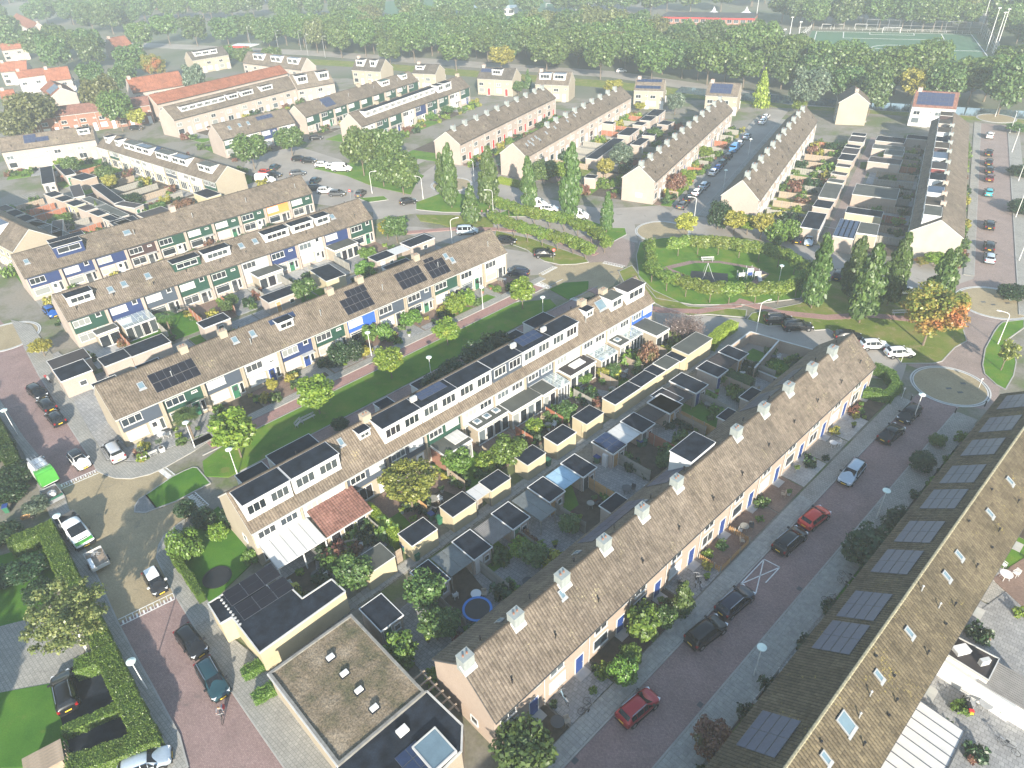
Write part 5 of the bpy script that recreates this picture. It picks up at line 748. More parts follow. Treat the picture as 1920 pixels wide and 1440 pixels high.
# --- G
tG = terrace('G', RW['G'], 'wallY', 'roof', 1, 'terrace with yellow end gable and long white dormers facing left gardens', 'white', cols=['white','green','white','white','white','white','slate','white','white','green'], vents=False)
LG, DG, zeG, zrG = RW['G'][3:]
for a_, b_ in [(3.0,5.0),(8.5,10.5),(13,19),(19.4,26),(29,35.5),(36.5,43),(48,53.5)]: dormer(tG, a_, b_, 1.3, DG/2-.2, zeG+.8, zrG+.05, 3, 'white', 'feltg' if a_ > 12 else 'felt')
solar(tG, Matrix.Translation((19.6,1.6,zrG+.2)), 5, 1, 1, 1.7, 'solarb'); solar(tG, Matrix.Translation((26.6,1.6,zeG+2.9)) , 0, 0); solar(tG, slopeT(26.4, 3.0, 'F', DG, zeG, zrG, .5), 2, 1, 1, 1.7, 'solarb'); solar(tG, Matrix.Translation((37.2,1.5,zrG+.2)), 5, 1, 1, 1.9, 'solar')
tH = terrace('H', HOUSES['H'], 'wallY', 'roof', 1, 'terrace at the left edge with a pale yellow gable and shallow white dormers', 'white', vents=False)
dormer(tH, 8, 12, 1.2, 3.4, 6.0, 7.9, 2, 'white', 'solar', 'B', 7.9); dormer(tH, 16, 21, 1.2, 3.4, 6.0, 7.9, 2, 'white', 'solar', 'B', 7.9)
tI = terrace('I', RW['I'], 'wallP', 'roof', 1, 'salmon brick terrace at the left edge beyond the sheds with an L-shaped solar field', 'brick', doorcols=('white',)); dormer(tI, 19.2, 22.2, 1.6, 3.6, 6.4, 8.0, 2, 'white', 'felt'); solar(tI, slopeT(5.8, 1.6, 'F', *RW['I'][4:]), 6, 1, 1, 1.6); solar(tI, slopeT(5.8, 3.2, 'F', *RW['I'][4:]), 3, 1, 1, 1.3)
tJ = terrace('J', RW['J'], 'wallP', 'roof', 1, 'short salmon brick terrace with slate blue cladding above the bright tree', 'panel', cols=['green','white','navy','white']); skylight(tJ, slopeT(3.5, 2.5, 'F', *RW['J'][4:])); solar(tJ, slopeT(12.6, 3.2, 'F', *RW['J'][4:]), 5, 1, 1, 1.3)
for u_ in (6.6, 9.2): skylight(tJ, slopeT(u_, 2.6, 'F', *RW['J'][4:]))
tK = terrace('K', RW['K'], 'wallP', 'roof', 1, 'long terrace with green cladding and a dark solar patch near its salmon gable', 'panel', cols=['green'], chim=[28,33.5], chimmat='wallY')
solar(tK, slopeT(9.6, .8, 'F', *RW['K'][4:]), 4, 2, 1.1, 1.7); dormer(tK, 36.5, 40.5, 1.4, 3.5, 6.2, 7.8, 3, 'white', 'p_green'); dormer(tK, 47, 50, 1.6, 3.4, 6.4, 7.9, 2, 'white', 'p_green')
tL = terrace('L', RW['L'], 'wallP', 'roof', 1, 'terrace with one very long white dormer and green cladding band', 'panel', cols=['white','green','green','white','navy','green','green','white','green'], chim=[12,17,22.5,53.0], chimmat='wallY', vents=False)
DL, zeL, zrL = RW['L'][4:]; dormer(tL, 4.0, 37, 1.5, DL/2-.2, zeL+1.0, zrL-.1, 12, 'white', 'felt'); dormer(tL, 38, 41, 1.1, DL/2-.2, zeL+.9, zrL+.1, 2, 'white', 'felt'); dormer(tL, 41.4, 45.2, 1.0, DL/2-.2, zeL+.8, zrL+.15, 3, 'white', 'felt')
cc = [k*5.65+2.0 for k in range(11)]
tM = terrace('M', RW['M'], 'wallP', 'roof', 1, 'chimneyed terrace furthest left of the four diagonal ones, red doors', 'brick', doorcols=('redp',), chim=[3,8.5,14,19.5,25,30.5,36,41.5,47,52])
tN = terrace('N', RW['N'], 'wallP', 'roof', 1, 'second diagonal chimneyed terrace with scattered small skylights and pale windows', 'brick', doorcols=('white',), chim=[17,22,27.5,33,38.5,44,49.5,55,60])
for u_, s_ in [(3.5,2.2),(5.2,2.6),(5.6,1.6),(7.0,2.7),(9,2.8),(9.4,1.8),(14,2.5),(19,2.7),(26,2.6),(31,3.0)]: skylight(tN, slopeT(u_, s_, 'F', *RW['N'][4:]), .5, .7)
tO = terrace('O', RW['O'], 'wallP', 'roof', 1, 'third diagonal chimneyed terrace with a small white sign on its blank gable', 'brick', doorcols=('white','bluep'), chim=[.7,6.3,12,17.6,23.3,29,34.5,40.2,46,51.5,57.2,63])
MB().box(-.03,0,0,0,1.5,1.0).build('gable_sign', M['white'], tO, (-.002, 2.6, 1.2))
tP = terrace('P', RW['P'], 'wallP', 'roof', 1, 'fourth diagonal terrace beside the street of parked cars, close row of chimneys', 'brick', doorcols=('white',), chim=[2.8,8.4,14.1,19.8,25.4,31.1,36.8,42.4,48.1,53.8,59.4])
tQ = terrace('Q', RW['Q'], 'wallW' if 0 else 'wallP', 'roof', 1, 'rightmost long terrace with a blank pale gable and white-sided dormers on the garden side', 'brick', doorcols=('white','darkgrey'), vents=False, chim=None)
LQ, DQ, zeQ, zrQ = RW['Q'][3:]
MB().v
gq = MB(); gq.v += [(-.02,0,0),(-.02,DQ,0),(-.02,DQ,zeQ),(-.02,DQ/2,zrQ),(-.02,0,zeQ)]; gq.f.append((4,3,2,1,0)); gq.m.append(0); gq.build('gable_render', M['gable'], tQ)
for k, (a_, b_, wl, rf) in enumerate([(1.2,5.8,'white','feltg'),(7.2,11.6,'p_brown','roof'),(13.4,17.2,'white','solarb'),(22,26.4,'white','felt'),(28.5,33,'p_darkred','feltb'),(37,41.5,'white','solarb'),(44,48.5,'p_brown','roof'),(50,54,'white','felt'),(57,61.5,'white','roof'),(66,70,'wallP','roof'),(73,77,'p_brown','roof')]):
    dormer(tQ, a_, b_, 1.2, DQ/2-.1, zeQ+.8, zrQ+(.0 if k%2 else .25), 3, wl, rf, 'B', DQ)
for u_ in (8, 13.6, 20, 26.5, 34, 42, 49, 56, 64): chimney(tQ, u_, DQ/2, zrQ+.1, mat='wallP' if u_ < 22 else 'zinc', h=.6, w=.7)
tR = terrace('Rr', RW['Rr'], 'wallP', 'roof', 1, 'brick terrace with a line of white dormers below the orange roofs', 'brick', doorcols=('white',), vents=False)
for a_, b_ in [(4,20),(21,25),(26,31),(34,39)]: dormer(tR, a_, b_, 1.3, 3.5, 6.1, 7.9, 6 if b_-a_ > 10 else 3, 'white', 'roof')
# --- detached and far rows
FAR = [('h1','wallY','roofdark','pair of houses with two white dormers left of the tree belt',[(1.5,4.8),(7.8,10.2)]),('h2','wallY','roofdark','small pale house with one white dormer before the tree belt',[(.8,4)]),('h3','wallY','roofdark','pale house with solar roof and red doors before the yellow tree',[(5.2,8.8)]),
 ('h4','wallY','roof','cream house with blue-black roof panels and two white dormers',[(1,5),(6,10)]),('h5','wallY','roof','cream house with two bands of blue solar panels',[]),('h6','wallY','roof','cream house with a black solar field on its roof beside the yellow-green conifer',[]),
 ('h7','wallY','roof','cream gable-fronted house with a balcony beside the dark trees',[]),('h8','wallW','roofwine','white house whose reddish roof is filled with black solar panels',[]),
 ('r1','wallP','roofred','very long orange-roofed terrace at the upper left',[]),('r2','wallP','roofred','shorter orange-roofed terrace behind the long one',[]),('r4','wallP','roofred','orange-roofed pair beside the far trees',[]),('r5','wallW','roofred','white-fronted house with dull red roof at the upper left',[]),
 ('r7','wallR','roofwine','dark red terrace behind the big street trees at the left',[]),('r8','wallP','roofred','orange roof farthest left behind the trees',[]),('r8b','wallP','roofred','orange roof at the left edge above the street trees',[]),('r9','wallP','roofred','far orange-roofed row running to the top left corner',[]),('r6','wallP','roofred','brick gable house with blue solar panels on its orange roof',[]),
 ('r11','wallP','roofred','orange roof peeping out between the far left trees',[]),('r10','wallP','roofred','orange roof at the left edge above the salmon terrace',[]),('r15','wallP','roofred','second far orange-roofed row in the top left corner',[]),
 ('s1','wallP','roof','brick terrace with three groups of white dormers near the main road',[(6,12),(17,23),(27,33)]),('s2','wallP','roof','short brick terrace with a glazed dormer beside the red roof',[(1,5),(9,13)]),('s3','wallY','roofdark','cream building with white balconies near the fuel station',[(2,12)])]
th = {}
for k, wl, rf, lb, dm_ in FAR:
    q = HOUSES[k]; t = terrace(k, q, wl, rf, 1, lb, 'brick', doorcols=('redp' if k == 'h3' else 'white',), vents=False, chim=[1.0] if k[0] in 'hr' and k != 'r1' else None, chimmat='wallP', name='house' if q[3] < 20 else 'terraced_row'); th[k] = t
    for a_, b_ in dm_: dormer(t, a_, b_, 1.2, q[4]/2-.3, q[5]+.7, q[6]-.1, 3, 'white', 'solarb' if k in ('h4','s1') else 'felt')
for k, a_ in (('h3',(.5,2.6,4,1,1.1,1.6,'solar')),('h5',(.4,.5,7,1,1.1,1.2,'solarb')),('h5',(.4,3.2,7,1,1.1,1.2,'solarb')),('h6',(1.0,.7,5,2,1.25,1.8,'solar')),('h8',(.8,.5,8,3,1.1,1.35,'solar')),('r6',(2,.6,6,3,1.3,1.3,'solarb')),('h4',(.6,3.0,4,1,1.1,1.2,'solarb'))):
    u_, s_, nx, ny, w_, h_, mt = a_; q = HOUSES[k]; solar(th[k], slopeT(u_, s_, 'B' if k == 'r6' else 'F', *q[4:]) if k != 'r6' else slopeT(u_+8, s_, 'B', *q[4:]), nx, ny, w_, h_, mt)
# panel groups, skylights and vents on the mossy terrace
for u_ in (91.9,103.1,107.4,114.0,119.0,125.0,130.0,135.9,141.4,147.3):
    solar(tB, slopeT(bu(u_)+3.75, .75, 'B', DB, zeB, zrB), 2, 4, 1.85, .79)
for k, (u_, s_) in enumerate([(97.4,2.7),(94.4,2.8),(103.0,2.9),(108.5,2.8),(116.4,2.8),(119.5,2.9),(127.0,2.7),(133,2.8),(139,2.8)]):
    skylight(tB, slopeT(bu(u_), s_, 'F', DB, zeB, zrB), 1.15 if k == 0 else .55, 1.4 if k == 0 else .9)
for u_, s_ in [(101.4,2.9),(95.2,3.9),(104.3,4.1),(104.5,2.2),(113.1,4.1),(113.4,2.2),(112.7,1.0),(124.1,1.1),(124,4.1),(99.3,2.7),(101.6,1.0),(130,4.0),(136,2.0)]:
    o = link('roof_vent', VENTM if int(u_*10) % 3 == 0 else VENT, tB); o.location = slopeT(bu(u_), s_, 'F', DB, zeB, zrB, 0).to_translation()

# ---------------------------------------------------------------- sheds, extensions, porches
def flat_roof(o, w, d, z, mat='felt', trim='white', t=.16, lip=.07):
    rf = MB().box(-w/2+.001, -d/2+.001, z-.12, w/2-.001, d/2-.001, z-.03); rf.build('roof_deck', M[mat], o)
    f = MB(); f.box(-w/2-lip, -d/2-lip, z-t, w/2+lip, -d/2, z); f.box(-w/2-lip, d/2, z-t, w/2+lip, d/2+lip, z); f.box(-w/2-lip, -d/2, z-t, -w/2, d/2, z); f.box(w/2, -d/2, z-t, w/2+lip, d/2, z)
    f.build('roof_trim', M[trim], o)
def cbox(par, w, d, z0, z1, mat, name='wall'): return MB().box(-w/2, -d/2, z0, w/2, d/2, z1).build(name, M[mat], par)
def beams(par, w, d, z, nb, mat='white', along='x', name='rafter', tilt=0):
    key = ('beam', round(w,2), round(d,2), nb, mat, along, tilt)
    for k in range(nb+1):
        x = -w/2 + w*k/nb
        if ('b1',)+key not in WC: WC[('b1',)+key] = MB().bar((0,-d/2,-tilt), (0,d/2,tilt), .06, .07).mesh(name, M[mat])
        link(name, WC[('b1',)+key], par, (x, 0, z))
rs = random.Random(11)
def shed_front(o, w, d, z, side, wallm):
    s_ = -1 if side < 0 else 1; rz = 0 if side < 0 else math.pi
    if w > 1.9: window(o, (-w*.22)*s_, .9 if z > 2.2 else .8, min(.9, w*.3), .8, 1, y=s_*d/2 + .002*s_, rz=rz, pm='paned'); door(o, (w*.22)*s_, .05, rs.choice(('white','greenp','bluep','darkgrey','woodo')), y=s_*d/2 + .002*s_, rz=rz, w=.8, h=1.95)
KN = {'shedA':('brick_shed','black-roofed white-trimmed brick shed','shed'), 'trans':('carport','smoked plastic sheet roof','canopy'), 'transb':('carport','pale blue plastic sheet roof','canopy'), 'transw':('carport','whitish blue plastic sheet roof','canopy'),
 'corr':('carport','grey corrugated sheet roof','canopy'), 'solar':('brick_shed','brick shed covered with solar panels','shed'), 'brownr':('carport','dark brown flat canopy','canopy'), 'cream':('garden_shed','cream-walled alley shed','shed'),
 'whiteroof':('carport','pale sheet roof','canopy'), 'ext_brick':('kitchen_extension','extension with red brick side and glass skylight','extension'), 'ext_sky3':('kitchen_extension','flat extension with three square skylights','extension'), 'ext':('kitchen_extension','grey flat-roofed glazed extension','extension'), 'glass':('conservatory','white glass-roofed conservatory','conservatory'),
 'ext_sky1':('kitchen_extension','extension with large white ridge skylight','extension'), 'ext_sky1b':('kitchen_extension','small extension with square skylight','extension'), 'porch':('porch','black-roofed white porch','porch'), 'brick':('garage','brick garage with flat roof','garage'), 'felt':('garden_shed','felt-roofed shed','shed'),
 'gar_w':('garage','garage with white door','garage'), 'solar8':('garage','garage with eight blue solar panels','garage'), 'brickf':('brick_shed','blue-grey roofed brick shed','shed')}
def region(x, y):
    u, n = to_un(x, y)
    best = None
    for k, q in list(ROWS.items()) + list(HOUSES.items()):
        a = q[2]; dx, dy = x-q[0], y-q[1]; uu = dx*math.cos(a)+dy*math.sin(a); nn = -dx*math.sin(a)+dy*math.cos(a)
        du = max(0, -uu, uu-q[3]); dn = max(0, -nn, nn-q[4]); dd = math.hypot(du, dn)
        if best is None or dd < best[0]: best = (dd, k, 'behind' if nn > q[4]/2 else 'before', uu/q[3])
    return best
RN = {'A':'long tan terrace','B':'mossy terrace','C':'white dormer terrace','D':'terrace with black solar fields','E':'salmon-gabled terrace','F':'terrace with orange panel','G':'yellow-gabled terrace','H':'left-edge terrace','I':'L-shaped solar field terrace','J':'short slate-blue terrace','K':'green-banded terrace','L':'terrace with very long dormer','M':'leftmost chimneyed terrace','N':'second diagonal terrace','O':'terrace with gable sign','P':'terrace beside parked cars','Q':'rightmost terrace','Rr':'far white-dormered row'}
RN = {k: 'the ' + v for k, v in RN.items()}
for k, v in HOUSES.items(): RN.setdefault(k, {'h1':'two-dormer house','h2':'one-dormer house','h3':'red-doored house','h4':'blue-roofed cream house','h5':'banded solar house','h6':'black solar house','h7':'gable-fronted house','h8':'white solar house','r1':'long orange roof','r2':'shorter orange roof','r4':'orange-roofed pair','r5':'white-fronted red roof','r7':'dark red terrace','r10':'left-edge orange roof','r11':'hidden orange roof','r15':'second far orange row','r8':'farthest orange roof','r8b':'edge orange roof','r9':'far orange row','r6':'brick gable house','s1':'three-dormer brick row','s2':'glazed dormer row','s3':'balcony building'}.get(k, 'far houses')); RN[k] = RN[k] if RN[k].startswith('the ') else 'the ' + RN[k]
CNT = {}
def place_label(desc, x, y, short=False):
    dd, k, sd, f = region(x, y); nm = RN.get(k, 'the far houses'); key = (desc, k, sd); c_ = CNT.get(key, 0); CNT[key] = c_ + 1
    return '%s, %s %s %s' % (desc, ordn(c_), sd, nm)
qh = HOUSES['H']
for k in range(7):
    for v_, w_, d_ in ((14.6, 4.2, 2.6), (3.2, 4.6, 3.4)): SHEDS.append(('felt', 2.6, qh[0]+(k*5.6+3)*math.cos(qh[2])+v_*math.sin(qh[2]), qh[1]+(k*5.6+3)*math.sin(qh[2])-v_*math.cos(qh[2]), math.degrees(qh[2]), w_, d_))
SHEDS.sort(key=lambda s: (to_un(s[2], s[3])[0]))
for (kd, z, x, y, ang, w, d) in SHEDS:
    nm, desc, cat = KN[kd]; a = R(ang); 
    u, n = to_un(x, y)
    if 8 < u < 95 and 10 < n < 130: a = A0 + (a-A0)*.15 if abs((a-A0)) < .5 else a
    grp = {'shedA':'black-roofed sheds on the alley','cream':'cream garden sheds along the alley','felt':'felt-roofed garden sheds','brickf':'brick sheds between the diagonal terraces','porch':'flat porches on the street side'}.get(kd)
    o = thing(nm, x, y, 0, a, place_label(desc, x, y), cat, grp)
    if kd in ('shedA','solar'):
        cbox(o, w-.05, d-.3, 0, z-.1, 'wallP'); flat_roof(o, w, d, z); shed_front(o, w-.05, d-.3, z, -1, 'wallP')
        if kd == 'solar': solar(o, Matrix.Translation((-w/2+.1, -d/2+.15, z)) @ Matrix.Rotation(R(4), 4, 'X'), 2, 3, (w-.2)/2, (d-.4)/3, 'solarb')
    elif kd in ('trans','transb','transw','corr','brownr','whiteroof'):
        mt = {'trans':'polyg','transb':'polyb','transw':'polyw','corr':'corr','brownr':'feltb','whiteroof':'polyw'}[kd]
        if kd == 'corr':
            mb = MB(); nn = int(w/.18)
            for i in range(nn):
                x0 = -w/2+w*i/nn; x1 = -w/2+w*(i+1)/nn; xm = (x0+x1)/2
                mb.face([(x0,-d/2,z-.05),(xm,-d/2,z+.02),(xm,d/2,z+.02),(x0,d/2,z-.05)]); mb.face([(xm,-d/2,z+.02),(x1,-d/2,z-.05),(x1,d/2,z-.05),(xm,d/2,z+.02)])
            mb.build('roof_sheet', M[mt], o)
        else:
            k = max(2, int(w/1.0))
            for i in range(k): MB().box(0,0,0,w/k-.03,d-.04,.03).build('roof_sheet', M[mt], o, (-w/2+w*i/k+.015, -d/2+.02, z-.04+.004*(i%2)))
            for yy in np.linspace(-d/2+.2, d/2-.2, 4): MB().box(-w/2,0,0,w/2,.05,.07).build('rafter', M['woodg'], o, (0, float(yy), z-.12))
        for sx in (-1,1): MB().box(-.05,-.05,0,.05,.05,z-.12).build('post', M['woodg'], o, (sx*(w/2-.1), -d/2+.15, 0))
    elif kd == 'cream':
        cbox(o, w-.02, d-.04, 0, z-.08, 'cream'); flat_roof(o, w, d, z, rs.choice(('felt','felt','feltg')) if d < 3.3 else 'felt', 'white' if rs.random() < .7 else 'offwhite', .13, .04); shed_front(o, w-.02, d-.04, z, 1, 'cream')
    elif kd in ('felt','brickf'):
        wm = rs.choice(('wallP','wallP','cream','wallA')) if kd == 'felt' else 'wallP'
        cbox(o, w-.02, d-.02, 0, z-.1, wm); flat_roof(o, w, d, z, rs.choice(('felt','felt','feltg','feltb')) if kd == 'felt' else 'felt', 'offwhite'); shed_front(o, w-.02, d-.02, z, rs.choice((-1,1)), wm)
    elif kd in ('brick','gar_w','solar8'):
        cbox(o, w-.02, d-.02, 0, z-.1, 'wallP'); flat_roof(o, w, d, z)
        if kd != 'brick':
            g = MB(); 
            for i in range(6): g.box(-w/2+.2, -.06, .05+i*.36, w/2-.2, -.002, .05+i*.36+.345)
            g.build('garage_door', M['white' if kd == 'gar_w' else 'darkgrey'], o, (0, -d/2, 0))
        else: window(o, w*.1, 1.2, 1.0, .8, 1, y=-d/2-.002+.01)
        if kd == 'solar8':
            for i in range(2):
                for j in range(4): solar(o, Matrix.Translation((-w/2+.15+i*(w/2-.1), -d/2+.2+j*(d/4), z)) @ Matrix.Rotation(R(8), 4, 'X'), 1, 1, w/2-.3, d/4-.2, 'solarb')
    elif kd == 'porch':
        cbox(o, w-.05, d-.05, 0, z-.12, 'wallW'); flat_roof(o, w, d, z, 'felt', 'white'); door(o, 0, .05, 'bluep', y=(d-.05)/2+.002, rz=math.pi, glass=True)
    elif kd == 'glass':
        for i in range(max(3, int(w/.8))):
            k = max(3, int(w/.8)); p_ = MB().box(0,-d/2,0,w/k-.07,d/2,.02).build('glass_panel', M['glass'], o, (-w/2+w*i/k+.035, 0, z+.0), 0); p_.rotation_euler.x = R(3)
        beams(o, w, d, z-.02, max(3, int(w/.8)), tilt=.1)
        for k in range(4): window(o, -w/2+w*(k+.5)/4, .2, w/4-.1, z-.45, 1, y=-d/2, pm='paned')
        MB().box(-w/2, -d/2-.05, z-.22, w/2, -d/2+.05, z-.08).build('eaves_beam', M['white'], o)
        MB().box(-.05,-d/2,0,.05,d/2,z-.15).build('side_wall', M['wallY'], o, (w/2-.05, 0, 0)); MB().box(-.05,-d/2,0,.05,d/2,z-.15).build('side_wall', M['wallY'], o, (-w/2+.05, 0, 0))
    else:
        cbox(o, w-.06, d-.05, 0, z-.12, 'wallY'); flat_roof(o, w, d, z, 'feltg' if kd != 'ext_sky1' else 'feltb', 'white', .3, .06)
        k = max(2, int(w/1.3))
        for i in range(k): window(o, -w/2+w*(i+.5)/k, .15, w/k-.15, z-.7, 1, y=-d/2+.02, pm='paned' if i % 2 else 'pane')
        if kd == 'ext_brick':
            MB().box(-.03,-d/2+.03,0,0,d/2-.03,z-.31).build('side_wall', M['wallR'], o, (-w/2+.02, 0, 0)); sk = MB().box(0,0,0,w*.48,d*.62,.12).build('glass_skylight', M['polyw'], o, (w*.0, -d*.3, z-.02)); 
            for i in range(4): MB().box(0,0,0,.05,d*.62,.03).build('glazing_bar', M['white'], sk, (w*.155*i, 0, .121))
        nsk = {'ext_sky3':3,'ext_sky1b':1}.get(kd, 0)
        for i in range(nsk):
            s_ = MB().box(-.45,-.45,0,.45,.45,.12).build('skylight', M['white'], o, (-w/2+w*(i+.6)/(nsk+.3), .1, z-.03)); MB().box(-.3,-.3,0,.3,.3,.03).build('pane', M['skylight'], s_, (0,0,.121))
        if kd == 'ext_sky1':
            s_ = MB().box(-1.2,-.6,0,1.2,.6,.1).build('skylight', M['white'], o, (.2, 0, z-.03))
            for i in range(4): q_ = MB().box(-.25,-.52,0,.25,.52,.03).build('pane', M['polyw'], s_, (-.87+.58*i, 0, .16)); q_.rotation_euler.x = R(8)
# white pergola roof and the red tile lean-to on the white terrace
x, y = un(16.9, 53.5); o = thing('patio_cover', x, y, 0, A0, 'large white sheet patio cover at the left end of the white dormer terrace', 'patio cover')
for i in range(5): q_ = MB().box(0,-1.9,0,1.08,1.9,.03).build('roof_sheet', M['polyw'], o, (-2.75+1.11*i, 0, 2.65)); q_.rotation_euler.x = R(7)
for i in range(6): q_ = MB().box(-.03,-1.92,0,.03,1.92,.07).build('rafter', M['metal'], o, (-2.77+1.11*i, 0, 2.64)); q_.rotation_euler.x = R(7)
MB().box(-2.85,-1.98,2.32,2.85,-1.88,2.46).build('front_beam', M['white'], o)
for sx in (-2.7,.1,2.7): MB().box(-.06,-.06,0,.06,.06,2.35).build('post', M['white'], o, (sx,-1.9,0))
x, y = un(22.7, 53.6); o = thing('tiled_extension', x, y, 0, A0, 'lean-to extension with a red-brown tiled roof beside the white patio cover', 'extension')
MB().box(-2.75,-1.6,0,2.75,1.75,2.35).build('wall', M['wallY'], o)
V, F_ = tile_field(5.7, 3.9, detail=2); T_ = Matrix.Translation((-2.85,-1.95,2.42)) @ Matrix.Rotation(R(17), 4, 'X'); V4 = np.concatenate([V, np.ones((len(V),1))], 1) @ np.array(T_ @ Matrix.Translation((0,0,.06))).T
tag(link('roof_tiles', mesh_np('roof_tiles', V4[:, :3], F_, M['roofwine'], uv=V[:, :2].copy()), o), kind='stuff'); MB().box(0,0,0,5.7,3.9,.06,0,T_).build('roof_slab', M['roofdark'], o)
for i in range(3): window(o, -1.7+i*1.6, .2, 1.2, 1.9, 1, y=-1.602, pm='paned')
MB().box(-2.9,-2.06,2.3,2.9,-1.96,2.4).build('gutter', M['white'], o)
# the block with the moss roof, and its lower dark part
def oriented(P):
    P = [Vector(p) for p in P]; return P
S4 = [Vector(p) for p in SEDUM]; cx_ = sum((p for p in S4), Vector((0,0)))/4; e1 = (S4[2]-S4[3]+S4[1]-S4[0])/2; e2 = (S4[3]-S4[0]+S4[2]-S4[1])/2
wS, dS = e1.length, e2.length; aS = math.atan2(e1.y, e1.x)
o = thing('garage_block', cx_.x, cx_.y, 0, aS, 'low block with a brown moss and sedum roof and four small roof lights', 'building')
cbox(o, wS-.1, dS-.1, 0, 3.0, 'wallY'); f = MB(); t_ = .22
f.box(-wS/2, -dS/2, 3.0, wS/2, -dS/2+t_, 3.3); f.box(-wS/2, dS/2-t_, 3.0, wS/2, dS/2, 3.3); f.box(-wS/2, -dS/2+t_, 3.0, -wS/2+t_, dS/2-t_, 3.3); f.box(wS/2-t_, -dS/2+t_, 3.0, wS/2, dS/2-t_, 3.3)
f.build('parapet', M['stonegrey'], o); MB().box(-wS/2-.12,-dS/2,3.05,-wS/2-.01,dS/2,3.25).build('gutter', M['offwhite'], o)
m, n_, b_ = new_mat('sedum'); t1 = noise(n_, .45, 5, .6); t2 = noise(n_, 7, 6, .75); r1 = ramp(n_, t1.outputs[0], [(.32, (.085,.085,.045)), (.5, (.18,.145,.10)), (.68, (.28,.235,.175))]); r2_ = ramp(n_, t2.outputs[0], [(.34, (.30,.30,.27)), (.60, (1.25,1.2,1.15))]); x_ = mix(n_, r1.outputs[0], r2_.outputs[0], 1., 'MULTIPLY'); n_.links.new(x_.outputs[0], b_.inputs[0]); b_.inputs['Roughness'].default_value = 1; bump(n_, b_, t2.outputs[0], .9, .06); M['sedum'] = m
# uneven moss surface
nx = ny = 90; X, Y = np.meshgrid(np.linspace(-wS/2+t_, wS/2-t_, nx), np.linspace(-dS/2+t_, dS/2-t_, ny)); Zm = 3.12 + nrg.normal(0, .018, X.shape) + .03*np.sin(X*1.3)*np.cos(Y*.9)
V = np.stack([X.ravel(), Y.ravel(), Zm.ravel()], 1); i_ = (np.arange(nx-1)[None, :] + nx*np.arange(ny-1)[:, None]).ravel(); F_ = np.stack([i_, i_+1, i_+nx+1, i_+nx], 1)
tag(link('moss_cover', mesh_np('moss_cover', V, F_, M['sedum']), o), kind='stuff')
for k in range(4):
    s_ = MB().box(-.33,-.2,3.1,.33,.2,3.42).build('roof_light', M['white'], o, (.4, dS*.27-k*dS*.2, 0)); MB().box(-.42,-.3,3.1,.42,.3,3.2).build('kerb', M['felt'], o, (.4, dS*.27-k*dS*.2, 0))
# lower dark annex
DR = [tuple(p) for p in DARKROOF]
o = thing('house_annex', 0, 0, 0, 0, 'low annex with black roof, a glass roof lantern and a white roof light', 'building')
MB().prism(DR, 0, 2.85).build('wall', M['wallY'], o); MB().prism(DR, 2.86, 3.0).build('roof_deck', M['felt'], o)
f = MB()
for a, b in zip(DR, DR[1:]+DR[:1]): f.bar((*a, 2.99), (*b, 2.99), .16, .12)
f.build('roof_edge', M['offwhite'], o)
a_ = A0
c_ = Vector((-9.82,29.93,3.10)); s_ = MB().box(-.45,-.32,0,.45,.32,.3).build('roof_light', M['white'], o, tuple(c_), a_)
c_ = Vector((-7.20,28.33,3.05)); L_ = MB(); L_.box(-1.15,-1.35,0,1.15,-1.23,.35); L_.box(-1.15,1.23,0,1.15,1.35,.35); L_.box(-1.15,-1.23,0,-1.03,1.23,.35); L_.box(1.03,-1.23,0,1.15,1.23,.35)
ln = L_.build('roof_lantern', M['offwhite'], o, tuple(c_), a_); MB().box(-1.02,-1.22,.26,1.02,1.22,.30).build('pane', M['skylight'], ln)
solar(o, Matrix.Translation(Vector((-9.16,27.44,3.05))) @ Matrix.Rotation(a_, 4, 'Z') @ Matrix.Translation((-.5,-2,0)), 2, 3, 1.0, 1.0, 'solarb')
# large left garage with solar panels
GP = [tuple(p) for p in GARAGE]; o = thing('garage_block', 0, 0, 0, 0, 'long L-shaped garage block with cream walls and three rows of black solar panels', 'garage')
MB().prism(GP, 0, 2.86).build('wall', M['cream'], o); MB().prism(GP, 2.861, 2.96).build('roof_deck', M['felt'], o)
f = MB()
for a, b in zip(GP, GP[1:]+GP[:1]): f.bar((*a, 2.98), (*b, 2.98), .12, .16)
f.build('roof_trim', M['offwhite'], o)
p0 = Vector((-27.88,43.53,3.00))
for i in range(4):
    for j in range(3):
        u_, n_2 = to_un(p0.x, p0.y); c2 = un(u_ + j*1.72, n_2 - i*1.02 - (0.25 if i > 1 else 0)); 
        if i > 1: c2 = un(u_ + j*1.72 + .1, n_2 - i*1.02 - .3)
        solar(o, Matrix.Translation((*c2, 3.06)) @ Matrix.Rotation(A0, 4, 'Z') @ Matrix.Rotation(R(7), 4, 'X'), 1, 1, 1.7, 1.0, 'solark')
bk = MB().box(-.1,-.1,0,.1,.1,.11).mesh('ballast_block', M['offwhite'])
for k in range(10): link('ballast_block', bk, o, (*un(u_ - .35, n_2 + .9 - k*.48), 2.97))
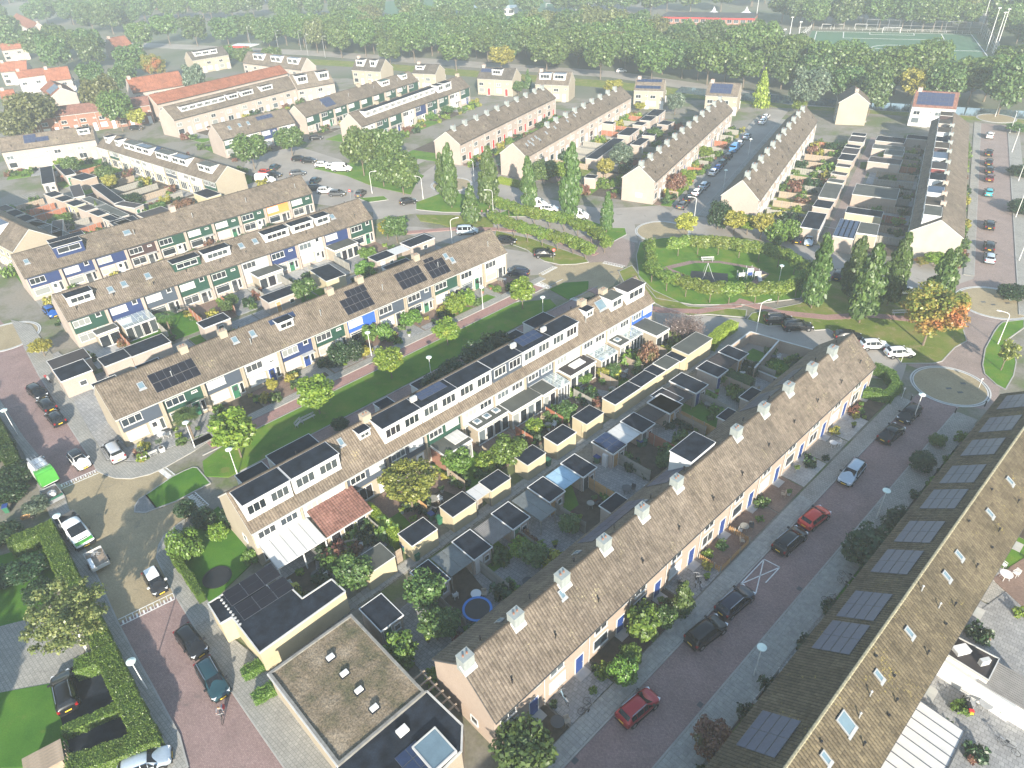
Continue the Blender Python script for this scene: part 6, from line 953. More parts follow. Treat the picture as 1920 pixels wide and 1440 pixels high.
# alley walls between the cream sheds, fences
def fence(pts, h, mat, label, board=.16, cat='fence', name='timber_fence', gap=.012, posts=True, pal=False, group=None):
    o = thing(name, pts[0][0], pts[0][1], 0, 0, label, cat, group); O = Vector((*pts[0], 0)); key = ('board', round(h,2), mat, board, pal)
    if key not in WC:
        b = MB(); 
        if pal: b.box(0,-.01,.06,board*.55,.01,h-.06); b.face([(0,-.01,h-.06),(board*.55,-.01,h-.06),(board*.275,-.01,h)]); 
        else: b.box(0,-.012,.04,board-gap,.012,h)
        WC[key] = b.mesh('board', M[mat])
    for a, b in zip(pts, pts[1:]):
        a = Vector((*a, 0)); b = Vector((*b, 0)); d = b-a; L = d.length; ang = math.atan2(d.y, d.x); n_b = max(1, int(L/board))
        for k in range(n_b):
            q_ = link('board', WC[key], o, tuple(a-O+d*(k/n_b) + Vector((0,0,rs.uniform(-.02,.02)))), ang)
        r_ = MB(); r_.bar(a-O+Vector((0,0,.35)), b-O+Vector((0,0,.35)), .04, .07); r_.bar(a-O+Vector((0,0,h-.3)), b-O+Vector((0,0,h-.3)), .04, .07); r_.build('rail', M[mat], o)
        for k in range(int(L/1.8)+1): MB().box(-.045,-.045,0,.045,.045,h+.06).build('post', M['woodg'] if mat != 'white' else M['white'], o, tuple(a-O+d*min(1, k*1.8/L)))
    return o
def wall(pts, h, mat, label, t=.14, name='garden_wall', cat='wall'):
    mb = MB()
    for a, b in zip(pts, pts[1:]): mb.bar((*a, h/2), (*b, h/2), t, h)
    mb2 = MB()
    for a, b in zip(pts, pts[1:]): mb2.bar((*a, h+.031), (*b, h+.031), t+.08, .06)
    o = mb.build(name, M[mat]); tag(o, label, cat); mb2.build('coping', M['offwhite'], o); return o
# the north alley wall runs from shed to shed
for k, (a_, b_, kd) in enumerate([(22.9,24.7,'fence'),(27.6,29.3,'gate'),(33.5,35.9,'fence'),(38.3,40.3,'fenced'),(43.0,45.5,'fence'),(48.0,50.2,'wall'),(52.8,56.3,'wall'),(64.0,65.3,'wall')]):
    if kd == 'wall': wall([un(a_,45.3), un(b_,45.3)], 2.0, 'cream', 'cream rendered wall piece closing the alley, %s from the left' % ordn(k))
    else: fence([un(a_,45.3), un(b_,45.3)], 1.95, 'wood' if kd != 'fenced' else 'woodg', 'upright board fence in the alley wall, %s gap from the left' % ordn(k))
# dividing fences of the plots
kinds = ['wood','woodg','woodo','woodr','woodg','wood']
def dividers(row, side, d0, d1, lab, seed, uw=5.68, h=1.75, skip=()):
    x, y, a, L, D = row[:5]; rr = random.Random(seed); nU = max(1, round(L/uw)); uw = L/nU
    for k in range(1, nU):
        if k in skip: continue
        def P(v): v2 = -v if side < 0 else D+v; return (x + k*uw*math.cos(a) - v2*math.sin(a), y + k*uw*math.sin(a) + v2*math.cos(a))
        fence([P(d0), P(d1)], h, rr.choice(kinds if seed < 12 else ('wood','woodg','woodg','wood','woodg','woodr')), '%s garden fence %s %s' % (ordn(k-1), 'behind' if side > 0 else 'before', lab), board=.22 if seed < 10 else .5, group='garden dividing fences %s %s' % ('behind' if side > 0 else 'before', lab))
dividers(RW['A'], 1, 3.0, 9.3, RN['A'], 3); dividers(RW['C'], -1, 3.8, 7.0, RN['C'], 4, skip=(1,)); dividers(RW['E'], -1, 3, 8.5, RN['E'], 11)
for k, s_, a_, b_, z_ in (('F',1,1,15,12),('O',-1,.3,3.8,14),('O',1,1,11,15),('P',-1,1,11,16),('N',-1,1,11,17),('Q',1,1,9,18),('G',-1,3,14,19),('H',-1,3,13,20)): dividers(RW.get(k) or HOUSES[k], s_, a_, b_, RN[k], z_, h=1.5)
fence([un(51.8,21.0), un(51.8,23.5)], .9, 'woodo', 'low picket fence on the right of the pale front terrace', .2, pal=True); fence([un(46.3,23.5), un(46.3,21.0), un(51.8,21.0)], .9, 'woodo', 'low picket fence on the left and front of the pale front terrace', .2, pal=True)
W3 = PTS['fencepk']; fence([un(40.2,9.9), un(40.2,11.3), un(36.2,11.3), un(36.2,9.9)], .8, 'white', 'low white open fence before the dark mossy roof', 1.2, name='garden_railing')
fence([un(64.0,33), un(64.0,41)], 1.8, 'woodo', 'new orange-brown fence behind the long tan terrace', .3)
# courtyard walls of pinkish brick at the far end
xx = lambda px, py: (px, py)
c1_, c2_, c3_, c4_ = [tuple(p.xy) for p in (Vector((36.10,89.92,1.90)), Vector((39.49,87.16,1.90)), Vector((44.27,83.52,1.90)), Vector((32.03,86.00,1.90)))]
wall([c4_, c1_, c2_, c3_], 1.9, 'wallA', 'pinkish brick courtyard wall by the parking bay'); wall([c2_, tuple(Vector((33.73,80.23,1.90)).xy)], 1.9, 'wallA', 'pinkish brick wall dividing the two courtyards')
wall([tuple(Vector((33.06,82.47,1.00)).xy), tuple(Vector((36.76,78.43,1.00)).xy)], 1.0, 'wallP', 'low orange brick wall behind the long tan terrace')
# D-side pergola beams between moss block and gable
o = thing('pergola', *un(17.6, 31.5), 0, A0, 'dark wooden pergola beams between the black annex and the pink gable', 'pergola')
for k in range(6): MB().box(-.9,-.06,2.4,.9,.06,2.55).build('beam', M['wood'], o, (-.9, -k*.85+.6, 0))
MB().box(-.07,-4.2,2.2,.07,1,2.39).build('beam', M['wood'], o, (-.2,0,0))

# ---------------------------------------------------------------- vegetation
def leaves(name, N_, blobs, size, mat, flat=.25, up=.35, shell=.55):
    """leaf clumps: quads scattered through overlapping blobs. blobs: list of (cx,cy,cz,rx,ry,rz)"""
    B = np.array(blobs, float); wgt = (B[:,3]*B[:,4]*B[:,5])**.667; idx = nrg.choice(len(B), N_, p=wgt/wgt.sum())
    d = nrg.normal(size=(N_,3)); d /= np.linalg.norm(d, axis=1)[:,None]
    r_ = shell + (1-shell)*nrg.random(N_)**.5; r_ *= 1 + nrg.normal(0, .06, N_)
    c = B[idx,:3] + d*B[idx,3:6]*r_[:,None]
    nrm = d*(1-up) + np.array([0,0,1])*up + nrg.normal(0,.45,(N_,3)); nrm /= np.linalg.norm(nrm, axis=1)[:,None]
    t = np.cross(nrm, nrg.normal(size=(N_,3))); t /= np.linalg.norm(t, axis=1)[:,None]; b = np.cross(nrm, t)
    s = size*(.6+.8*nrg.random(N_)); t *= s[:,None]*.62; b *= s[:,None]*.42
    fold = nrm*(s*.12)[:,None]
    V = np.stack([c-t, c-b+fold, c+t, c+b+fold], 1).reshape(-1,3); F = np.arange(N_*4).reshape(-1,4)
    return V, F, nrg.random(N_)
CR = {}
def crown(kind, var, gen):
    k = (kind, var)
    if k not in CR: V, F, rn = gen(); CR[k] = mesh_np('crown', V, F, M['leaf_'+kind.split(':')[0]], rnd=rn)
    return CR[k]
def blobs_round(n, sq=.8, seed=0, rb=.42):
    r_ = random.Random(seed); out = [(0,0,0,.62,.62,.62*sq)]
    for i in range(n):
        t = 2*math.pi*(i*.618 % 1); z = -0.75 + 1.5*((i+.5)/n); rr_ = math.sqrt(max(.05, 1-z*z))*.66
        b = rb*r_.uniform(.65,1.2); out.append((rr_*math.cos(t)*r_.uniform(.8,1.15), rr_*math.sin(t)*r_.uniform(.8,1.15), z*sq*.75, b, b, b*.8))
    return out
def blobs_col(n, seed=0):
    r_ = random.Random(seed); out = []
    for i in range(n):
        z = (i+.5)/n; w = .95*math.sin(math.pi*(.10+.80*z**.85))**.55*(1.05-.55*z); t = r_.uniform(0, 6.3)
        out.append((.34*w*math.cos(t), .34*w*math.sin(t), z*2-1, w*.62, w*.62, 2.1/n*1.5))
    return out
def blobs_cone(n, seed=0):
    r_ = random.Random(seed); out = []
    for i in range(n):
        z = (i+.5)/n; w = (1-z)**.7*.95+.05; t = r_.uniform(0,6.3); out.append((.2*w*math.cos(t), .2*w*math.sin(t), z*2-1, w*.8, w*.8, .28))
    return out
SPEC = {  # kind: (material, generator of blobs, leaf count, leaf size relative to radius, shell)
 'poplar': ('poplar', lambda v: blobs_col(30, v), 9500, .15, .55), 'lime': ('lime', lambda v: blobs_round(17, 1.0, v, .34), 3600, .125, .35), 'broad': ('broad', lambda v: blobs_round(22, .95, v, .36), 5200, .115, .5),
 'dark': ('dark', lambda v: blobs_round(22, .9, v+20, .36), 4800, .115, .5), 'brown': ('brown', lambda v: blobs_round(24, .9, v+40, .33), 4200, .11, .4), 'yel': ('yel', lambda v: blobs_round(16, 1.1, v+3, .33), 3400, .125, .35), 'yelgreen': ('broad', lambda v: blobs_round(20, .9, v+33, .36), 4500, .11, .5),
 'orange': ('orange', lambda v: blobs_round(26, 1.05, v+5, .30), 7000, .08, .3), 'garden': ('garden', lambda v: blobs_round(14, .9, v+7, .4), 2600, .13, .4), 'darktree': ('darktree', lambda v: blobs_round(18, .9, v+9, .38), 3200, .12, .4),
 'birch': ('birch', lambda v: blobs_round(38, 1.0, v+11, .17), 9000, .05, .0), 'lacy': ('lacy', lambda v: blobs_round(40, .55, v+13, .2), 5200, .07, .1), 'lacy2': ('lime', lambda v: blobs_round(26, .7, v+13, .24), 2600, .10, .1), 'redleaf': ('redleaf', lambda v: blobs_round(16, .8, v, .34), 2200, .12, .3),
 'globe': ('globe', lambda v: blobs_round(14, .7, v+2, .36), 3400, .12, .6), 'grey': ('grey', lambda v: blobs_round(18, 1.0, v, .36), 4000, .11, .4), 'cone': ('garden', lambda v: blobs_cone(12, v), 2400, .16, .6), 'conef': ('hedge', lambda v: blobs_cone(12, v), 2400, .16, .6),
 'bush2': ('hedge', lambda v: blobs_round(10, .75, v+6, .45), 2600, .12, .7), 'bamboo': ('globe', lambda v: blobs_round(12, .9, v+8, .38), 2400, .16, .1), 'willow': ('grey', lambda v: blobs_round(24, 1.0, v+31, .3), 5000, .10, .2), 'feather': ('yhedge', lambda v: blobs_cone(20, v+3), 2600, .13, .05), 'young': ('lacy', lambda v: blobs_round(14, 1.0, v+9, .26), 1200, .12, .1)}
TN = {'poplar':'columnar_tree','lime':'young_tree','broad':'leafy_tree','dark':'leafy_tree','brown':'leafy_tree','yel':'yellow_tree','orange':'autumn_tree','garden':'garden_tree','darktree':'garden_shrub','birch':'birch_tree','lacy':'garden_tree','lacy2':'garden_shrub','redleaf':'garden_shrub','globe':'globe_tree','grey':'leafy_tree','cone':'conifer','bush2':'garden_shrub','bamboo':'garden_shrub','willow':'willow_tree','feather':'conifer','young':'young_tree','yelgreen':'leafy_tree'}
trunkc = {}
def trunk(par, h, r_, mat='bark', lean=(0,0), limbs=4, spread=1.0, htop=None):
    htop = htop or h*1.6
    key = (round(h,1), round(r_,2), mat, limbs, round(spread,1), round(htop,1), lean)
    if key not in trunkc:
        mb = MB(); n = 4; p = Vector((0,0,0)); q = None
        for k in range(n):
            q = Vector((lean[0]*(k+1)/n, lean[1]*(k+1)/n, h*(k+1)/n)); mb.tube(p, q, r_*(1-.12*k), r_*(1-.12*(k+1)), 8, caps=k==0); p = q
        rr = random.Random(int(h*100))
        mb.tube(q, q+Vector((0,0,(htop-h)*.8)), r_*.55, r_*.12, 6)
        for k in range(limbs):
            t = 6.28*k/limbs + rr.uniform(-.4,.4); s0 = Vector((lean[0], lean[1], h*rr.uniform(.8,1.0))); s1 = s0 + Vector((math.cos(t)*spread*.45, math.sin(t)*spread*.45, (htop-h)*.45)); s2 = s1 + Vector((math.cos(t)*spread*.35, math.sin(t)*spread*.35, (htop-h)*.3))
            mb.tube(s0, s1, r_*.42, r_*.25, 6, caps=False); mb.tube(s1, s2, r_*.25, r_*.08, 6, caps=False)
        trunkc[key] = mb.mesh('trunk', M[mat])
    return link('trunk', trunkc[key], par)
rv = random.Random(5)
VARN = {}
def tree(kind, x, y, h, r_, label, group=None):
    mt, gen, n_l, ls, sh = SPEC[kind]
    if kind in ('broad','dark','brown') and r_ < 4.4: n_l = int(n_l*.7)
    v = rv.randrange(4 if kind in ('broad','dark') else 2); near = ''
    o = thing(TN[kind], x, y, 0, rv.uniform(0, 6.28), label, 'shrub' if 'shrub' in TN[kind] else 'tree', group)
    if kind == 'poplar': cz = h*.56; hz = h*.44; th = h*.16
    elif kind in ('cone','feather'): cz = h*.52; hz = h*.48; th = h*.1
    elif kind in ('bush2','darktree','bamboo','redleaf','lacy2'): cz = h*.52; hz = h*.5; th = h*.2
    elif kind == 'lacy': cz = h*.78; hz = h*.24; th = h*.5
    elif kind == 'birch': cz = h*.62; hz = h*.4; th = h*.7
    elif kind in ('broad','dark','brown','willow','grey'): cz = h*.60; hz = h*.42; th = h*.28
    else: cz = h*.62; hz = h*.38; th = h*.32
    sq = {'lime':1.0,'broad':.95,'dark':.9,'brown':.9,'yel':1.1,'orange':1.05,'garden':.9,'darktree':.9,'lacy':.55,'lacy2':.7,'redleaf':.8,'globe':.7,'bush2':.75,'bamboo':.9,'yelgreen':.9}.get(kind, 1.0)
    me = crown(mt + ':' + kind, v, lambda: leaves('crown', n_l, gen(v), ls*(1.0 if kind != 'poplar' else 1.0), None, shell=sh))
    c = link('crown', me, o, (0,0,cz)); k_ = 1.0 if kind in ('poplar','cone','feather') else 1/ (sq*1.0)
    c.scale = (r_, r_, hz*k_ if kind not in ('poplar','cone','feather') else hz)
    trunk(o, th, .05+.028*r_ if kind != 'birch' else .13, 'birchbark' if kind == 'birch' else 'bark', (.3,-.5) if kind == 'birch' else (0,0), 5 if kind == 'birch' else 4, r_*(.9 if kind != 'birch' else .7), cz+hz*.3)
    return o
def purple_shrub(x, y, h, r_, label):
    o = thing('bare_shrub', x, y, 0, 0, label, 'shrub'); mb = MB(); rr = random.Random(3)
    for k in range(520):
        t = rr.uniform(0, 6.28); el = math.acos(rr.uniform(.0, 1)); d = Vector((math.sin(el)*math.cos(t)*r_, math.sin(el)*math.sin(t)*r_, math.cos(el)*h)); L = rr.uniform(.75,1.05); q = d*.15*rr.random() + Vector((0,0,.3)); p1 = q + (d-q)*L*.6 + Vector((rr.uniform(-.2,.2),rr.uniform(-.2,.2),.25)); p2 = d*L
        mb.tube(q, p1, .028, .016, 3, caps=False); mb.tube(p1, p2, .016, .005, 3, caps=False)
        for j in range(3): mb.tube(p1.lerp(p2, j*.3), p1.lerp(p2, j*.3) + Vector((rr.uniform(-.5,.5),rr.uniform(-.5,.5),rr.uniform(0,.5))), .012, .005, 3, caps=False)
    m_ = plain('bare_twigs', (.20,.15,.135), .9, .3, 2); mb.build('branches', m_, o)
    V, F, rn = leaves('x', 2600, [(a*r_*.9,b*r_*.9,(c*.45+.5)*h,e*r_,f_*r_,g_*h*.6) for a,b,c,e,f_,g_ in blobs_round(14, .9, 2, .4)], .16, None, shell=.2)
    link('leaves', mesh_np('leaves', V, F, M['leaf_purple'], rnd=rn), o)
def palm(x, y, h, r_, label):
    o = thing('palm_tree', x, y, 0, 0, label, 'tree'); MB().tube((0,0,0),(0,0,h-.6),.14,.11,8).build('trunk', M['bark'], o); mb = MB(); rr = random.Random(int(x)); 
    for k in range(34):
        t = k*2.4; el = R(rr.uniform(-20, 70)); L = r_*rr.uniform(.8,1.1); p0 = Vector((0,0,h-.6)); rad = Vector((math.cos(t),math.sin(t),0)); p1 = p0 + rad*L*.55*math.cos(el) + Vector((0,0,L*.55*math.sin(el)+.1)); p2 = p1 + rad*L*.4 + Vector((0,0,-.25+.2*math.sin(el)))
        s_ = rad.cross(Vector((0,0,1)))
        mb.tube(p0, p1, .02, .012, 3, caps=False)
        for j in range(13):
            aa = (j-6)/6*1.35; dd = (rad*math.cos(aa) + s_*math.sin(aa)); e_ = p1 + dd*L*.5 + Vector((0,0,-.12-.1*abs(aa))); ww_ = dd.cross(Vector((0,0,1)))*.045
            mb.face([p1, p1+(e_-p1)*.5+ww_, e_, p1+(e_-p1)*.5-ww_])
    me = mb.mesh('fronds', M['leaf_lime' if 0 else 'leaf_garden']); at = me.attributes.new('rnd','FLOAT','FACE'); at.data.foreach_set('value', nrg.random(len(me.polygons)).astype(np.float32)); link('fronds', me, o)
for (kind, x, y, h, r_, lb) in TREES:
    if not lb: lb = None
    if kind == 'purple': purple_shrub(x, y, 4.4, 3.6, lb); continue
    if kind == 'palm' and not lb: lb = 'small palm in the front garden beside the second yellow house'
    if kind == 'palm': palm(x, y, max(2.6, h), r_, lb); continue
    if lb is None: lb = place_label({'yel':'yellow-leaved tree','lime':'bright green small tree','darktree':'dark green shrub','bush2':'rounded green shrub','bamboo':'feathery green shrub','globe':'round-headed bright tree','broad':'leafy green tree','cone':'small pointed conifer','garden':'green garden tree','grey':'grey-green tree','redleaf':'reddish shrub','orange':'rust-coloured shrub','lacy2':'airy yellow-green shrub','feather':'feathery yellow-green conifer'}[kind], x, y)
    tree(kind, x, y, h, r_, lb)
BT = sorted(BIGTREES, key=lambda t: t[1])
cn = {}
for (kind, x, y, h, r_) in BT:
    d_ = {'broad':'large green tree','dark':'large dark green tree','brown':'large brownish green tree','yel':'bright yellow-green tree','orange':'orange-brown autumn tree','yelgreen':'large yellow-green tree','willow':'grey-green drooping tree'}[kind]
    zone = 'behind the orange roofs' if x < -95 else ('in the belt before the main road' if y < 330 else 'in the belt beyond the main road'); c_ = cn.get((d_, zone), 0); cn[(d_, zone)] = c_+1
    tree(kind, x, y, h*(1.0+.25*rv.random()), r_*1.3, '%s %s, %s from the left' % (d_, zone, ordn(c_)), 'large trees of the belt')
# more distant trees, placed one by one in loose rows
far = []
def row_of(p0, p1, n_t, jit, kinds, r0, r1):
    for k in range(n_t):
        f = (k+.5)/n_t; far.append((rv.choice(kinds), p0[0]+(p1[0]-p0[0])*f+rv.uniform(-jit,jit), p0[1]+(p1[1]-p0[1])*f+rv.uniform(-jit,jit), rv.uniform(r0,r1)))
row_of((-118,392),(44,296),19,3,['broad','dark','broad'],5,6.2); row_of((44,296),(96,246),8,3,['broad','dark'],5,6); row_of((100,246),(215,190),13,3,['broad','dark','broad'],4.6,6); row_of((-100,400),(60,312),17,4,['broad','dark'],5.5,6.8); row_of((-95,395),(60,300),12,5,['dark','broad','brown'],4.5,6); row_of((60,300),(128,262),8,4,['dark','broad'],4.5,5.6); row_of((-80,430),(60,345),16,8,['dark','brown','broad'],5,6.5)
row_of((138,375),(225,335),11,5,['dark','broad'],5,6.5); row_of((135,395),(240,350),12,6,['dark','broad','brown'],5.5,7); row_of((-100,460),(130,440),18,8,['dark','dark','broad'],6,8); row_of((216,330),(196,262),8,3,['broad','dark'],4,5.5); row_of((225,300),(300,240),10,10,['brown','dark'],5,7)
row_of((-340,520),(-110,480),20,10,['dark','broad'],6,8); row_of((-300,560),(140,560),26,14,['dark','dark','brown'],7,9.5); row_of((120,470),(330,380),18,14,['dark','broad'],6,9); row_of((-250,400),(-190,350),6,8,['dark','broad'],5,6.5); row_of((-120,345),(-95,320),3,4,['broad'],3,4)
row_of((-500,640),(420,640),34,20,['dark','dark','brown'],9,12); row_of((200,560),(480,430),16,20,['dark'],8,11)
far.sort(key=lambda t: t[1])
for i, (kind, x, y, r_) in enumerate(far):
    zone = 'along the pitches' if y < 420 else 'on the far horizon side'; key = (kind, zone); c_ = cn.get(key, 0); cn[key] = c_+1
    r_ *= 1.14 if y < 420 else 1.05
    tree(kind, x, y, r_*2.15, r_*1.08, 'distant %s tree %s, %s from the left' % ({'dark':'dark green','broad':'mid green','brown':'brownish'}[kind], zone, ordn(c_)), 'distant trees')
# far woodland that reads as one mass
V_, F_2, rn_ = leaves('w', 26000, [(x, 720+abs(x)*-.05+rv.uniform(-30,60), 7, 26, 22, 9) for x in range(-800, 801, 28)] + [(x, 800+rv.uniform(-30,60), 8, 30, 30, 11) for x in range(-900, 901, 34)], 3.2, None, shell=.5)
tag(link('woodland', mesh_np('woodland', V_, F_2, M['leaf_dark'], rnd=rn_)), 'far woodland that closes the view at the top edge', 'woodland', kind='stuff')
# pleached limes: each tree a clean stem with a box crown
def lime(x, y, ang, w, label, grp, d=2.5):
    o = thing('pleached_lime', x, y, 0, ang, label, 'tree', grp); key = ('lime:box', rv.randrange(3))
    if key not in CR:
        bl = [(rv.uniform(-.8,.8), rv.uniform(-.5,.5), rv.uniform(-.55,.55), .42, .52, .5) for k in range(26)] + [(-.7,0,0,.4,.7,.7),(.7,0,0,.4,.7,.7),(0,0,0,.7,.75,.75)]
        V, F, rn = leaves('c', 3600, bl, .17, None, shell=.7); CR[key] = mesh_np('crown', V, F, M['leaf_limehedge'], rnd=rn)
    c = link('crown', CR[key], o, (0,0,2.75)); c.scale = (w/2*.98, d/2*1.0, 1.2); MB().tube((0,0,0),(0,0,2.6),.09,.06,8).build('trunk', M['bark'], o)
for nm, P_ in LIMES.items():
    lb = {'oval_front':'pleached lime in the near arc of the oval hedge','oval_back':'pleached lime in the far arc of the oval hedge','row1':'pleached lime in the upper row of the lime walk','row2':'pleached lime in the lower row of the lime walk'}[nm]
    P2 = []
    for a, b in zip(P_, P_[1:]):
        a = Vector(a); b = Vector(b); k = max(1, round((b-a).length/3.4)); P2 += [a.lerp(b, j/k) for j in range(k)]
    P2.append(Vector(P_[-1]))
    for i, p in enumerate(P2):
        q0 = P2[max(0,i-1)]; q1 = P2[min(len(P2)-1,i+1)]; dd = q1-q0; w_ = dd.length/(2 if 0 < i < len(P2)-1 else 1)*1.12
        lime(p.x, p.y, math.atan2(dd.y, dd.x), max(3.0, w_), '%s, %s from the left' % (lb, ordn(i)), {'oval_front':'limes round the oval','oval_back':'limes round the oval'}.get(nm, 'limes of the lime walk'))
# hedges
def hedge(pts, w, h, label, mat='hedge', seed=1, dens=240, size=.095):
    o = thing('hedge', pts[0][0], pts[0][1], 0, 0, label, 'hedge'); O = Vector((*pts[0], 0)); core = MB(); VV = []; FF = []; RR = []; off = 0
    for a, b in zip(pts, pts[1:]):
        a3 = Vector((*a, 0))-O; b3 = Vector((*b, 0))-O; d = b3-a3; L = d.length; d.normalize(); core.bar(a3-d*w*.4+Vector((0,0,h*.47)), b3+d*w*.4+Vector((0,0,h*.47)), w*.86, h*.92)
        n_ = int((L+w)*(w+2*h)*dens); s_ = nrg.random(n_)*(L+w)-w/2; q = nrg.random(n_)*(w+2*h); side = np.array([-d.y, d.x])
        y_ = np.where(q < h, -w/2, np.where(q < h+w, q-h-w/2, w/2)); z_ = np.where(q < h, q, np.where(q < h+w, h, 2*h+w-q)); nn = np.stack([np.where(q<h,-side[0],np.where(q<h+w,0,side[0])), np.where(q<h,-side[1],np.where(q<h+w,0,side[1])), np.where((q>=h)&(q<h+w),1.,.3)], 1)
        wob = .05*np.sin(s_*2.1)+.04*np.sin(s_*5.3+1)+nrg.normal(0,.035,n_); c = np.stack([a3.x+d.x*s_+side[0]*y_, a3.y+d.y*s_+side[1]*y_, z_], 1) + nn*wob[:,None]
        nm_ = nn + nrg.normal(0,.5,(n_,3)); nm_ /= np.linalg.norm(nm_,axis=1)[:,None]; t = np.cross(nm_, nrg.normal(size=(n_,3))); t /= np.linalg.norm(t,axis=1)[:,None]; b_2 = np.cross(nm_, t); sz = size*(.6+.8*nrg.random(n_)); t *= sz[:,None]*.6; b_2 *= sz[:,None]*.45
        VV.append(np.stack([c-t,c-b_2,c+t,c+b_2],1).reshape(-1,3)); FF.append(np.arange(n_*4).reshape(-1,4)+off); off += n_*4; RR.append(nrg.random(n_))
    me = core.mesh('hedge_body', M['leaf_'+mat]); at = me.attributes.new('rnd','FLOAT','FACE'); at.data.foreach_set('value', np.zeros(len(me.polygons), np.float32)); link('hedge_body', me, o)
    tag(link('foliage', mesh_np('foliage', np.concatenate(VV), np.concatenate(FF), M['leaf_'+mat], rnd=np.concatenate(RR)), o), kind='stuff')
for i, (lb, w_, h_, pts) in enumerate(HEDGES): hedge([tuple(p) for p in pts], w_, h_, lb, 'yhedge' if 'yellow' in lb or 'bright' in lb else ('hedged' if 'dark' in lb or 'tall' in lb else 'hedge'), dens=240 if i < 9 else 150)
# low plants in the garden plots
PL = {}
def plant_mesh(kind, v):
    k = (kind, v)
    if k not in PL:
        V, F, rn = leaves('p', 420, blobs_round(7, .7, v+50, .45), .26, None, shell=.3); PL[k] = mesh_np('shrub_leaves', V, F, M['leaf_'+kind], rnd=rn)
    return PL[k]
pc = {}
def plants(row, side, d0, d1, nper, seed, s0=.35, s1=1.0, uw=5.68, kinds=('garden','darktree','hedge','lime','garden','redleaf','yel','globe','darktree')):
    x, y, a, L, D = row[:5]; rr = random.Random(seed); nm = [k for k, v in RW.items() if v is row or v == row]; rn_ = RN.get(nm[0] if nm else '', 'the far houses')
    for k in range(int(L/uw*nper*1.7)):
        u = rr.uniform(.3, L-.3); v = rr.uniform(d0, d1)
        if rr.random() < .6: u = round(u/uw)*uw + rr.uniform(-.6,.6)
        v2 = -v if side < 0 else D+v; px, py = x+u*math.cos(a)-v2*math.sin(a), y+u*math.sin(a)+v2*math.cos(a); r_ = rr.uniform(s0, s1*1.15); kd = rr.choice(kinds)
        if any(abs(px-s[2]) < max(s[5],s[6])/2+.2 and abs(py-s[3]) < max(s[5],s[6])/2+.2 for s in SHEDS): continue
        PLQ.append((u, kd, px, py, r_, rr.randrange(2), rr.uniform(0,6.28), r_*rr.uniform(.8,1.5), side, rn_))
PLQ = []
plants(RW['A'], -1, .6, 2.5, 1.6, 1, .3, .7); plants(RW['A'], 1, .8, 9, 4.6, 2, .4, 1.25); plants(RW['C'], -1, 3.2, 7, 3.4, 3, .4, 1.3); plants(RW['D'], -1, .7, 4.6, 3.6, 4, .35, .9); plants(RW['E'], -1, 2.5, 9, 2.6, 5, .4, 1.0); plants(RW['D'], 1, 3, 14, 1.2, 6); plants(RW['F'], 1, 1, 16, 3.2, 7, .5, 1.5); plants(RW['G'], -1, 2, 16, 3.2, 8, .5, 1.5)
plants(RW['O'], -1, .6, 4, 3.2, 9, .4, 1.1); plants(RW['O'], 1, 1, 11, 3.4, 10, .5, 1.6); plants(RW['N'], -1, 1, 11, 3, 11, .5, 1.5); plants(RW['P'], -1, 1, 10, 4.0, 12, .5, 1.6); plants(RW['Q'], 1, 1, 9, 3, 13, .4, 1.2); plants(RW['Q'], -1, .3, 1.6, 3.6, 14, .4, 1.0); plants(RW['M'], -1, .6, 4, 2.5, 15, .5, 1.2); plants(RW['B'], 1, .4, 1.5, 1.2, 16, .4, .9, kinds=('darktree','hedge','darktree')); plants(RW['B'], -1, 1, 6, 2.0, 17); plants(RW['L'], -1, 1, 6, 2.5, 18, .5, 1.3); plants(RW['K'], -1, .6, 3, 1.5, 19, .5, 1.2); plants(RW['C'], 1, .6, 3.6, 1.5, 20, .5, 1.3, kinds=('darktree',))
plants(HOUSES['H'], -1, 1, 13, 3.5, 31, .5, 1.4); plants(RW['I'], -1, 1, 7, 2.5, 32, .5, 1.2); plants(RW['Rr'], -1, 1, 11, 3, 33, .5, 1.6); plants(RW['K'], 1, 1, 9, 2, 34, .5, 1.5); plants(RW['J'], 1, 1, 8, 2.5, 35, .5, 1.5); plants(RW['E'], 1, .5, 6, 2, 36, .4, 1.0); plants(RW['G'], 1, 1, 7, 2, 37, .5, 1.4); plants(RW['F'], -1, .6, 5, 2, 21, .4, 1.0); plants(RW['J'], -1, .6, 5, 2, 22, .4, 1.2)

PLQ.sort(key=lambda p: -(p[4]+.2)/(math.hypot(p[2], p[3])+56)); near_, rest = PLQ[:285], PLQ[285:]; near_.sort(key=lambda p: p[0])
for (u, kd, px, py, r_, v, rz, sz, side, rn_) in near_:
    o = link('garden_shrub', plant_mesh(kd, v), None, (px, py, r_*.55), rz); o.scale = (r_, r_, sz)
    wd = {'garden':'green','darktree':'dark green','hedge':'olive green','lime':'bright green','redleaf':'reddish','yel':'yellow','globe':'fresh green'}[kd]; sd = 'behind' if side > 0 else 'before'; key = (wd, sd, rn_); c_ = pc.get(key, 0); pc[key] = c_+1
    tag(o, '%s %s small shrub %s %s' % (ordn(c_), wd, sd, rn_), 'shrub', 'small shrubs in the gardens')
KL = ['garden','darktree','hedge','lime','redleaf','yel','globe']; VV, FF, RR, MI = [], [], [], []
for i, (u, kd, px, py, r_, v, rz, sz, side, rn_) in enumerate(rest):
    V, F, rn = leaves('p', 240, [(px+a*r_, py+b*r_, r_*.55+c*sz, d*r_, e*r_, f*sz) for a,b,c,d,e,f in blobs_round(6, .7, i%5, .45)], .34*r_, None, shell=.3); VV.append(V); FF.append(F + 960*i); RR.append(rn); MI += [KL.index(kd)]*240
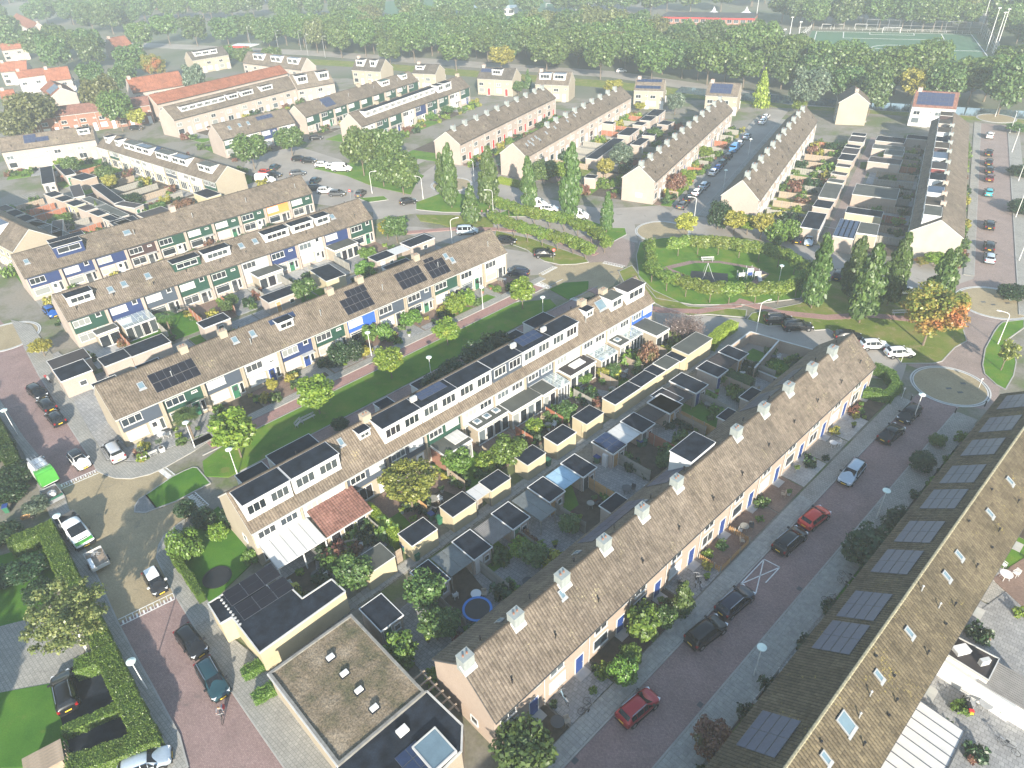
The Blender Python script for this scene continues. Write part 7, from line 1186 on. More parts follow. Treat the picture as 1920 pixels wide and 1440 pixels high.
me = mesh_np('garden_plants', np.concatenate(VV), np.concatenate(FF), [M['leaf_'+k] for k in KL], rnd=np.concatenate(RR)); me.polygons.foreach_set('material_index', MI); tag(link('garden_plants', me), 'small plants filling the farther gardens', 'plants', kind='stuff')
for i, (x, y, h) in enumerate([(-63,42,9.5),(-58,33,9),(-69,51,10),(-75,60,10),(-66,33,9),(-84,72,10),(-53,20,15),(-60,26,14),(-47,12,14),(-69,38,14),(-77,48,13)]): tree('dark', x, y, h, 4.2, 'tall dark tree beyond the left edge, %s from the camera' % ordn(i))

# ---------------------------------------------------------------- vehicles
CARCOL = {'black':(.012,.013,.015),'navy':(.015,.02,.04),'teal':(.015,.05,.065),'grey':(.09,.095,.10),'white':(.78,.78,.77),'silver':(.45,.46,.48),'silver_blue':(.40,.47,.53),'red':(.33,.015,.025),'brightred':(.55,.035,.02),'blue':(.02,.10,.35),'bluevan':(.10,.28,.55),'turq':(.05,.32,.36),'darkred':(.09,.02,.02),'white_black':(.78,.78,.77),'white_black2':(.015,.016,.018),'redwhite':(.78,.78,.77)}
def paint(col):
    k = 'car_'+col
    if k not in M:
        m, n, b = new_mat(k); t = noise(n, 6, 3); r_ = ramp(n, t.outputs[0], [(.3, tuple(c*.92 for c in CARCOL[col])), (.7, tuple(min(1,c*1.06) for c in CARCOL[col]))]); n.links.new(r_.outputs[0], b.inputs[0]); b.inputs['Roughness'].default_value = .3; b.inputs['Specular IOR Level'].default_value = .3; b.inputs['Coat Weight'].default_value = .45; b.inputs['Coat Roughness'].default_value = .06; b.inputs['Metallic'].default_value = .0 if 'white' in col else .25; M[k] = m
    return M[k]
M['carglass'] = plain('car_glass', (.008,.010,.013), .08, .1, spec=.35); M['tyre'] = plain('tyre', (.018,.018,.018), .85, .1); M['rim'] = plain('alloy_rim', (.40,.41,.42), .3, .1, metal=.8)
M['headl'] = plain('headlight', (.7,.72,.74), .1, .05, spec=.9); M['taill'] = plain('taillight', (.22,.008,.01), .2, .1); M['plate'] = plain('number_plate_yellow', (.75,.50,.04), .4, .05); M['plateb'] = plain('number_plate_blue', (.05,.35,.62), .4, .05); M['chrome'] = plain('roof_rail', (.6,.6,.6), .25, .1, metal=.9)
# stations: x, z_low, z_belt, w_belt, z_roof, w_roof   (half widths), glasshouse rises where z_roof > z_belt+.2
def stations(kind):
    if kind in ('hatch','hatch_r'): return 4.1, [(-2.03,.38,.62,.70,.64,.55),(-1.98,.24,.86,.80,.90,.62),(-1.86,.20,.96,.84,1.04,.62),(-1.52,.19,.97,.86,1.40,.60),(-.95,.19,.95,.87,1.46,.62),(-.1,.19,.93,.87,1.48,.63),(.40,.19,.92,.87,1.43,.61),(1.12,.19,.90,.86,.95,.66),(1.55,.20,.84,.84,.87,.62),(1.92,.24,.70,.78,.72,.58),(2.05,.36,.54,.66,.55,.5)]
    if kind == 'mini': return 3.6, [(-1.78,.36,.65,.66,.67,.52),(-1.74,.22,.88,.76,.92,.58),(-1.62,.2,.96,.79,1.08,.58),(-1.38,.19,.97,.80,1.42,.57),(-.8,.19,.95,.81,1.49,.59),(0,.19,.93,.81,1.49,.59),(.42,.19,.92,.81,1.44,.57),(1.0,.19,.92,.80,.97,.62),(1.4,.2,.86,.78,.89,.58),(1.7,.24,.70,.72,.72,.54),(1.8,.36,.54,.60,.55,.46)]
    if kind in ('estate','wagon'): return 4.6, [(-2.28,.38,.64,.74,.66,.6),(-2.24,.24,.90,.82,.94,.64),(-2.14,.20,.98,.86,1.08,.64),(-1.86,.19,.98,.88,1.40,.61),(-1.1,.19,.96,.89,1.46,.63),(-.1,.19,.94,.89,1.47,.64),(.42,.19,.93,.89,1.42,.62),(1.20,.19,.91,.88,.95,.68),(1.75,.20,.84,.86,.87,.64),(2.14,.24,.70,.80,.72,.6),(2.30,.36,.54,.68,.55,.5)]
    if kind == 'suv': return 4.4, [(-2.18,.42,.74,.74,.76,.6),(-2.14,.28,1.0,.84,1.05,.66),(-2.06,.24,1.08,.87,1.25,.66),(-1.84,.24,1.08,.88,1.60,.64),(-1.0,.24,1.06,.89,1.66,.66),(0,.24,1.04,.89,1.67,.66),(.40,.24,1.03,.89,1.62,.64),(1.05,.24,1.03,.88,1.08,.70),(1.65,.25,.98,.86,1.01,.66),(2.05,.28,.84,.80,.86,.62),(2.18,.40,.62,.70,.63,.54)]
    if kind == 'sedan': return 4.5, [(-2.24,.38,.62,.70,.64,.58),(-2.18,.24,.88,.80,.91,.64),(-1.75,.20,.96,.85,1.0,.68),(-1.35,.19,.97,.87,1.06,.68),(-.75,.19,.95,.87,1.41,.60),(0,.19,.93,.87,1.44,.62),(.45,.19,.92,.87,1.39,.60),(1.22,.19,.90,.86,.94,.66),(1.75,.20,.84,.84,.87,.62),(2.1,.24,.70,.78,.72,.58),(2.24,.36,.54,.66,.55,.5)]
    if kind == 'mpv': return 4.6, [(-2.28,.4,.74,.76,.76,.62),(-2.24,.24,1.0,.86,1.05,.70),(-2.16,.20,1.1,.90,1.35,.70),(-2.0,.19,1.1,.92,1.80,.68),(-1.0,.19,1.06,.93,1.86,.72),(.1,.19,1.04,.93,1.85,.72),(.75,.19,1.03,.93,1.74,.68),(1.42,.19,1.02,.90,1.12,.70),(1.85,.20,.92,.88,.95,.66),(2.18,.24,.74,.82,.76,.62),(2.30,.36,.58,.70,.59,.52)]
    if kind == 'van': return 5.2, [(-2.58,.4,.8,.84,.82,.78),(-2.56,.26,1.15,.92,1.5,.84),(-2.52,.24,1.2,.94,2.10,.84),(-2.3,.22,1.2,.95,2.22,.85),(-.8,.22,1.2,.95,2.24,.86),(.55,.22,1.18,.95,2.20,.84),(1.05,.22,1.16,.95,2.02,.80),(1.85,.22,1.12,.92,1.26,.78),(2.25,.24,1.0,.88,1.04,.72),(2.52,.26,.78,.82,.80,.66),(2.6,.38,.6,.7,.61,.58)]
def loft(St):
    V = []; F = []
    for (x, zl, zb, wb, zr, wr) in St:
        zm = zl + (zb-zl)*.5; ring = [(x,-wb*.90,zl),(x,-wb*1.0,zm),(x,-wb*.97,zb),(x,-wr,zr),(x,0,zr+.03),(x,wr,zr),(x,wb*.97,zb),(x,wb*1.0,zm),(x,wb*.90,zl)]; V += ring
    n = 9
    for s in range(len(St)-1):
        for k in range(n-1): a = s*n+k; F.append((a, a+n, a+n+1, a+1))
        F.append((s*n+n-1, (s+1)*n+n-1, (s+1)*n, s*n))
    F.append(tuple(range(0, n))); e = (len(St)-1)*n; F.append(tuple(range(e+n-1, e-1, -1)))
    return V, F
def bake_subd(V, F, lv, name, mat):
    me = bpy.data.meshes.new('cage'); me.from_pydata(V, [], F); me.update(); bm = bmesh.new(); bm.from_mesh(me); bmesh.ops.recalc_face_normals(bm, faces=bm.faces); bm.to_mesh(me); bm.free()
    o = bpy.data.objects.new('cage', me); COL.objects.link(o); md = o.modifiers.new('s', 'SUBSURF'); md.levels = lv; md.render_levels = lv
    dg = bpy.context.evaluated_depsgraph_get(); out = bpy.data.meshes.new_from_object(o.evaluated_get(dg)); bpy.data.objects.remove(o); out.name = name; out.materials.clear(); out.materials.append(mat)
    out.polygons.foreach_set('use_smooth', [True]*len(out.polygons)); return out
CM = {}
def car_meshes(kind):
    if kind in CM: return CM[kind]
    L, St = stations(kind); V, F = loft(St); body = bake_subd(V, F, 2, 'body', paint('black'))
    gl = MB(); off = .012
    P = lambda s, top, side: Vector((St[s][0], side*(St[s][5] if top else St[s][3]*.97), St[s][4] if top else St[s][2]))
    def quad(mb, pts, ins=.1, push=.02):
        c = sum(pts, Vector())/len(pts); n_ = (pts[1]-pts[0]).cross(pts[2]-pts[0]).normalized(); cc = Vector((c.x, 0, .7)); 
        if n_.dot(c-cc) < 0: n_ = -n_
        q = [p.lerp(c, ins)+n_*push for p in pts]; mb.face(q); mb.face([p-n_*push*.9 for p in q][::-1]); k = len(q)
        for i in range(k): mb.face([q[i], q[i]-n_*push*.9, q[(i+1)%k]-n_*push*.9, q[(i+1)%k]])
    ws = next(i for i in range(3, len(St)-1) if St[i][4] > St[i][2]+.25 and St[i+1][4] < St[i+1][2]+.25)
    re = next(i for i in range(1, len(St)-1) if St[i+1][4] > St[i+1][2]+.3 and St[i][4] < St[i+1][4]-.2)
    if kind == 'van': re = 1
    w_ = MB(); quad(w_, [P(ws,1,-1), P(ws,1,1), P(ws+1,1,1).lerp(P(ws,1,1), -.02), P(ws+1,1,-1)], .07, .014)
    r_ = MB(); a0, a1 = P(re,1,-1), P(re,1,1); quad(r_, [a0.lerp(P(re+1,1,-1), .12), a1.lerp(P(re+1,1,1), .12), P(re+1,1,1), P(re+1,1,-1)], .09, .02)
    s_ = MB()
    for sd in (-1, 1):
        rng_ = range(re+1, ws) if kind != 'van' else range(ws-1, ws)
        for s in rng_: quad(s_, [P(s,0,sd).lerp(P(s,1,sd), .04), P(s+1,0,sd).lerp(P(s+1,1,sd), .04), P(s+1,1,sd).lerp(P(s+1,0,sd), .08), P(s,1,sd).lerp(P(s,0,sd), .08)], .07, .0)
        quad(s_, [P(ws,0,sd).lerp(P(ws,1,sd), .04), P(ws+1,0,sd).lerp(P(ws,0,sd), .25), P(ws,1,sd).lerp(P(ws,0,sd), .1)], .12, .0)
    # shift side glass outwards a little
    hw = max(s[3] for s in St)
    tri = MB(); rr_ = .31 if kind not in ('van','suv') else .35
    wh = MB().tube((0,-.1,0),(0,.1,0),rr_,rr_,18); tub = MB().tube((0,-.105,0),(0,.105,0),rr_*.62,rr_*.62,10)
    fx, bx = L/2-.82, -L/2+.78
    if kind == 'van': fx, bx = 1.75, -1.65
    ar = MB().tube((0,-.062,0), (0,.062,0), rr_+.06, rr_+.06, 18)
    F0, R0 = St[-2], St[1]
    hd = []; tl = []; mi = []
    for sd in (-1,1):
        hd.append(MB()); T = Matrix.Translation((F0[0]-.10, sd*F0[3]*.74, F0[2]-.02)) @ Matrix.Rotation(sd*-.45, 4, 'Z'); hd[-1].box(-.2,-.16,-.07,.12,.14,.055,0,T)
    for sd in (-1,1): tl.append(MB()); T = Matrix.Translation((R0[0]+.03, sd*R0[3]*.86, R0[2]-.06)); tl[-1].box(-.06,-.12,-.12,.12,.09,.14,0,T)
    pf = MB().box(L/2-.06,-.26,.36,L/2+.012,.26,.47); pr = MB().box(-L/2-.0,-.26,.58,-L/2+.07,.26,.69)
    xm = St[ws+1][0]-.18
    for sd in (-1,1): mi.append(MB()); mi[-1].box(xm-.09, sd*(hw+.02)-.09 if sd > 0 else -hw-.17, St[ws][2]+.0, xm+.09, hw+.17 if sd > 0 else -hw+.07, St[ws][2]+.15)
    bp = MB().box(L/2-.16,-hw*.78,.24,L/2-.0,hw*.78,.36); bp.box(-L/2+.0,-hw*.8,.26,-L/2+.16,hw*.8,.40); bp.box(L/2-.1,-.42,.49,L/2-.005,.42,.60)
    for sd in (-1,1): bp.box(bx+.42, sd*hw*.96-.03, .2, fx-.42, sd*hw*.96+.03, .30)
    rl = MB()
    zr_ = max(s[4] for s in St); 
    for sd in (-1,1): rl.bar((St[re+1][0]+.15, sd*(St[re+2][5]-.02), St[re+2][4]-.0), (St[ws][0]-.1, sd*(St[ws][5]-.02), St[ws][4]+.03), .04, .06)
    CM[kind] = dict(body=body, windscreen=w_.mesh('windscreen', M['carglass']), rear_window=r_.mesh('rear_window', M['carglass']), side_windows=s_.mesh('side_windows', M['carglass']), tyre=wh.mesh('tyre', M['tyre']), rim=tub.mesh('rim', M['rim']), arch=ar.mesh('wheel_arch', M['black']), hw=hw, hd=[q.mesh('headlight', M['headl']) for q in hd], tl=[q.mesh('taillight', M['taill']) for q in tl], pf=pf.mesh('number_plate', M['plate']), pr=pr.mesh('number_plate', M['plate']), mi=[q.mesh('mirror', M['black']) for q in mi], bp=bp.mesh('bumper_trim', M['black']), rl=rl.mesh('roof_rails', M['chrome']), wp=[(fx,hw-.09,rr_),(fx,-hw+.09,rr_),(bx,hw-.09,rr_),(bx,-hw+.09,rr_)], L=L, St=St)
    return CM[kind]
def car(kind, col, x, y, ang, label, cat='car', group='parked cars', z=0.012):
    c = car_meshes(kind); o = thing('parked_van' if kind == 'van' else 'parked_car', x, y, z, ang, label, 'van' if kind in ('van',) else cat, group)
    b = link('body', c['body'], o); b.material_slots[0].link = 'OBJECT'; b.material_slots[0].material = paint(col)
    for k, n_ in (('windscreen','windscreen'),('rear_window','rear_window'),('side_windows','side_windows'),('pf','number_plate'),('pr','number_plate'),('bp','bumper_trim')):
        q = link(n_, c[k], o)
    if kind in ('estate','hatch_r','wagon') and col != 'silver_blue': link('roof_rails', c['rl'], o)
    for k, n_ in (('hd','headlight'),('tl','taillight'),('mi','mirror')):
        for me in c[k]:
            q = link(n_, me, o)
            if k == 'mi' and 'white' in col: q.material_slots[0].link = 'OBJECT'; q.material_slots[0].material = M['white']
    for p in c['wp']: w_ = link('tyre', c['tyre'], o, p); link('rim', c['rim'], w_); link('wheel_arch', c['arch'], o, (p[0], math.copysign(c['hw']-.052, p[1]), p[2]))
    if col in ('white_black','white_black2'):
        St = c['St']; rb = MB(); i0 = next(i for i in range(len(St)) if St[i][4] > 1.35); i1 = max(i for i in range(len(St)) if St[i][4] > 1.35)
        for s in range(i0, i1): a, b2 = St[s], St[s+1]; rb.face([(a[0],-a[5]*.93,a[4]+.012),(b2[0],-b2[5]*.93,b2[4]+.012),(b2[0],0,b2[4]+.042),(a[0],0,a[4]+.042)]); rb.face([(a[0],0,a[4]+.042),(b2[0],0,b2[4]+.042),(b2[0],b2[5]*.93,b2[4]+.012),(a[0],a[5]*.93,a[4]+.012)])
        rb.build('roof_skin', paint('black' if col == 'white_black' else 'white'), o)
    return o
for (kind, col, x, y, ang, lb) in CARS:
    z_ = .12 if 'lawn' in lb or 'corner gable' in lb else .02
    car(kind, col, x, y, ang, lb, z=z_)
# green and white work van and pick-up with their trailers
M['vangreen'] = plain('van_green_paint', (.07,.30,.05), .3, .1); M['vanwhite'] = plain('van_white_paint', (.74,.76,.76), .3, .06)
def ang2(a, b): return math.atan2(b[1]-a[1], b[0]-a[0])
(a, b) = VEH['van1']; mx = ((a[0]+b[0])/2, (a[1]+b[1])/2); o = car('van', 'white', *mx, ang2(a, b), 'white work van with a lime green rear half, towing a loaded trailer', group='work vehicles', z=.02); o.scale = (1.1, 1.08, 1.1)
St = CM['van']['St']; g = MB()
for s in range(1, 4):
    A_, B_ = St[s], St[s+1]; A2 = A_; 
    if s == 3: B_ = tuple(A_[k]+(St[4][k]-A_[k])*.45 for k in range(6))
    for sd in (-1,1):
        e = .03
        g.face([(A_[0]-(.03 if s == 1 else 0),sd*(A_[3]+e),.45),(B_[0],sd*(B_[3]+e),.45),(B_[0],sd*(B_[3]+e-.02),B_[2]),(A_[0],sd*(A_[3]+e-.02),A_[2])]); g.face([(A_[0],sd*(A_[3]+e-.02),A_[2]),(B_[0],sd*(B_[3]+e-.02),B_[2]),(B_[0],sd*(B_[5]+e),B_[4]),(A_[0],sd*(A_[5]+e),A_[4])])
        g.face([(A_[0],sd*(A_[5]+e),A_[4]+.01),(B_[0],sd*(B_[5]+e),B_[4]+.01),(B_[0],0,B_[4]+.06),(A_[0],0,A_[4]+.06)])
g.box(-2.62,-.9,.5,-2.55,.9,2.08); g.build('green_livery', M['vangreen'], o)
rk = MB()
for k in range(3): rk.bar((-1.9+k*1.1,-.8,2.34),(-1.9+k*1.1,.8,2.34),.05)
for sd in (-.25,.15): rk.bar((-2.2,sd,2.4),(1.0,sd,2.4),.05)
rk.bar((-2,.5,2.4),(.9,.5,2.4),.22,.16); rk.build('roof_ladder', M['metal'], o)
def trailer(key, label, load):
    a, b = VEH[key]; mx = ((a[0]+b[0])/2, (a[1]+b[1])/2); o = thing('trailer', *mx, .02, ang2(a, b), label, 'trailer', 'work vehicles'); L = 2.9; w = .85
    f = MB(); f.box(-L/2,-w,.5,L/2,w,.56); f.build('bed', M['wood'], o); s_ = MB(); s_.box(-L/2,-w-.03,.5,L/2,-w,.95); s_.box(-L/2,w,.5,L/2,w+.03,.95); s_.box(-L/2-.03,-w,.5,-L/2,w,.95); s_.box(L/2,-w,.5,L/2+.03,w,.95); s_.build('side_boards', M['offwhite' if load != 'sacks' else 'metal'], o)
    MB().bar((L/2,0,.5),(L/2+1.1,0,.42),.08).build('drawbar', M['metal'], o); ly = MB()
    for sd in (-1,1): q = MB().tube((0,-.09,0),(0,.09,0),.3,.3,16).build('tyre', M['tyre'], o, (-.1, sd*(w+.13), .3)); MB().tube((0,-.1,0),(0,.1,0),.17,.17,10).build('rim', M['rim'], q)
    return o
o = trailer('trailer1', 'small trailer heaped with pale sacks behind the green and white van', 'sacks')
V, F, rn = None, None, None
sk = MB(); rr = random.Random(4)
for k in range(9):
    V_s, F_s = [], []
cage = [(-.9,-.6,.58),(.7,-.6,.58),(.7,.6,.58),(-.9,.6,.58),(-.7,-.5,1.25),(.5,-.45,1.15),(.45,.5,1.35),(-.6,.5,1.2)]
me = bake_subd(cage, [(0,3,2,1),(4,5,6,7),(0,1,5,4),(1,2,6,5),(2,3,7,6),(3,0,4,7)], 3, 'sack_load', plain('pale_bulk_bag', (.66,.61,.55), .8, .25, 3, bmp=.5))
for v in me.vertices: v.co += Vector((rr.uniform(-.05,.05), rr.uniform(-.05,.05), rr.uniform(-.07,.07)))
so = link('bulk_bag', me); so.matrix_world = o.matrix_basis.copy() if 0 else Matrix.Translation(o.location) @ Matrix.Rotation(o.rotation_euler.z, 4, 'Z'); tag(so, 'pale bulk bag lying in the trailer behind the green and white van', 'bag')
MB().box(-1.3,-.82,.6,-1.05,.82,.98).build('green_tailboard', M['greenp'], o)
o = trailer('trailer2', 'open low trailer with white rims parked nose to nose with the white and green pick-up', 'bin')
MB().box(-1.3,.45,.57,.4,.8,.9).build('white_toolbox', M['vanwhite'], o)
hb = MB(); rr = random.Random(9)
for k in range(60): t, q = rr.uniform(0,6.28), rr.uniform(0,1.5); d = Vector((math.cos(t)*math.sin(q), math.sin(t)*math.sin(q), math.cos(q)*.7))*.5; hb.bar(d*.5, d, .05)
ho = hb.build('scrap_heap', M['metal']); ho.matrix_world = Matrix.Translation(o.location) @ Matrix.Rotation(o.rotation_euler.z, 4, 'Z') @ Matrix.Translation((.85,-.1,.6)); tag(ho, 'heap of grey tangled scrap at the head of the low trailer', 'heap')
(a, b) = VEH['van2']; mx = ((a[0]+b[0])/2, (a[1]+b[1])/2)
o = thing('pickup_truck', *mx, .02, ang2(a, b), 'white pick-up lorry with a bright green bonnet edge and a dark open load bed', 'pick-up', 'work vehicles')
St = [(-.55,.35,1.2,.88,2.05,.80),(-.45,.3,1.25,.95,2.2,.84),(.2,.3,1.22,.96,2.24,.85),(.75,.3,1.2,.96,2.14,.82),(1.45,.3,1.14,.94,1.30,.80),(1.95,.3,1.02,.92,1.08,.76),(2.35,.32,.84,.88,.87,.72),(2.45,.4,.6,.8,.62,.66)]
V, F = loft(St); link('body', bake_subd(V, F, 2, 'body', M['vanwhite']), o)
g = MB(); g.face([(1.50,-.80,1.29),(1.50,.80,1.29),(.84,.74,2.1),(.84,-.74,2.1)]); g.face([(1.52,-.8,1.28),(1.52,.8,1.28),(.86,.74,2.09),(.86,-.74,2.09)][::-1])
w_ = MB(); T = Matrix.Translation((.08,0,.04)); w_.face([T@Vector(p) for p in [(1.42,-.72,1.33),(1.42,.72,1.33),(.80,.70,2.13),(.80,-.70,2.13)]]); w_.build('windscreen', M['carglass'], o)
for sd in (-1,1): MB().face([(-.2,sd*.955,1.3),(.95,sd*.955,1.3),(.6,sd*.89,1.95),(-.2,sd*.89,1.95)]).build('side_window', M['carglass'], o)
MB().box(1.98,-.80,.88,2.44,.80,1.02,0).build('green_bonnet_band', M['vangreen'], o); MB().box(2.3,-.9,.3,2.5,.9,.62).build('bumper_trim', M['black'], o); MB().box(1.95,-.45,1.06,2.05,.45,1.10).build('vent_grille', M['black'], o); MB().box(2.49,-.26,.42,2.515,.26,.53).build('number_plate', M['plate'], o)
for sd in (-1,1): MB().box(2.25,sd*.72-.13,.7,2.44,sd*.72+.13,.86).build('headlight', M['headl'], o); MB().box(1.3,sd*1.02-.08,1.25,1.45,sd*1.02+.16*0+.08,1.5).build('mirror', M['black'], o)
bd = MB(); bd.box(-2.7,-.98,.75,-.6,.98,.85); bd.box(-2.7,-.98,.85,-2.64,.98,1.25); bd.box(-2.64,-.98,.85,-.6,-.92,1.25); bd.box(-2.64,.92,.85,-.6,.98,1.25); bd.box(-.68,-.98,.85,-.6,.98,2.0); bd.build('load_bed', M['darkgrey'], o)
for p in [(1.7,.86,.36),(1.7,-.86,.36),(-1.75,.86,.36),(-1.75,-.86,.36)]: q = MB().tube((0,-.12,0),(0,.12,0),.36,.36,16).build('tyre', M['tyre'], o, p); MB().tube((0,-.13,0),(0,.13,0),.2,.2,10).build('rim', M['rim'], q)
o.scale = (1.14, 1.1, 1.08)

# ---------------------------------------------------------------- street furniture and small things
def lamp_post(x, y, label, h=4.15):
    if 'lp' not in WC:
        WC['lp'] = (MB().tube((0,0,0),(0,0,1.0),.075,.07,10).tube((0,0,1.0),(0,0,h-.1),.05,.04,8).mesh('pole', M['pole']), MB().disc(0,0,h-.1,h-.02,.40,24).tube((0,0,h-.02),(0,0,h+.12),.38,.10,20).mesh('lamp_shade', M['lampdisc']), MB().tube((0,0,h-.26),(0,0,h-.1),.10,.16,12).mesh('lamp_bowl', M['glass']))
    o = thing('street_lamp', x, y, .1, 0, label, 'street lamp', 'short round-topped street lamps')
    for n_, me in zip(('pole','lamp_shade','lamp_bowl'), WC['lp']): link(n_, me, o)
PLB = ['beside the lower left street','beside the green pick-up at the hedge corner','highest up the left street by the tall hedge','in the front yard by the palm','by the bright trees at the far end of the front gardens','beside the white railing at the near street','by the small roundabout at the mossy roof','beside the large dark shrub of the near street','on the far side of the white dormer terrace at its left end','behind the white dormer terrace by the dark shrubs','behind the white dormer terrace near its right end','in the street of parked cars, nearer one','in the street of parked cars, farther one','in the middle of the front gardens by the shrubs','at the lawn edge below the oval','inside the near arc of the oval hedge']
for (x, y), lb in zip(POST_LAMPS, PLB): lamp_post(x, y, 'short white lamp %s' % lb)
ALB = ['at the courtyard walls','on the grass island at the right','on the verge of the square','at the far bend of the asphalt','above the silver people carrier','between the leftmost columnar trees','at the corner with the parked grey car','far at the upper right','by the far right street, fourth from the far end','by the far right street, nearest','by the far right street, second from the far end','by the far right street, farthest','by the canal at the far right','by the far right street, third from the far end','at the head of the lime walk']
for (x, y, a), lb in zip(ARM_LAMPS, ALB):
    if lb == 'far at the upper right': continue
    o = thing('street_lamp', x, y, .05, R(a), 'tall curved white lamp %s' % lb, 'street lamp', 'tall curved street lamps')
    if 'al' not in WC:
        mb = MB().tube((0,0,0),(0,0,1.1),.09,.08,10).tube((0,0,1.1),(0,0,4.7),.06,.05,8); p = Vector((0,0,4.7))
        for q in [(.08,0,4.95),(.28,0,5.12),(.55,0,5.2),(1.2,0,5.28)]: mb.tube(p, q, .045, .04, 8, caps=False); p = Vector(q)
        WC['al'] = (mb.mesh('pole', M['pole']), MB().box(1.15,-.09,5.22,1.75,.09,5.34).mesh('lamp_head', M['white']))
    link('pole', WC['al'][0], o); link('lamp_head', WC['al'][1], o)
def bench(x, y, rz, label, w=1.9):
    o = thing('bench', x, y, .11, rz, label, 'bench')
    for k in range(3): MB().box(-w/2,-.05,0,w/2,.05,.035).build('seat_slat', M['offwhite'], o, (0,-.18+k*.13,.43))
    for k in range(2): MB().box(-w/2,-.02,0,w/2,.02,.1).build('back_slat', M['offwhite'], o, (0,.2,.58+k*.16))
    for sx in (-.7,.7): l = MB(); l.box(-.04,-.22,0,.04,-.14,.43); l.box(-.04,.16,0,.04,.22,.86); l.box(-.04,-.2,.39,.04,.2,.43); l.build('leg', M['metal'], o, (sx*w/1.9,0,0))
bench(*PTS['bench_oval'][0], R(0), 'pale bench at the far rim of the inner oval lawn', 2.4); bench(*PTS['bench2'][0], R(0), 'pale slatted bench on the lawn between the columnar trees', 2.4)
bench(*PTS['bench3'][0], A0, 'long wooden bench under the second bright tree of the green strip', 2.2); bench(*PTS['bench4'][0], A0+.5, 'short wooden bench left of the long one in the green strip', 1.4)
x, y = PTS['bin2'][0]; o = thing('litter_bin', x, y, .1, 0, 'black litter bin beside the bench on the lawn', 'bin'); MB().disc(0,0,0,.85,.24,16).build('body', M['black'], o); MB().disc(0,0,.86,.95,.27,16).build('lid', M['darkgrey'], o)
# swing, playset, trampolines
m4 = PTS['swingmat']; tag(MB().prism([tuple(p) for p in m4], .12, .15).build('rubber_mat', M['black']), 'black rubber mat under the swing in the oval', 'mat')
(a, b) = PTS['swing']; ct = Vector(((a[0]+b[0])/2, (a[1]+b[1])/2 + 1.2, 0)); o = thing('swing', ct.x, ct.y, .15, 0, 'tall grey swing with curved legs on the black mat in the oval', 'swing')
for sx, nm in ((-1.2,'leg'),(1.2,'leg'),): 
    mb = MB(); p = Vector((sx,-1.1,0))
    for q in [(sx*.6,-.9,.9),(sx*.3,-.5,1.9),(0,0,2.9)]: mb.tube(p, q, .045, .045, 8); p = Vector(q)
    mb.build('leg', M['metal'], o)
mb = MB().tube((0,2.2,0),(0,1.4,1.7),.045,.045,8).tube((0,1.4,1.7),(0,0,2.9),.045,.045,8); mb.build('leg', M['metal'], o); mb = MB().bar((0,0,2.85),(-.1,.2,.6),.02).bar((0,0,2.85),(.1,-.2,.6),.02); mb.ring(0,0,.5,.56,.35,.5,20); mb.build('nest_seat', M['black'], o)
ps = PTS['playset']; o = thing('play_set', (ps[0][0]+ps[1][0])/2, ps[0][1]+.6, .12, 0, 'white and grey climbing play set standing on the oval lawn', 'play set')
for k, (bx_, h_) in enumerate([(-1.6,1.5),(-.2,2.3),(1.2,1.6)]):
    MB().box(-.55,-.5,0,.55,.5,.1).build('platform', M['offwhite'], o, (bx_,0,h_*.45)); MB().box(-.5,-.05,0,.5,.05,h_*.45).build('panel', M['white'], o, (bx_,-.5,h_*.5))
    for sx in (-.5,.5):
        for sy in (-.45,.45): MB().box(-.05,-.05,0,.05,.05,h_).build('post', M['metal'], o, (bx_+sx,sy,0))
MB().box(-.4,-.05,0,.4,.05,.6).build('blue_panel', M['bluep'], o, (-.2,-.56,.9)); q_ = MB().box(-.35,-1.6,0,.35,0,.06).build('slide', M['offwhite'], o, (1.4,-.4,1.1)); q_.rotation_euler.x = R(35)
ps = PTS['playset'][2]; o = thing('spring_seat', ps[0], ps[1]+.4, .12, .3, 'small cream board toy right of the play set', 'spring toy'); MB().box(-.6,-.08,.3,.6,.08,1.0).build('board', M['cream'], o); MB().tube((0,0,0),(0,0,.3),.1,.1,8).build('spring', M['black'], o)
def trampoline(x, y, r_, z, label, rim, net=False):
    o = thing('trampoline', x, y, z, 0, label, 'trampoline'); MB().disc(0,0,.0 if z < .2 else -.04,.03,r_*.86,40).build('jump_mat', M['black'], o)
    MB().ring(0,0,-.03,.07,r_*.84,r_,40).build('rim_pad', M[rim], o)
    if z > .3:
        for k in range(6): t = k*math.pi/3; MB().tube((r_*.95*math.cos(t), r_*.95*math.sin(t), -z),(r_*.95*math.cos(t), r_*.95*math.sin(t), .0),.03,.03,6).build('leg', M['metal'], o)
trampoline(*Vector((-31.35,48.89,0.15)).xy, 1.45, .12, 'black sunken trampoline on the corner lawn', 'black'); MB()
trampoline(*Vector((-4.28,42.98,0.80)).xy, 1.45, .8, 'round trampoline with a bright blue rim in a back garden', 'rimblue'); trampoline(*Vector((15.26,56.79,0.80)).xy, 1.2, .8, 'dark netted trampoline on the grey patio behind the solar shed', 'black')
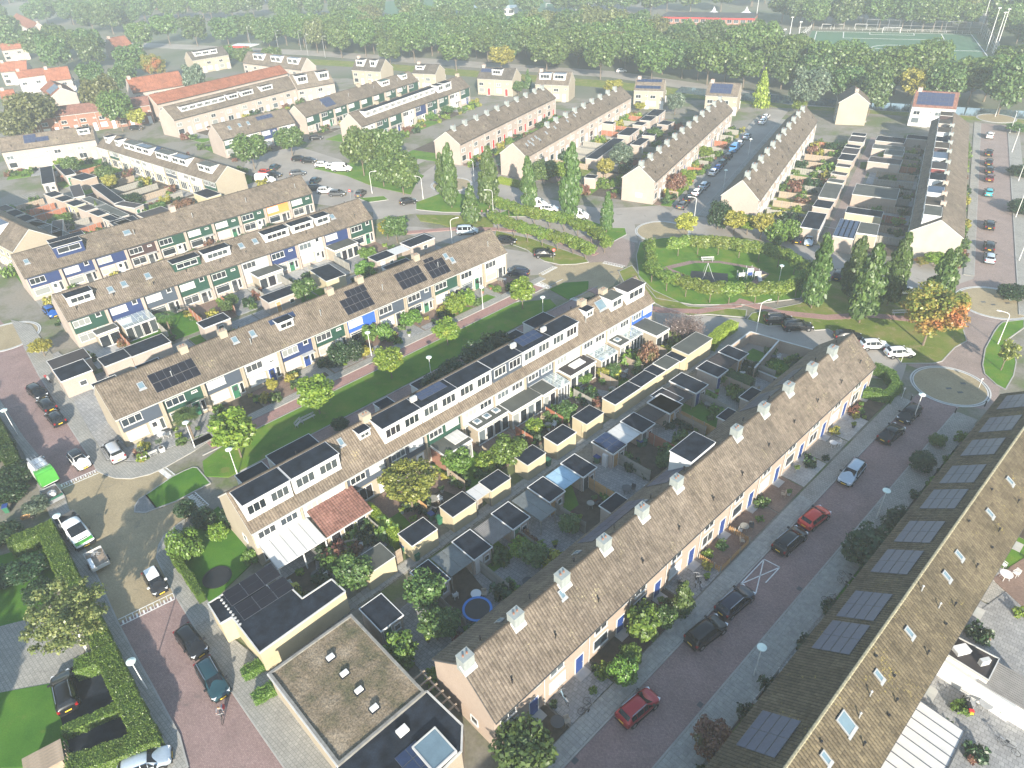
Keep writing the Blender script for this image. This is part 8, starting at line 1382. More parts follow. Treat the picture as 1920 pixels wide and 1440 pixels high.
# wheelie bins
def wheelie(x, y, rz, lid, label):
    o = thing('wheelie_bin', x, y, .06, rz, label, 'bin', 'wheelie bins'); b = MB(); i = len(b.v); b.v += [(-.22,-.26,.06),(.22,-.26,.06),(.22,.26,.06),(-.22,.26,.06),(-.28,-.34,.95),(.28,-.34,.95),(.28,.34,.95),(-.28,.34,.95)]; b.f += [(0,3,2,1),(4,5,6,7),(0,1,5,4),(1,2,6,5),(2,3,7,6),(3,0,4,7)]; b.m += [0]*6; b.build('body', M['greenp' if lid != 'grey' else 'darkgrey'], o)
    MB().box(-.30,-.38,.951,.30,.38,1.02).build('lid', M[{'blue':'bluep','green':'greenp','grey':'darkgrey'}[lid]], o)
    for s_ in (-1,1): MB().tube((s_*.2,.3,.1),(s_*.27,.3,.1),.1,.1,10).build('wheel', M['black'], o)
for (x, y), lid, lb in zip(PTS['bins'], ['blue','green','green','blue','green','blue','blue','green'], ['blue-lidded bin behind the cream sheds by the loose yellow tree','green bin beside the blue-lidded one behind the cream sheds','green bin standing in the alley','blue bin at the corner of the cream shed by the alley','green bin in the alley against the cream wall','blue-lidded bin beside the white fridge','blue-lidded bin on the grey patio','green bin beside the blue-lidded one on the grey patio']): wheelie(x, y, A0, lid, lb)
wheelie(*Vector((-59.34,60.05,0.50)).xy, .4, 'blue', 'blue-lidded bin in the dark garden at the left edge')
x, y = PTS['fridge'][0]; o = thing('fridge', x, y, .06, A0, 'white fridge freezer standing outside beside a brick shed', 'fridge'); MB().box(-.32,-.32,0,.32,.32,1.8).build('body', M['white'], o); MB().box(-.31,-.36,.05,.31,-.322,1.1).build('door', M['white'], o); MB().box(-.31,-.36,1.12,.31,-.322,1.77).build('door', M['white'], o)
# bicycles
def bike_parts(o, col='black'):
    if 'bike' not in WC:
        w_ = MB(); n = 20
        for k in range(n):
            a, b = 6.2832*k/n, 6.2832*(k+1)/n; w_.tube((.33*math.cos(a),0,.33*math.sin(a)),(.33*math.cos(b),0,.33*math.sin(b)),.018,.018,5,caps=False)
        for k in range(8): a = 6.2832*k/8; w_.bar((0,0,0),(.32*math.cos(a),0,.32*math.sin(a)),.006)
        f = MB(); 
        for a, b in [((-.52,0,.34),(-.1,0,.3)),((-.1,0,.3),(-.22,0,.82)),((-.52,0,.34),(-.2,0,.74)),((-.1,0,.3),(.42,0,.76)),((-.2,0,.74),(.4,0,.85)),((.38,0,.92),(.55,0,.34))]: f.tube(a, b, .02, .02, 6)
        h = MB().tube((.38,0,.9),(.35,0,1.05),.016,.016,6).tube((.35,-.28,1.06),(.35,.28,1.06),.015,.015,6).tube((.35,.28,1.06),(.2,.3,1.05),.015,.015,6).tube((.35,-.28,1.06),(.2,-.3,1.05),.015,.015,6); s_ = MB().box(-.36,-.07,.84,-.1,.07,.9); c_ = MB().box(-.75,-.06,.74,-.4,.06,.76)
        WC['bike'] = (w_.mesh('wheel', M['tyre']), f.mesh('frame', M['darkgrey']), h.mesh('handlebar', M['metal']), s_.mesh('saddle', M['black']), c_.mesh('carrier', M['metal']))
    w_, f, h, s_, c_ = WC['bike']; link('wheel', w_, o, (-.52,0,.34)); link('wheel', w_, o, (.55,0,.34)); fo = link('frame', f, o); link('handlebar', h, o); link('saddle', s_, o); link('carrier', c_, o)
    if col != 'black': fo.material_slots[0].link = 'OBJECT'; fo.material_slots[0].material = M[col]
bl = ['light blue bicycle against the pink wall below a window','dark bicycle lying on the paved front yard','bicycle on the small forecourt beside the black shrub','second bicycle on the forecourt beside the black shrub','bicycle under the eave by the dark shrub','second bicycle under the eave by the dark shrub','bicycle behind the rail at the mossy roof','second bicycle behind the rail at the mossy roof']
for i, ((x, y), lb) in enumerate(zip(PTS['bikes'], bl)):
    o = thing('bicycle', x, y, .1, A0 + (1.3 if i == 0 else .3*i), lb, 'bicycle'); bike_parts(o, 'polyb' if i == 0 else 'black')
    if i == 1: o.rotation_euler.x = R(80); o.location.z = .16
(a, b) = PTS['bike1']; o = thing('bicycle', (a[0]+b[0])/2, (a[1]+b[1])/2, .05, ang2(a, b), 'grey bicycle leaning on the white wall at the bottom right', 'bicycle'); bike_parts(o)
# ---------------------------------------------------------------- people: one skinned body each
def person(x, y, z, rz, sc, J, label, mats, hair='black'):
    """J: joint name -> position (metres, before scaling); body grown by a skin modifier"""
    o = thing('person', x, y, z, rz, label, 'person')
    B = [('pelvis','spine'),('spine','chest'),('chest','neck'),('neck','head'),('head','crown'),('chest','shL'),('shL','elL'),('elL','haL'),('chest','shR'),('shR','elR'),('elR','haR'),('pelvis','hipL'),('hipL','knL'),('knL','anL'),('anL','toL'),('pelvis','hipR'),('hipR','knR'),('knR','anR'),('anR','toR')]
    Rr = dict(pelvis=.15,spine=.135,chest=.155,neck=.06,head=.10,crown=.075,shL=.075,shR=.075,elL=.05,elR=.05,haL=.038,haR=.038,hipL=.095,hipR=.095,knL=.065,knR=.065,anL=.048,anR=.048,toL=.045,toR=.045)
    names = list(Rr); me = bpy.data.meshes.new('body'); me.from_pydata([J[k] for k in names], [(names.index(a), names.index(b)) for a, b in B], []); me.update()
    t = bpy.data.objects.new('t', me); COL.objects.link(t); t.modifiers.new('k','SKIN'); sv = me.skin_vertices[0].data
    for i, k in enumerate(names): sv[i].radius = (Rr[k], Rr[k]*(.8 if k in ('pelvis','spine','chest') else 1)); sv[i].use_root = k == 'pelvis'
    s_ = t.modifiers.new('s','SUBSURF'); s_.levels = 1; s_.render_levels = 1; dg = bpy.context.evaluated_depsgraph_get(); out = bpy.data.meshes.new_from_object(t.evaluated_get(dg)); bpy.data.objects.remove(t)
    out.materials.clear()
    for m in mats: out.materials.append(M[m] if isinstance(m, str) else m)
    up_ = {'pelvis':1,'spine':0,'chest':0,'neck':2,'head':2,'crown':2,'shL':0,'shR':0,'elL':0,'elR':0,'haL':2,'haR':2,'hipL':1,'hipR':1,'knL':1,'knR':1,'anL':1,'anR':1,'toL':3,'toR':3}
    for p in out.polygons:
        c = p.center; k = min(names, key=lambda n_: (Vector(J[n_])-c).length - Rr[n_]*.5); p.material_index = up_[k]; p.use_smooth = True
    b = link('body', out, o); hc = Vector(J['crown']); d_ = (hc-Vector(J['head'])).normalized(); h_ = MB()
    hh = bake_subd([tuple(hc+Vector((sx*.095,sy*.105,sz))) for sz in (-.10,.09) for sx, sy in ((-1,-1),(1,-1),(1,1),(-1,1))], [(0,3,2,1),(4,5,6,7),(0,1,5,4),(1,2,6,5),(2,3,7,6),(3,0,4,7)], 2, 'hair', M[hair]); 
    ho = link('hair', hh, o, (-.02,0,0)); o.scale = (sc, sc, sc); return o
M['skin'] = plain('skin', (.55,.36,.27), .6, .05); M['jacket'] = plain('grey_jacket', (.13,.13,.15), .8, .15); M['jeans'] = plain('dark_trousers', (.03,.035,.05), .85, .15); M['wtrs'] = plain('pale_trousers', (.62,.58,.58), .85, .1); M['pink'] = plain('pink_coat', (.55,.12,.2), .8, .1); M['hairbr'] = plain('brown_hair', (.16,.08,.035), .8, .2)
stand = dict(pelvis=(0,0,.95),spine=(0,0,1.12),chest=(0,0,1.36),neck=(.01,0,1.53),head=(.03,0,1.63),crown=(.03,0,1.73),shL=(0,.19,1.42),elL=(.02,.25,1.15),haL=(.14,.23,.93),shR=(0,-.19,1.42),elR=(-.03,-.25,1.15),haR=(.06,-.25,.90),hipL=(0,.1,.9),knL=(.10,.1,.5),anL=(.16,.1,.09),toL=(.30,.11,.04),hipR=(0,-.1,.9),knR=(0,-.1,.5),anR=(-.18,-.1,.12),toR=(-.05,-.1,.04))
ride = dict(pelvis=(-.22,0,.98),spine=(-.15,0,1.14),chest=(.0,0,1.36),neck=(.07,0,1.50),head=(.11,0,1.60),crown=(.12,0,1.69),shL=(.02,.19,1.40),elL=(.16,.28,1.18),haL=(.26,.28,1.08),shR=(.02,-.19,1.40),elR=(.16,-.28,1.18),haR=(.26,-.28,1.08),hipL=(-.2,.1,.94),knL=(.12,.13,.80),anL=(.0,.11,.40),toL=(.13,.11,.36),hipR=(-.2,-.1,.94),knR=(.10,-.13,.62),anR=(-.08,-.11,.22),toR=(.06,-.11,.16))
x, y = PTS['cyclist'][0]; o = thing('bicycle', x, y, .012, R(-75), 'dark bicycle ridden down the left street with a red bag behind', 'bicycle'); bike_parts(o); MB().box(-.75,.06,.45,-.42,.2,.75).build('pannier', M['redp'], o)
person(x, y, .012, R(-75), 1.0, ride, 'person in a grey jacket riding a bicycle down the left street', ['jacket','jeans','skin','black'], 'hairbr')
person(*PTS['adult'][0], .11, R(120), 1.0, stand, 'adult in a dark coat and pale trousers walking at the head of the lime walk', ['jacket','wtrs','skin','white']); person(*PTS['child'][0], .11, R(160), .62, stand, 'small child in a pink coat beside the adult at the lime walk', ['pink','jeans','skin','black'])
x, y = PTS['motor'][0]; o = thing('scooter', x, y, .11, R(-40), 'parked scooter with a red seat on the left pavement', 'scooter')
def scooter_parts(o, seat):
    for sx in (-.55,.6): MB().tube((sx,-.06,.24),(sx,.06,.24),.24,.24,14).build('wheel', M['tyre'], o)
    b = MB(); b.box(-.75,-.16,.3,-.05,.16,.68); b.box(-.05,-.17,.26,.3,.17,.34); b.build('body', M['darkgrey'], o); f = MB(); f.bar((.55,0,.3),(.32,0,1.0),.26,.1); f.build('front_shield', M['metal'], o); MB().box(-.7,-.14,.681,-.0,.14,.80).build('seat', M[seat], o); MB().tube((.3,-.3,1.02),(.3,.3,1.02),.02,.02,6).build('handlebar', M['black'], o)
scooter_parts(o, 'redp')
x, y = PTS['scooter'][0]; o = thing('scooter', x, y, .05, R(75), 'black scooter with a red and yellow box on the sunlit yard at the bottom right', 'scooter'); scooter_parts(o, 'black'); MB().box(-.95,-.18,.6,-.72,.18,.85).build('rear_box', M['redp'], o); MB().box(-1.1,-.12,.6,-.96,.12,.75).build('yellow_box', M['plate'], o)
# ---------------------------------------------------------------- bottom-right gardens
o = thing('patio_awning', 0, 0, 0, 0, 'large ribbed pale patio roof at the bottom right', 'patio roof'); q = [Vector((28.54,30.06,2.60)), Vector((31.43,31.05,2.60)), Vector((33.87,28.36,2.50)), Vector((31.01,25.65,2.50))]
A1, A2, A3 = Vector((31.25,31.18,2.70)), Vector((33.85,28.30,2.45)), Vector((25.11,25.34,2.70)); eA = (A2-A1); eB = (A3-A1); nS = 9
for k in range(nS):
    s0, s1 = k/nS+.004, (k+1)/nS-.004; p = [A1+eB*s0, A1+eA+eB*s0, A1+eA+eB*s1, A1+eB*s1]; b = MB(); b.face(p); b.face([v-Vector((0,0,.03)) for v in p][::-1]); b.bar(p[0], p[1], .05, .08, 1); b.build('roof_sheet', [M['polyw'], M['solarf']], o)
MB().bar(A1+eA, A1+eA+eB, .12, .14).build('front_beam', M['darkgrey'], o)
for f_ in (.02,.5,.98): pp = A1+eA+eB*f_; MB().box(pp.x-.05,pp.y-.05,0,pp.x+.05,pp.y+.05,pp.z-.1).build('post', M['darkgrey'], o)
wall([tuple(Vector((35.30,35.10,2.20)).xy), tuple(Vector((39.07,30.25,2.20)).xy)], 2.2, 'white', 'tall white garden wall left of the scooter at the bottom right', .25)
o = thing('kitchen_extension', 0, 0, 0, 0, 'black flat roof with a white box light and an air conditioner at the bottom right', 'extension')
P4 = [tuple(v.xy) for v in (Vector((35.53,34.93,2.80)), Vector((37.31,36.46,2.80)), Vector((39.77,34.06,2.80)), Vector((37.79,32.21,2.80)))]
MB().prism(P4, 0, 2.7).build('wall', M['wallW'], o); MB().prism(P4, 2.701, 2.8).build('roof_deck', M['feltb'], o); f = MB()
for a, b in zip(P4, P4[1:]+P4[:1]): f.bar((*a, 2.85), (*b, 2.85), .08, .12)
f.build('roof_trim', M['offwhite'], o); c_ = Vector((37.07,34.98,3.00)); MB().box(-.65,-.4,0,.65,.4,.35).build('roof_light', M['white'], o, (c_.x, c_.y, 2.8), A0-.9+.35); c_ = Vector((38.24,33.71,3.00)); link('air_conditioner', acb, o, (c_.x, c_.y, 2.8), A0-.55)
struct('yard_bottom_right', [tuple(v.xy) for v in (Vector((28.95,26.98,-0.00)), Vector((33.45,33.49,0.00)), Vector((39.66,39.02,0.00)), Vector((47.77,43.43,0.00)), Vector((53.16,40.06,0.00)), Vector((39.42,20.64,0.00)), Vector((26.51,21.15,-0.00)))], 0, .10, M['slabd'])
struct('deck_bottom_right', [tuple(v.xy) for v in (Vector((46.23,44.41,0.10)), Vector((51.64,47.15,0.10)), Vector((52.68,43.08,0.10)), Vector((47.30,40.29,0.10)))], 0, .13, M['brickp'])
o = thing('corrugated_lean_to', *Vector((39.96,31.76,2.30)).xy, 0, A0, 'corrugated grey roof over a white shed at the right edge', 'shed'); b = MB()
for i in range(14): x0 = -1.6+i*.23; b.face([(x0,-2.4,2.25),(x0+.115,-2.4,2.34),(x0+.115,2.4,2.34),(x0,2.4,2.25)]); b.face([(x0+.115,-2.4,2.34),(x0+.23,-2.4,2.25),(x0+.23,2.4,2.25),(x0+.115,2.4,2.34)])
b.build('roof_sheet', M['corr'], o); MB().box(-1.55,-2.3,0,1.6,2.3,2.22).build('wall', M['wallW'], o)
def chair(x, y, rz, mat, label, z=.13, cat='chair', s=1.0):
    o = thing('garden_chair', x, y, z, rz, label, cat); k = ('chair', mat)
    if k not in WC: WC[k] = (MB().box(-.24,-.24,.42,.24,.24,.46).mesh('seat', M[mat]), MB().box(-.24,.2,.46,.24,.25,.92).mesh('backrest', M[mat]), MB().box(-.02,-.02,0,.02,.02,.42).mesh('leg', M[mat]), MB().box(-.03,-.22,.62,.03,.22,.66).mesh('armrest', M[mat]))
    a, b, c, d = WC[k]; link('seat', a, o); link('backrest', b, o); o.scale = (s, s, s)
    for sx in (-.2,.2):
        link('armrest', d, o, (sx*1.15,0,0))
        for sy in (-.2,.2): link('leg', c, o, (sx,sy,0))
def rtable(x, y, r_, mat, label, z=.13, h=.73):
    o = thing('garden_table', x, y, z, 0, label, 'table'); MB().disc(0,0,h-.04,h,r_,24).build('tabletop', M[mat], o)
    for k in range(4): t = k*1.5708+.78; MB().tube((r_*.75*math.cos(t), r_*.75*math.sin(t), 0),(r_*.4*math.cos(t), r_*.4*math.sin(t), h-.04),.025,.025,6).build('leg', M[mat], o)
rtable(*PTS['table'][0], .58, 'white', 'round white garden table at the right edge'); chair(*PTS['chair1'][0], 0.4, 'white', 'white garden chair left of the round white table'); chair(*PTS['chair2'][0], -1.2, 'white', 'white garden chair right of the round white table')
x, y = PTS['bbqset'][0]; rtable(x, y, .5, 'metal', 'grey round garden table by the white wall', .1); chair(x-.9, y+.3, 1.0, 'metal', 'grey chair left of the grey table by the white wall', .1); chair(x+.9, y-.4, -1.2, 'metal', 'grey chair right of the grey table by the white wall', .1)
M['rattan'] = plain('rattan', (.38,.32,.25), .85, .2, 6)
for i, (px, lb) in enumerate([(Vector((-16.82,54.19,0.30)),'pale rattan chair nearest the glazed doors'),(Vector((-16.27,53.61,0.30)),'pale rattan chair in the middle of the dark deck'),(Vector((-15.81,53.20,0.30)),'pale rattan chair nearest the yellow hedge')]): chair(px.x, px.y, A0+1.2*i, 'rattan', lb, .1, s=1.1)
px = Vector((-18.06,52.11,0.30)); o = thing('rattan_sofa', px.x, px.y, .1, A0-.5, 'long rattan sofa on the dark deck', 'sofa'); MB().box(-.9,-.4,.1,.9,.4,.4).build('seat', M['rattan'], o); MB().box(-.9,.3,.401,.9,.42,.8).build('backrest', M['rattan'], o)
for p_, lb in ((Vector((-17.61,53.12,0.50)),'small white round side table on the dark deck'),(Vector((-16.90,52.24,0.50)),'second white round side table on the dark deck')): rtable(p_.x, p_.y, .28, 'white', lb, .1, .45)
px = Vector((-10.56,63.61,0.80)); o = thing('garden_table', px.x, px.y, .08, A0-.9, 'weathered grey rectangular table by the climbing shrub', 'table'); MB().box(-.9,-.45,.68,.9,.45,.73).build('tabletop', M['woodg'], o)
for sx in (-.8,.8):
    for sy in (-.35,.35): MB().box(-.04,-.04,0,.04,.04,.68).build('leg', M['woodg'], o, (sx,sy,0))
px = Vector((-10.84,62.46,0.40)); chair(px.x, px.y, 2, 'white', 'white plastic chair by the weathered table', .08)
for p_, lb in ((Vector((2.80,72.80,0.40)),'cream chair left on the dark patio'),(Vector((3.85,72.72,0.40)),'cream chair right on the dark patio')): chair(p_.x, p_.y, 1.2, 'cream', lb, .08)
for p_, lb in ((Vector((20.51,43.28,0.30)),'folded chair lying by the front wall'),(Vector((23.65,51.91,0.40)),'small white seat on the brick forecourt')): chair(p_.x, p_.y, 1.0, 'white' if 'white' in lb else 'black', lb, .07, s=.8)
for i, (x, y) in enumerate(PTS['planterA']):
    o = thing('planter', x, y, .12, A0, 'white box planter with a small olive tree, %s of the bench' % ('left' if i == 0 else 'right'), 'planter'); b = MB(); b.v += [(-.28,-.28,0),(.28,-.28,0),(.28,.28,0),(-.28,.28,0),(-.36,-.36,.6),(.36,-.36,.6),(.36,.36,.6),(-.36,.36,.6)]; b.f += [(0,3,2,1),(4,5,6,7),(0,1,5,4),(1,2,6,5),(2,3,7,6),(3,0,4,7)]; b.m += [0]*6; b.build('box', M['white'], o); MB().disc(0,0,.601,.62,.28,12).build('soil', M['soil'], o)
    q = thing('olive_tree', x, y, .74, 0, 'small olive tree in the white planter %s of the bench' % ('left' if i == 0 else 'right'), 'tree'); c = link('crown', plant_mesh('grey' if 'leaf_grey' in M else 'garden', 0), q, (0,0,1.0)); c.scale = (.45,.45,.45); MB().tube((0,0,0),(0,0,.8),.03,.02,6).build('trunk', M['bark'], q)
bench(*PTS['benchA'][0], A0-math.pi, 'dark low bench between the two white planters', 1.1)
px = Vector((-51.20,54.43,0.30))
px = Vector((-56.35,58.61,0.30)); px = Vector((-56.29,58.61,0.30)); o = thing('wheelbarrow', px.x, px.y, .03, .5, 'yellow-orange wheelbarrow beside the dark gardens at the left', 'wheelbarrow'); b = MB(); b.v += [(-.35,-.2,.3),(.3,-.2,.35),(.3,.2,.35),(-.35,.2,.3),(-.5,-.32,.62),(.5,-.32,.68),(.5,.32,.68),(-.5,.32,.62)]; b.f += [(0,3,2,1),(0,1,5,4),(1,2,6,5),(2,3,7,6),(3,0,4,7)]; b.m += [0]*5; b.build('tray', M['woodo'], o); MB().tube((.55,-.05,.18),(.55,.05,.18),.18,.18,12).build('wheel', M['tyre'], o)
for sy in (-.25,.25): MB().bar((-1.0,sy,.6),(.5,sy*.3,.2),.035).build('handle', M['wood'], o)
px = Vector((-38.94,29.97,1.20)); o = thing('playhouse', px.x, px.y, .05, A0-.15, 'wooden playhouse roof at the bottom left edge', 'playhouse'); MB().box(-1.2,-.9,0,1.2,.9,1.15).build('wall', M['wood'], o)
for k in range(7): MB().box(-1.4,0,0,1.4,.27,.03).build('roof_board', M['wood'], o, (0,-1.0+k*.29,1.2+.02*k))
for k in range(5): MB().box(1.5,-.9+k*.4,.0,1.58,-.84+k*.4,1.2).build('post', M['wood'], o)
px = Vector((-38.50,33.30,0.10)); tag(MB().ring(px.x, px.y, .06, .13, .22, .33, 24).build('garden_ring', M['white']), 'small white ring lying on the dark garden bottom left', 'ring')
# signs
def sign(x, y, rz, label, h=2.3, face='redp', bar=True, sq=False):
    o = thing('traffic_sign', x, y, .05, rz, label, 'sign'); MB().tube((0,0,0),(0,0,h),.03,.03,8).build('pole', M['metal'], o)
    d = MB()
    n = 24; d.v += [(.3*math.cos(6.2832*k/n), -.035, h-.1+.3*math.sin(6.2832*k/n)) for k in range(n)] + [(.3*math.cos(6.2832*k/n), -.06, h-.1+.3*math.sin(6.2832*k/n)) for k in range(n)]; d.f += [tuple(range(n)), tuple(range(2*n-1, n-1, -1))] + [(k,(k+1)%n,(k+1)%n+n,k+n) for k in range(n)]; d.m += [0]*(n+2); dd = d.build('disc', M[face], o)
    if bar: MB().box(-.2,-.072,h-.15,.2,-.062,h-.05).build('white_bar', M['white'], dd)
sign(*PTS['signround'][0], 0, 'round red sign with a white bar at the parking verge'); sign(*PTS['sign600'][0], 0, 'round red sign with a white bar at the square')
sign(*Vector((50.81,126.57,0.00)).xy, .3, 'round white sign back by the junction of the oval', 2.0, 'offwhite', False)
for p_, lb in ((Vector((51.72,74.18,0.00)),'sign post at the corner hedge by the roundabout'),(Vector((62.74,75.55,0.00)),'thin sign post on the right island side'),(Vector((41.00,84.63,0.00)) if 0 else Vector((55.76,82.72,0.00)),'low white post beside the white hatchback')): o = thing('post', p_.x, p_.y, .05, 0, lb, 'post'); MB().tube((0,0,0),(0,0,1.6),.035,.035,8).build('pole', M['pole'], o); MB().box(-.12,-.03,1.5,.12,.03,1.75).build('plate', M['offwhite'], o)
for i, p_ in enumerate((Vector((52.65,73.63,0.00)), Vector((56.89,70.63,0.00)), Vector((61.42,71.79,0.00)))): o = thing('bollard', p_.x, p_.y, .02, 0, 'black bollard at the edge of the small roundabout, %s from the left' % ordn(i), 'bollard'); MB().tube((0,0,0),(0,0,.9),.09,.07,10).build('post', M['black'], o); MB().tube((0,0,.9),(0,0,.98),.07,.02,10).build('cap', M['offwhite'], o)
# garden clutter: pots, tables and chairs on the patios
M['terracotta'] = plain('terracotta', (.30,.13,.08), .8, .15, 3)
rc = random.Random(21); POTM = [MB().tube((0,0,0),(0,0,.4),.16,.24,10).mesh('pot', M[k]) for k in ('terracotta','darkgrey','offwhite')]
pn = {}
for (k_, s_, d0, d1, n_) in (('A',1,1,8.5,46),('C',-1,3.8,7,34),('A',-1,.5,2.4,16),('D',-1,.6,4.2,20)):
    x0, y0, a_, L_, D_ = RW[k_][:5]
    for i in range(n_):
        u = (i+rc.random())*L_/n_; v = rc.uniform(d0, d1); v2 = -v if s_ < 0 else D_+v; px, py = x0+u*math.cos(a_)-v2*math.sin(a_), y0+u*math.sin(a_)+v2*math.cos(a_)
        if any(abs(px-s[2]) < max(s[5],s[6])/2+.3 and abs(py-s[3]) < max(s[5],s[6])/2+.3 for s in SHEDS): continue
        wh = ('behind ' if s_ > 0 else 'before ') + RN[k_]; t_ = rc.random(); c_ = pn[(wh, t_ < .6, t_ < .85)] = pn.get((wh, t_ < .6, t_ < .85), 0) + 1
        if t_ < .6:
            o = thing('plant_pot', px, py, .07, 0, '%s potted plant %s' % (ordn(c_-1), wh), 'pot', 'potted plants in the gardens'); j = rc.randrange(3); link('pot', POTM[j], o); c = link('foliage', plant_mesh(rc.choice(('garden','globe','lime')), 0), o, (0,0,.62)); c.scale = (.36,.36,.34)
        elif t_ < .85: rtable(px, py, rc.uniform(.4,.6), rc.choice(('woodg','white','darkgrey')), '%s small round table %s' % (ordn(c_-1), wh), .07); chair(px+.8, py+.2, rc.uniform(0,6), rc.choice(('white','darkgrey','rattan')), 'chair beside the %s small round table %s' % (ordn(c_-1), wh), .07)
        else: chair(px, py, rc.uniform(0,6), rc.choice(('white','darkgrey','rattan')), '%s single garden chair %s' % (ordn(c_-1), wh), .07)
# ---------------------------------------------------------------- pitches, club house and the far edge
def goal(a, b, label, h=2.44):
    o = thing('football_goal', a[0], a[1], .05, ang2(a, b), label, 'goal', 'football goals'); w = math.dist(a, b); f = MB().tube((0,0,0),(0,0,h),.09,.09,8).tube((w,0,0),(w,0,h),.09,.09,8).tube((0,0,h),(w,0,h),.09,.09,8).tube((0,0,h),(0,1.4,h*.8),.04,.04,6).tube((w,0,h),(w,1.4,h*.8),.04,.04,6).tube((0,1.4,h*.8),(0,1.8,0),.04,.04,6).tube((w,1.4,h*.8),(w,1.8,0),.04,.04,6); f.build('frame', M['white'], o)
goal(PTS['goalL'][0], PTS['goalR'][0], 'white football goal on the far side of the turf pitch')
for i, (p, q) in enumerate([(Vector((153.95,364.78,0.00)),Vector((157.52,362.94,0.00))),(Vector((159.17,363.28,0.00)),Vector((162.92,361.38,0.00))),(Vector((167.92,360.75,0.00)),Vector((172.49,358.62,0.00)))]):
    goal(tuple(p.xy), tuple(q.xy), 'spare goal behind the pitch fence, %s from the left' % ordn(i), 2.2)
for p_, q_, lb in ((Vector((31.28,485.65,0.00)),Vector((38.00,483.33,-0.00)),'goal on the left far pitch'),(Vector((73.08,466.32,0.00)),Vector((77.88,464.68,0.00)),'second goal on the left far pitch')): goal(tuple(p_.xy), tuple(q_.xy), lb)
def mesh_fence(a, b, h, label, n_p, mat='metal'):
    o = thing('ball_fence', a[0], a[1], 0, ang2(a, b), label, 'fence'); L = math.dist(a, b)
    for k in range(n_p+1): MB().tube((L*k/n_p,0,0),(L*k/n_p,0,h),.07,.06,6).build('post', M[mat], o)
    r_ = MB()
    for z in (h,h*.55,1.1): r_.bar((0,0,z),(L,0,z),.08)
    r_.build('rail', M[mat], o)
f0, f1 = Vector((171.11,356.61,0.00)), Vector((211.87,334.37,0.00)); mesh_fence(tuple(f0.xy), tuple(f1.xy), 4.6, 'tall ball stop fence behind the turf pitch', 10); f0, f1 = Vector((144.79,367.43,0.00)), Vector((211.15,333.11,0.00)); mesh_fence((f0.x, f0.y+1.5), (f1.x, f1.y+1.5), 1.1, 'low white rail along the far touchline', 24, 'offwhite')
f0, f1 = Vector((211.87,334.37,0.00)), Vector((189.03,284.76,0.00)); mesh_fence(tuple(f0.xy), tuple(f1.xy), 4.6, 'tall fence on the right end of the turf pitch', 9); f0, f1 = Vector((147.27,361.82,0.00)), Vector((119.68,316.74,0.00)); mesh_fence(tuple(f0.xy), tuple(f1.xy), 2.2, 'white fence on the left end of the turf pitch', 14, 'white')
for i, (side, fx_, fy_, h_) in enumerate([('left of the turf pitch', 151.9, 372.1, 15), ('right of the turf pitch', 217.3, 343.4, 15), ('right of the turf pitch', 192.9, 297.4, 15), ('right of the turf pitch', 192.7, 292.8, 14), ('right of the turf pitch', 198.9, 300.6, 14), ('left of the turf pitch', 131.3, 333.4, 8), ('left of the turf pitch', 132.6, 347.3, 8), ('left of the turf pitch', 120.9, 322.8, 7), ('by the farther pitches', 52.4, 443.2, 10), ('by the farther pitches', 45.6, 445.4, 9), ('by the farther pitches', 3.6, 477.6, 10), ('by the farther pitches', 133.0, 397.5, 12)]):
    p = Vector((fx_, fy_)); o = thing('floodlight_mast', p.x, p.y, 0, 0, 'slim pale floodlight mast %s, %s' % (side, ordn(i)), 'mast', 'floodlight masts'); MB().tube((0,0,0),(0,0,h_),.16,.09,8).build('pole', M['pole'], o); MB().box(-.6,-.15,h_,.6,.15,h_+.35).build('lamp_head', M['offwhite'], o)
def block(x, y, rz, w, d, h, mat, roofm, label, cat='building', name='club_house', wins=6, floors=1, par=.3):
    o = thing(name, x, y, 0, rz, label, cat); MB().box(-w/2,-d/2,0,w/2,d/2,h).build('wall', M[mat], o); r_ = MB().box(-w/2-par,-d/2-par,h+.001,w/2+par,d/2+par,h+.3); r_.build('roof', M[roofm], o)
    for f_ in range(floors):
        for k in range(wins): window(o, -w/2+w*(k+.5)/wins, h/floors*f_+h/floors*.3, w/wins*.7, h/floors*.5, 2, y=-d/2-.002, pm='paned')
    return o
p = Vector((109.61,400.47,3.00)); o = block(p.x, p.y, R(-25), 46, 16, 3.4, 'wallR', 'feltb', 'low red-brick club house with white tents before it', wins=14)
MB().box(-23.5,-8.5,2.7,23.5,-8.3,3.3).build('red_fascia', M['redp'], o)
for p_, lb in ((Vector((115.62,414.64,0.00)),'white peaked party tent left of the club house'),(Vector((131.46,409.64,0.00)),'white peaked party tent right of the club house')):
    o = thing('party_tent', p_.x, p_.y, 0, .4, lb, 'tent'); b = MB(); r_ = 3.2
    for k in range(4): a0, a1 = k*1.5708+.785, (k+1)*1.5708+.785; P_ = lambda a, z, q=1: (r_*q*math.cos(a), r_*q*math.sin(a), z); b.face([P_(a0,2.4),P_(a1,2.4),P_(a1,3.3,.35),P_(a0,3.3,.35)]); b.face([P_(a0,3.3,.35),P_(a1,3.3,.35),(0,0,5.6)])
    b.build('canopy', M['white'], o); [MB().tube(P_(k*1.5708+.785,0),P_(k*1.5708+.785,2.4),.06,.06,6).build('pole', M['metal'], o) for k in range(4)]
p = Vector((-4.34,469.22,3.00)); block(p.x, p.y, R(-12), 34, 14, 3.6, 'wallW', 'polyw', 'long white low sports building at the upper middle', wins=9)
p = Vector((22.94,488.95,2.00)); block(p.x, p.y, R(-12), 8, 6, 3.2, 'wallA', 'feltg', 'small pale changing hut right of the white sports building', wins=2)
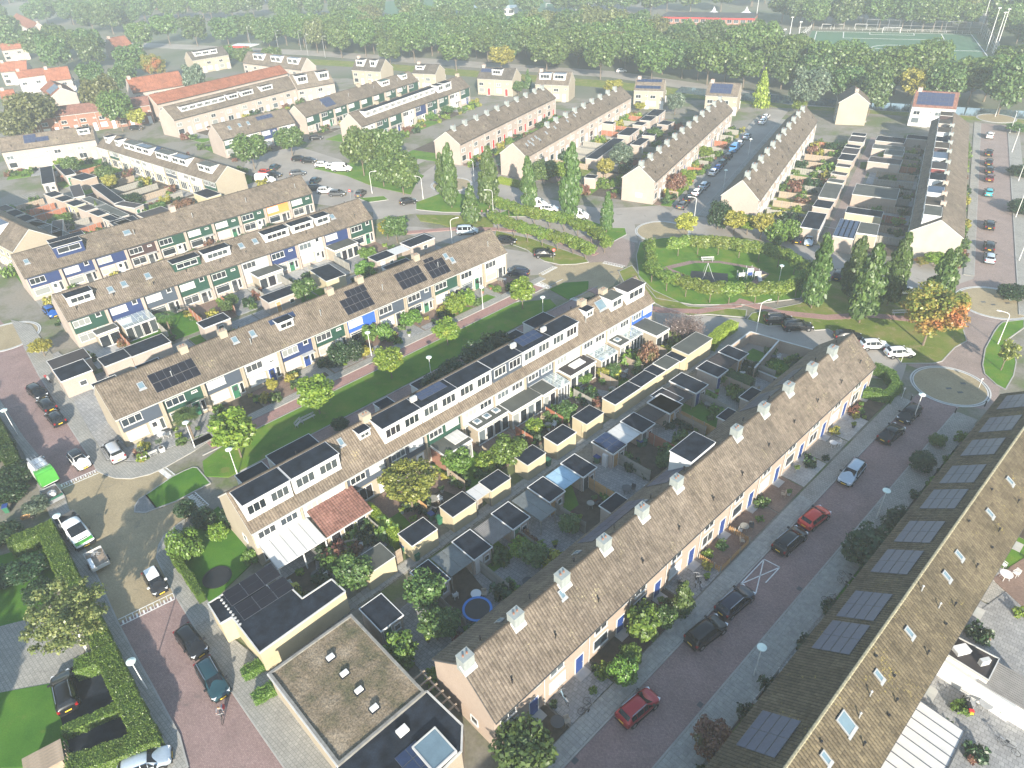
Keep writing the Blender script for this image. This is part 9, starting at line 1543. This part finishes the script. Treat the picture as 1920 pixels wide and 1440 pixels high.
for i, (bx_, by_, w_, h_, d_, mt, lb) in enumerate([(-232.1, 572.7, 26, 17, 12, 'wallR', 'grey-brown apartment block with balcony bands at the top left'), (-223.3, 580.6, 22, 20, 12, 'darkgrey', 'darker apartment block right behind the first one'), (-196.9, 577.9, 12, 22, 10, 'wallA', 'pale apartment block next to the ferris wheel')]):
    o = block(bx_, by_, R(-30), w_, d_, h_, mt, 'feltg', lb, 'apartment block', 'apartment_block', wins=6, floors=5)
    for f_ in range(5): MB().box(-w_/2+1,-d_/2-1.4,h_/5*f_+2.6 if f_ else 2.6,w_/2-1,-d_/2-.01,(h_/5*f_ if f_ else 0)+2.9).build('balcony', M['white'], o)
p = Vector((-159.70,543.06,0.00)); p = p*1.1; o = thing('ferris_wheel', p.x, p.y, 16, R(-15), 'white ferris wheel cut by the top edge', 'ferris wheel'); b = MB()
for r_ in (13.0, 11.8):
    for k in range(36): a0, a1 = 6.2832*k/36, 6.2832*(k+1)/36; b.bar((r_*math.cos(a0),0,r_*math.sin(a0)),(r_*math.cos(a1),0,r_*math.sin(a1)),.3)
b.build('rim', M['white'], o); s_ = MB()
for k in range(18): a0 = 6.2832*k/18; s_.bar((0,0,0),(12.4*math.cos(a0),0,12.4*math.sin(a0)),.22)
s_.build('spokes', M['white'], o); l = MB()
for sx in (-7,7): l.bar((0,-1.5,0),(sx,-3,-16),.6); l.bar((0,1.5,0),(sx,3,-16),.6)
l.build('legs', M['white'], o)
for k in range(18): a0 = 6.2832*k/18; MB().box(-.8,-.8,-1.8,.8,.8,0).build('gondola', M['offwhite'], o, (12.6*math.cos(a0),0,12.6*math.sin(a0)))
p = Vector((-117.83,360.46,5.00)); o = thing('fuel_canopy', p.x, p.y, 0, R(-20), 'red-edged white fuel station canopy', 'canopy'); MB().box(-6,-4,4.6,6,4,4.9).build('canopy_top', M['white'], o); MB().box(-6.1,-4.15,4.3,6.1,-4.01,5.2).build('fascia', M['redp'], o)
for sx in (-4,4): MB().box(-.2,-.2,0,.2,.2,4.6).build('column', M['white'], o, (sx,0,0))
for p_, q_, lb in ((Vector((-152.56,388.87,0.00)),Vector((-173.72,449.50,0.00)),'street lamp'),):
    pass
for i, p_ in enumerate((Vector((-124.64,392.55,-0.00)), Vector((-105.36,372.65,0.00)), Vector((-87.27,354.38,0.00)), Vector((-78.19,348.27,0.00)), Vector((-93.89,369.80,0.00)))): o = thing('road_lamp', p_.x, p_.y, 0, R(-20), 'tall grey road lamp on the main road, %s from the left' % ordn(i), 'street lamp', 'road lamps on the main road'); MB().tube((0,0,0),(0,0,8.5),.1,.06,8).tube((0,0,8.5),(1.4,0,8.9),.05,.05,6).build('pole', M['metal'], o); MB().box(1.3,-.12,8.84,2.0,.12,8.98).build('lamp_head', M['offwhite'], o)
# ---------------------------------------------------------------- air: thin haze over the whole district
hz = MB().box(-1250,-240,-2.2,1250,1550,60).build('haze', []); hz['kind'] = 'stuff'
m = bpy.data.materials.new('haze_air'); m.use_nodes = True; n = m.node_tree; n.nodes.remove(n.nodes['Principled BSDF']); pv = n.nodes.new('ShaderNodeVolumePrincipled')
pv.inputs['Color'].default_value = (.86,.94,1,1); pv.inputs['Density'].default_value = .00058; pv.inputs['Anisotropy'].default_value = .1
n.links.new(pv.outputs[0], n.nodes['Material Output'].inputs['Volume']); hz.data.materials.append(m)
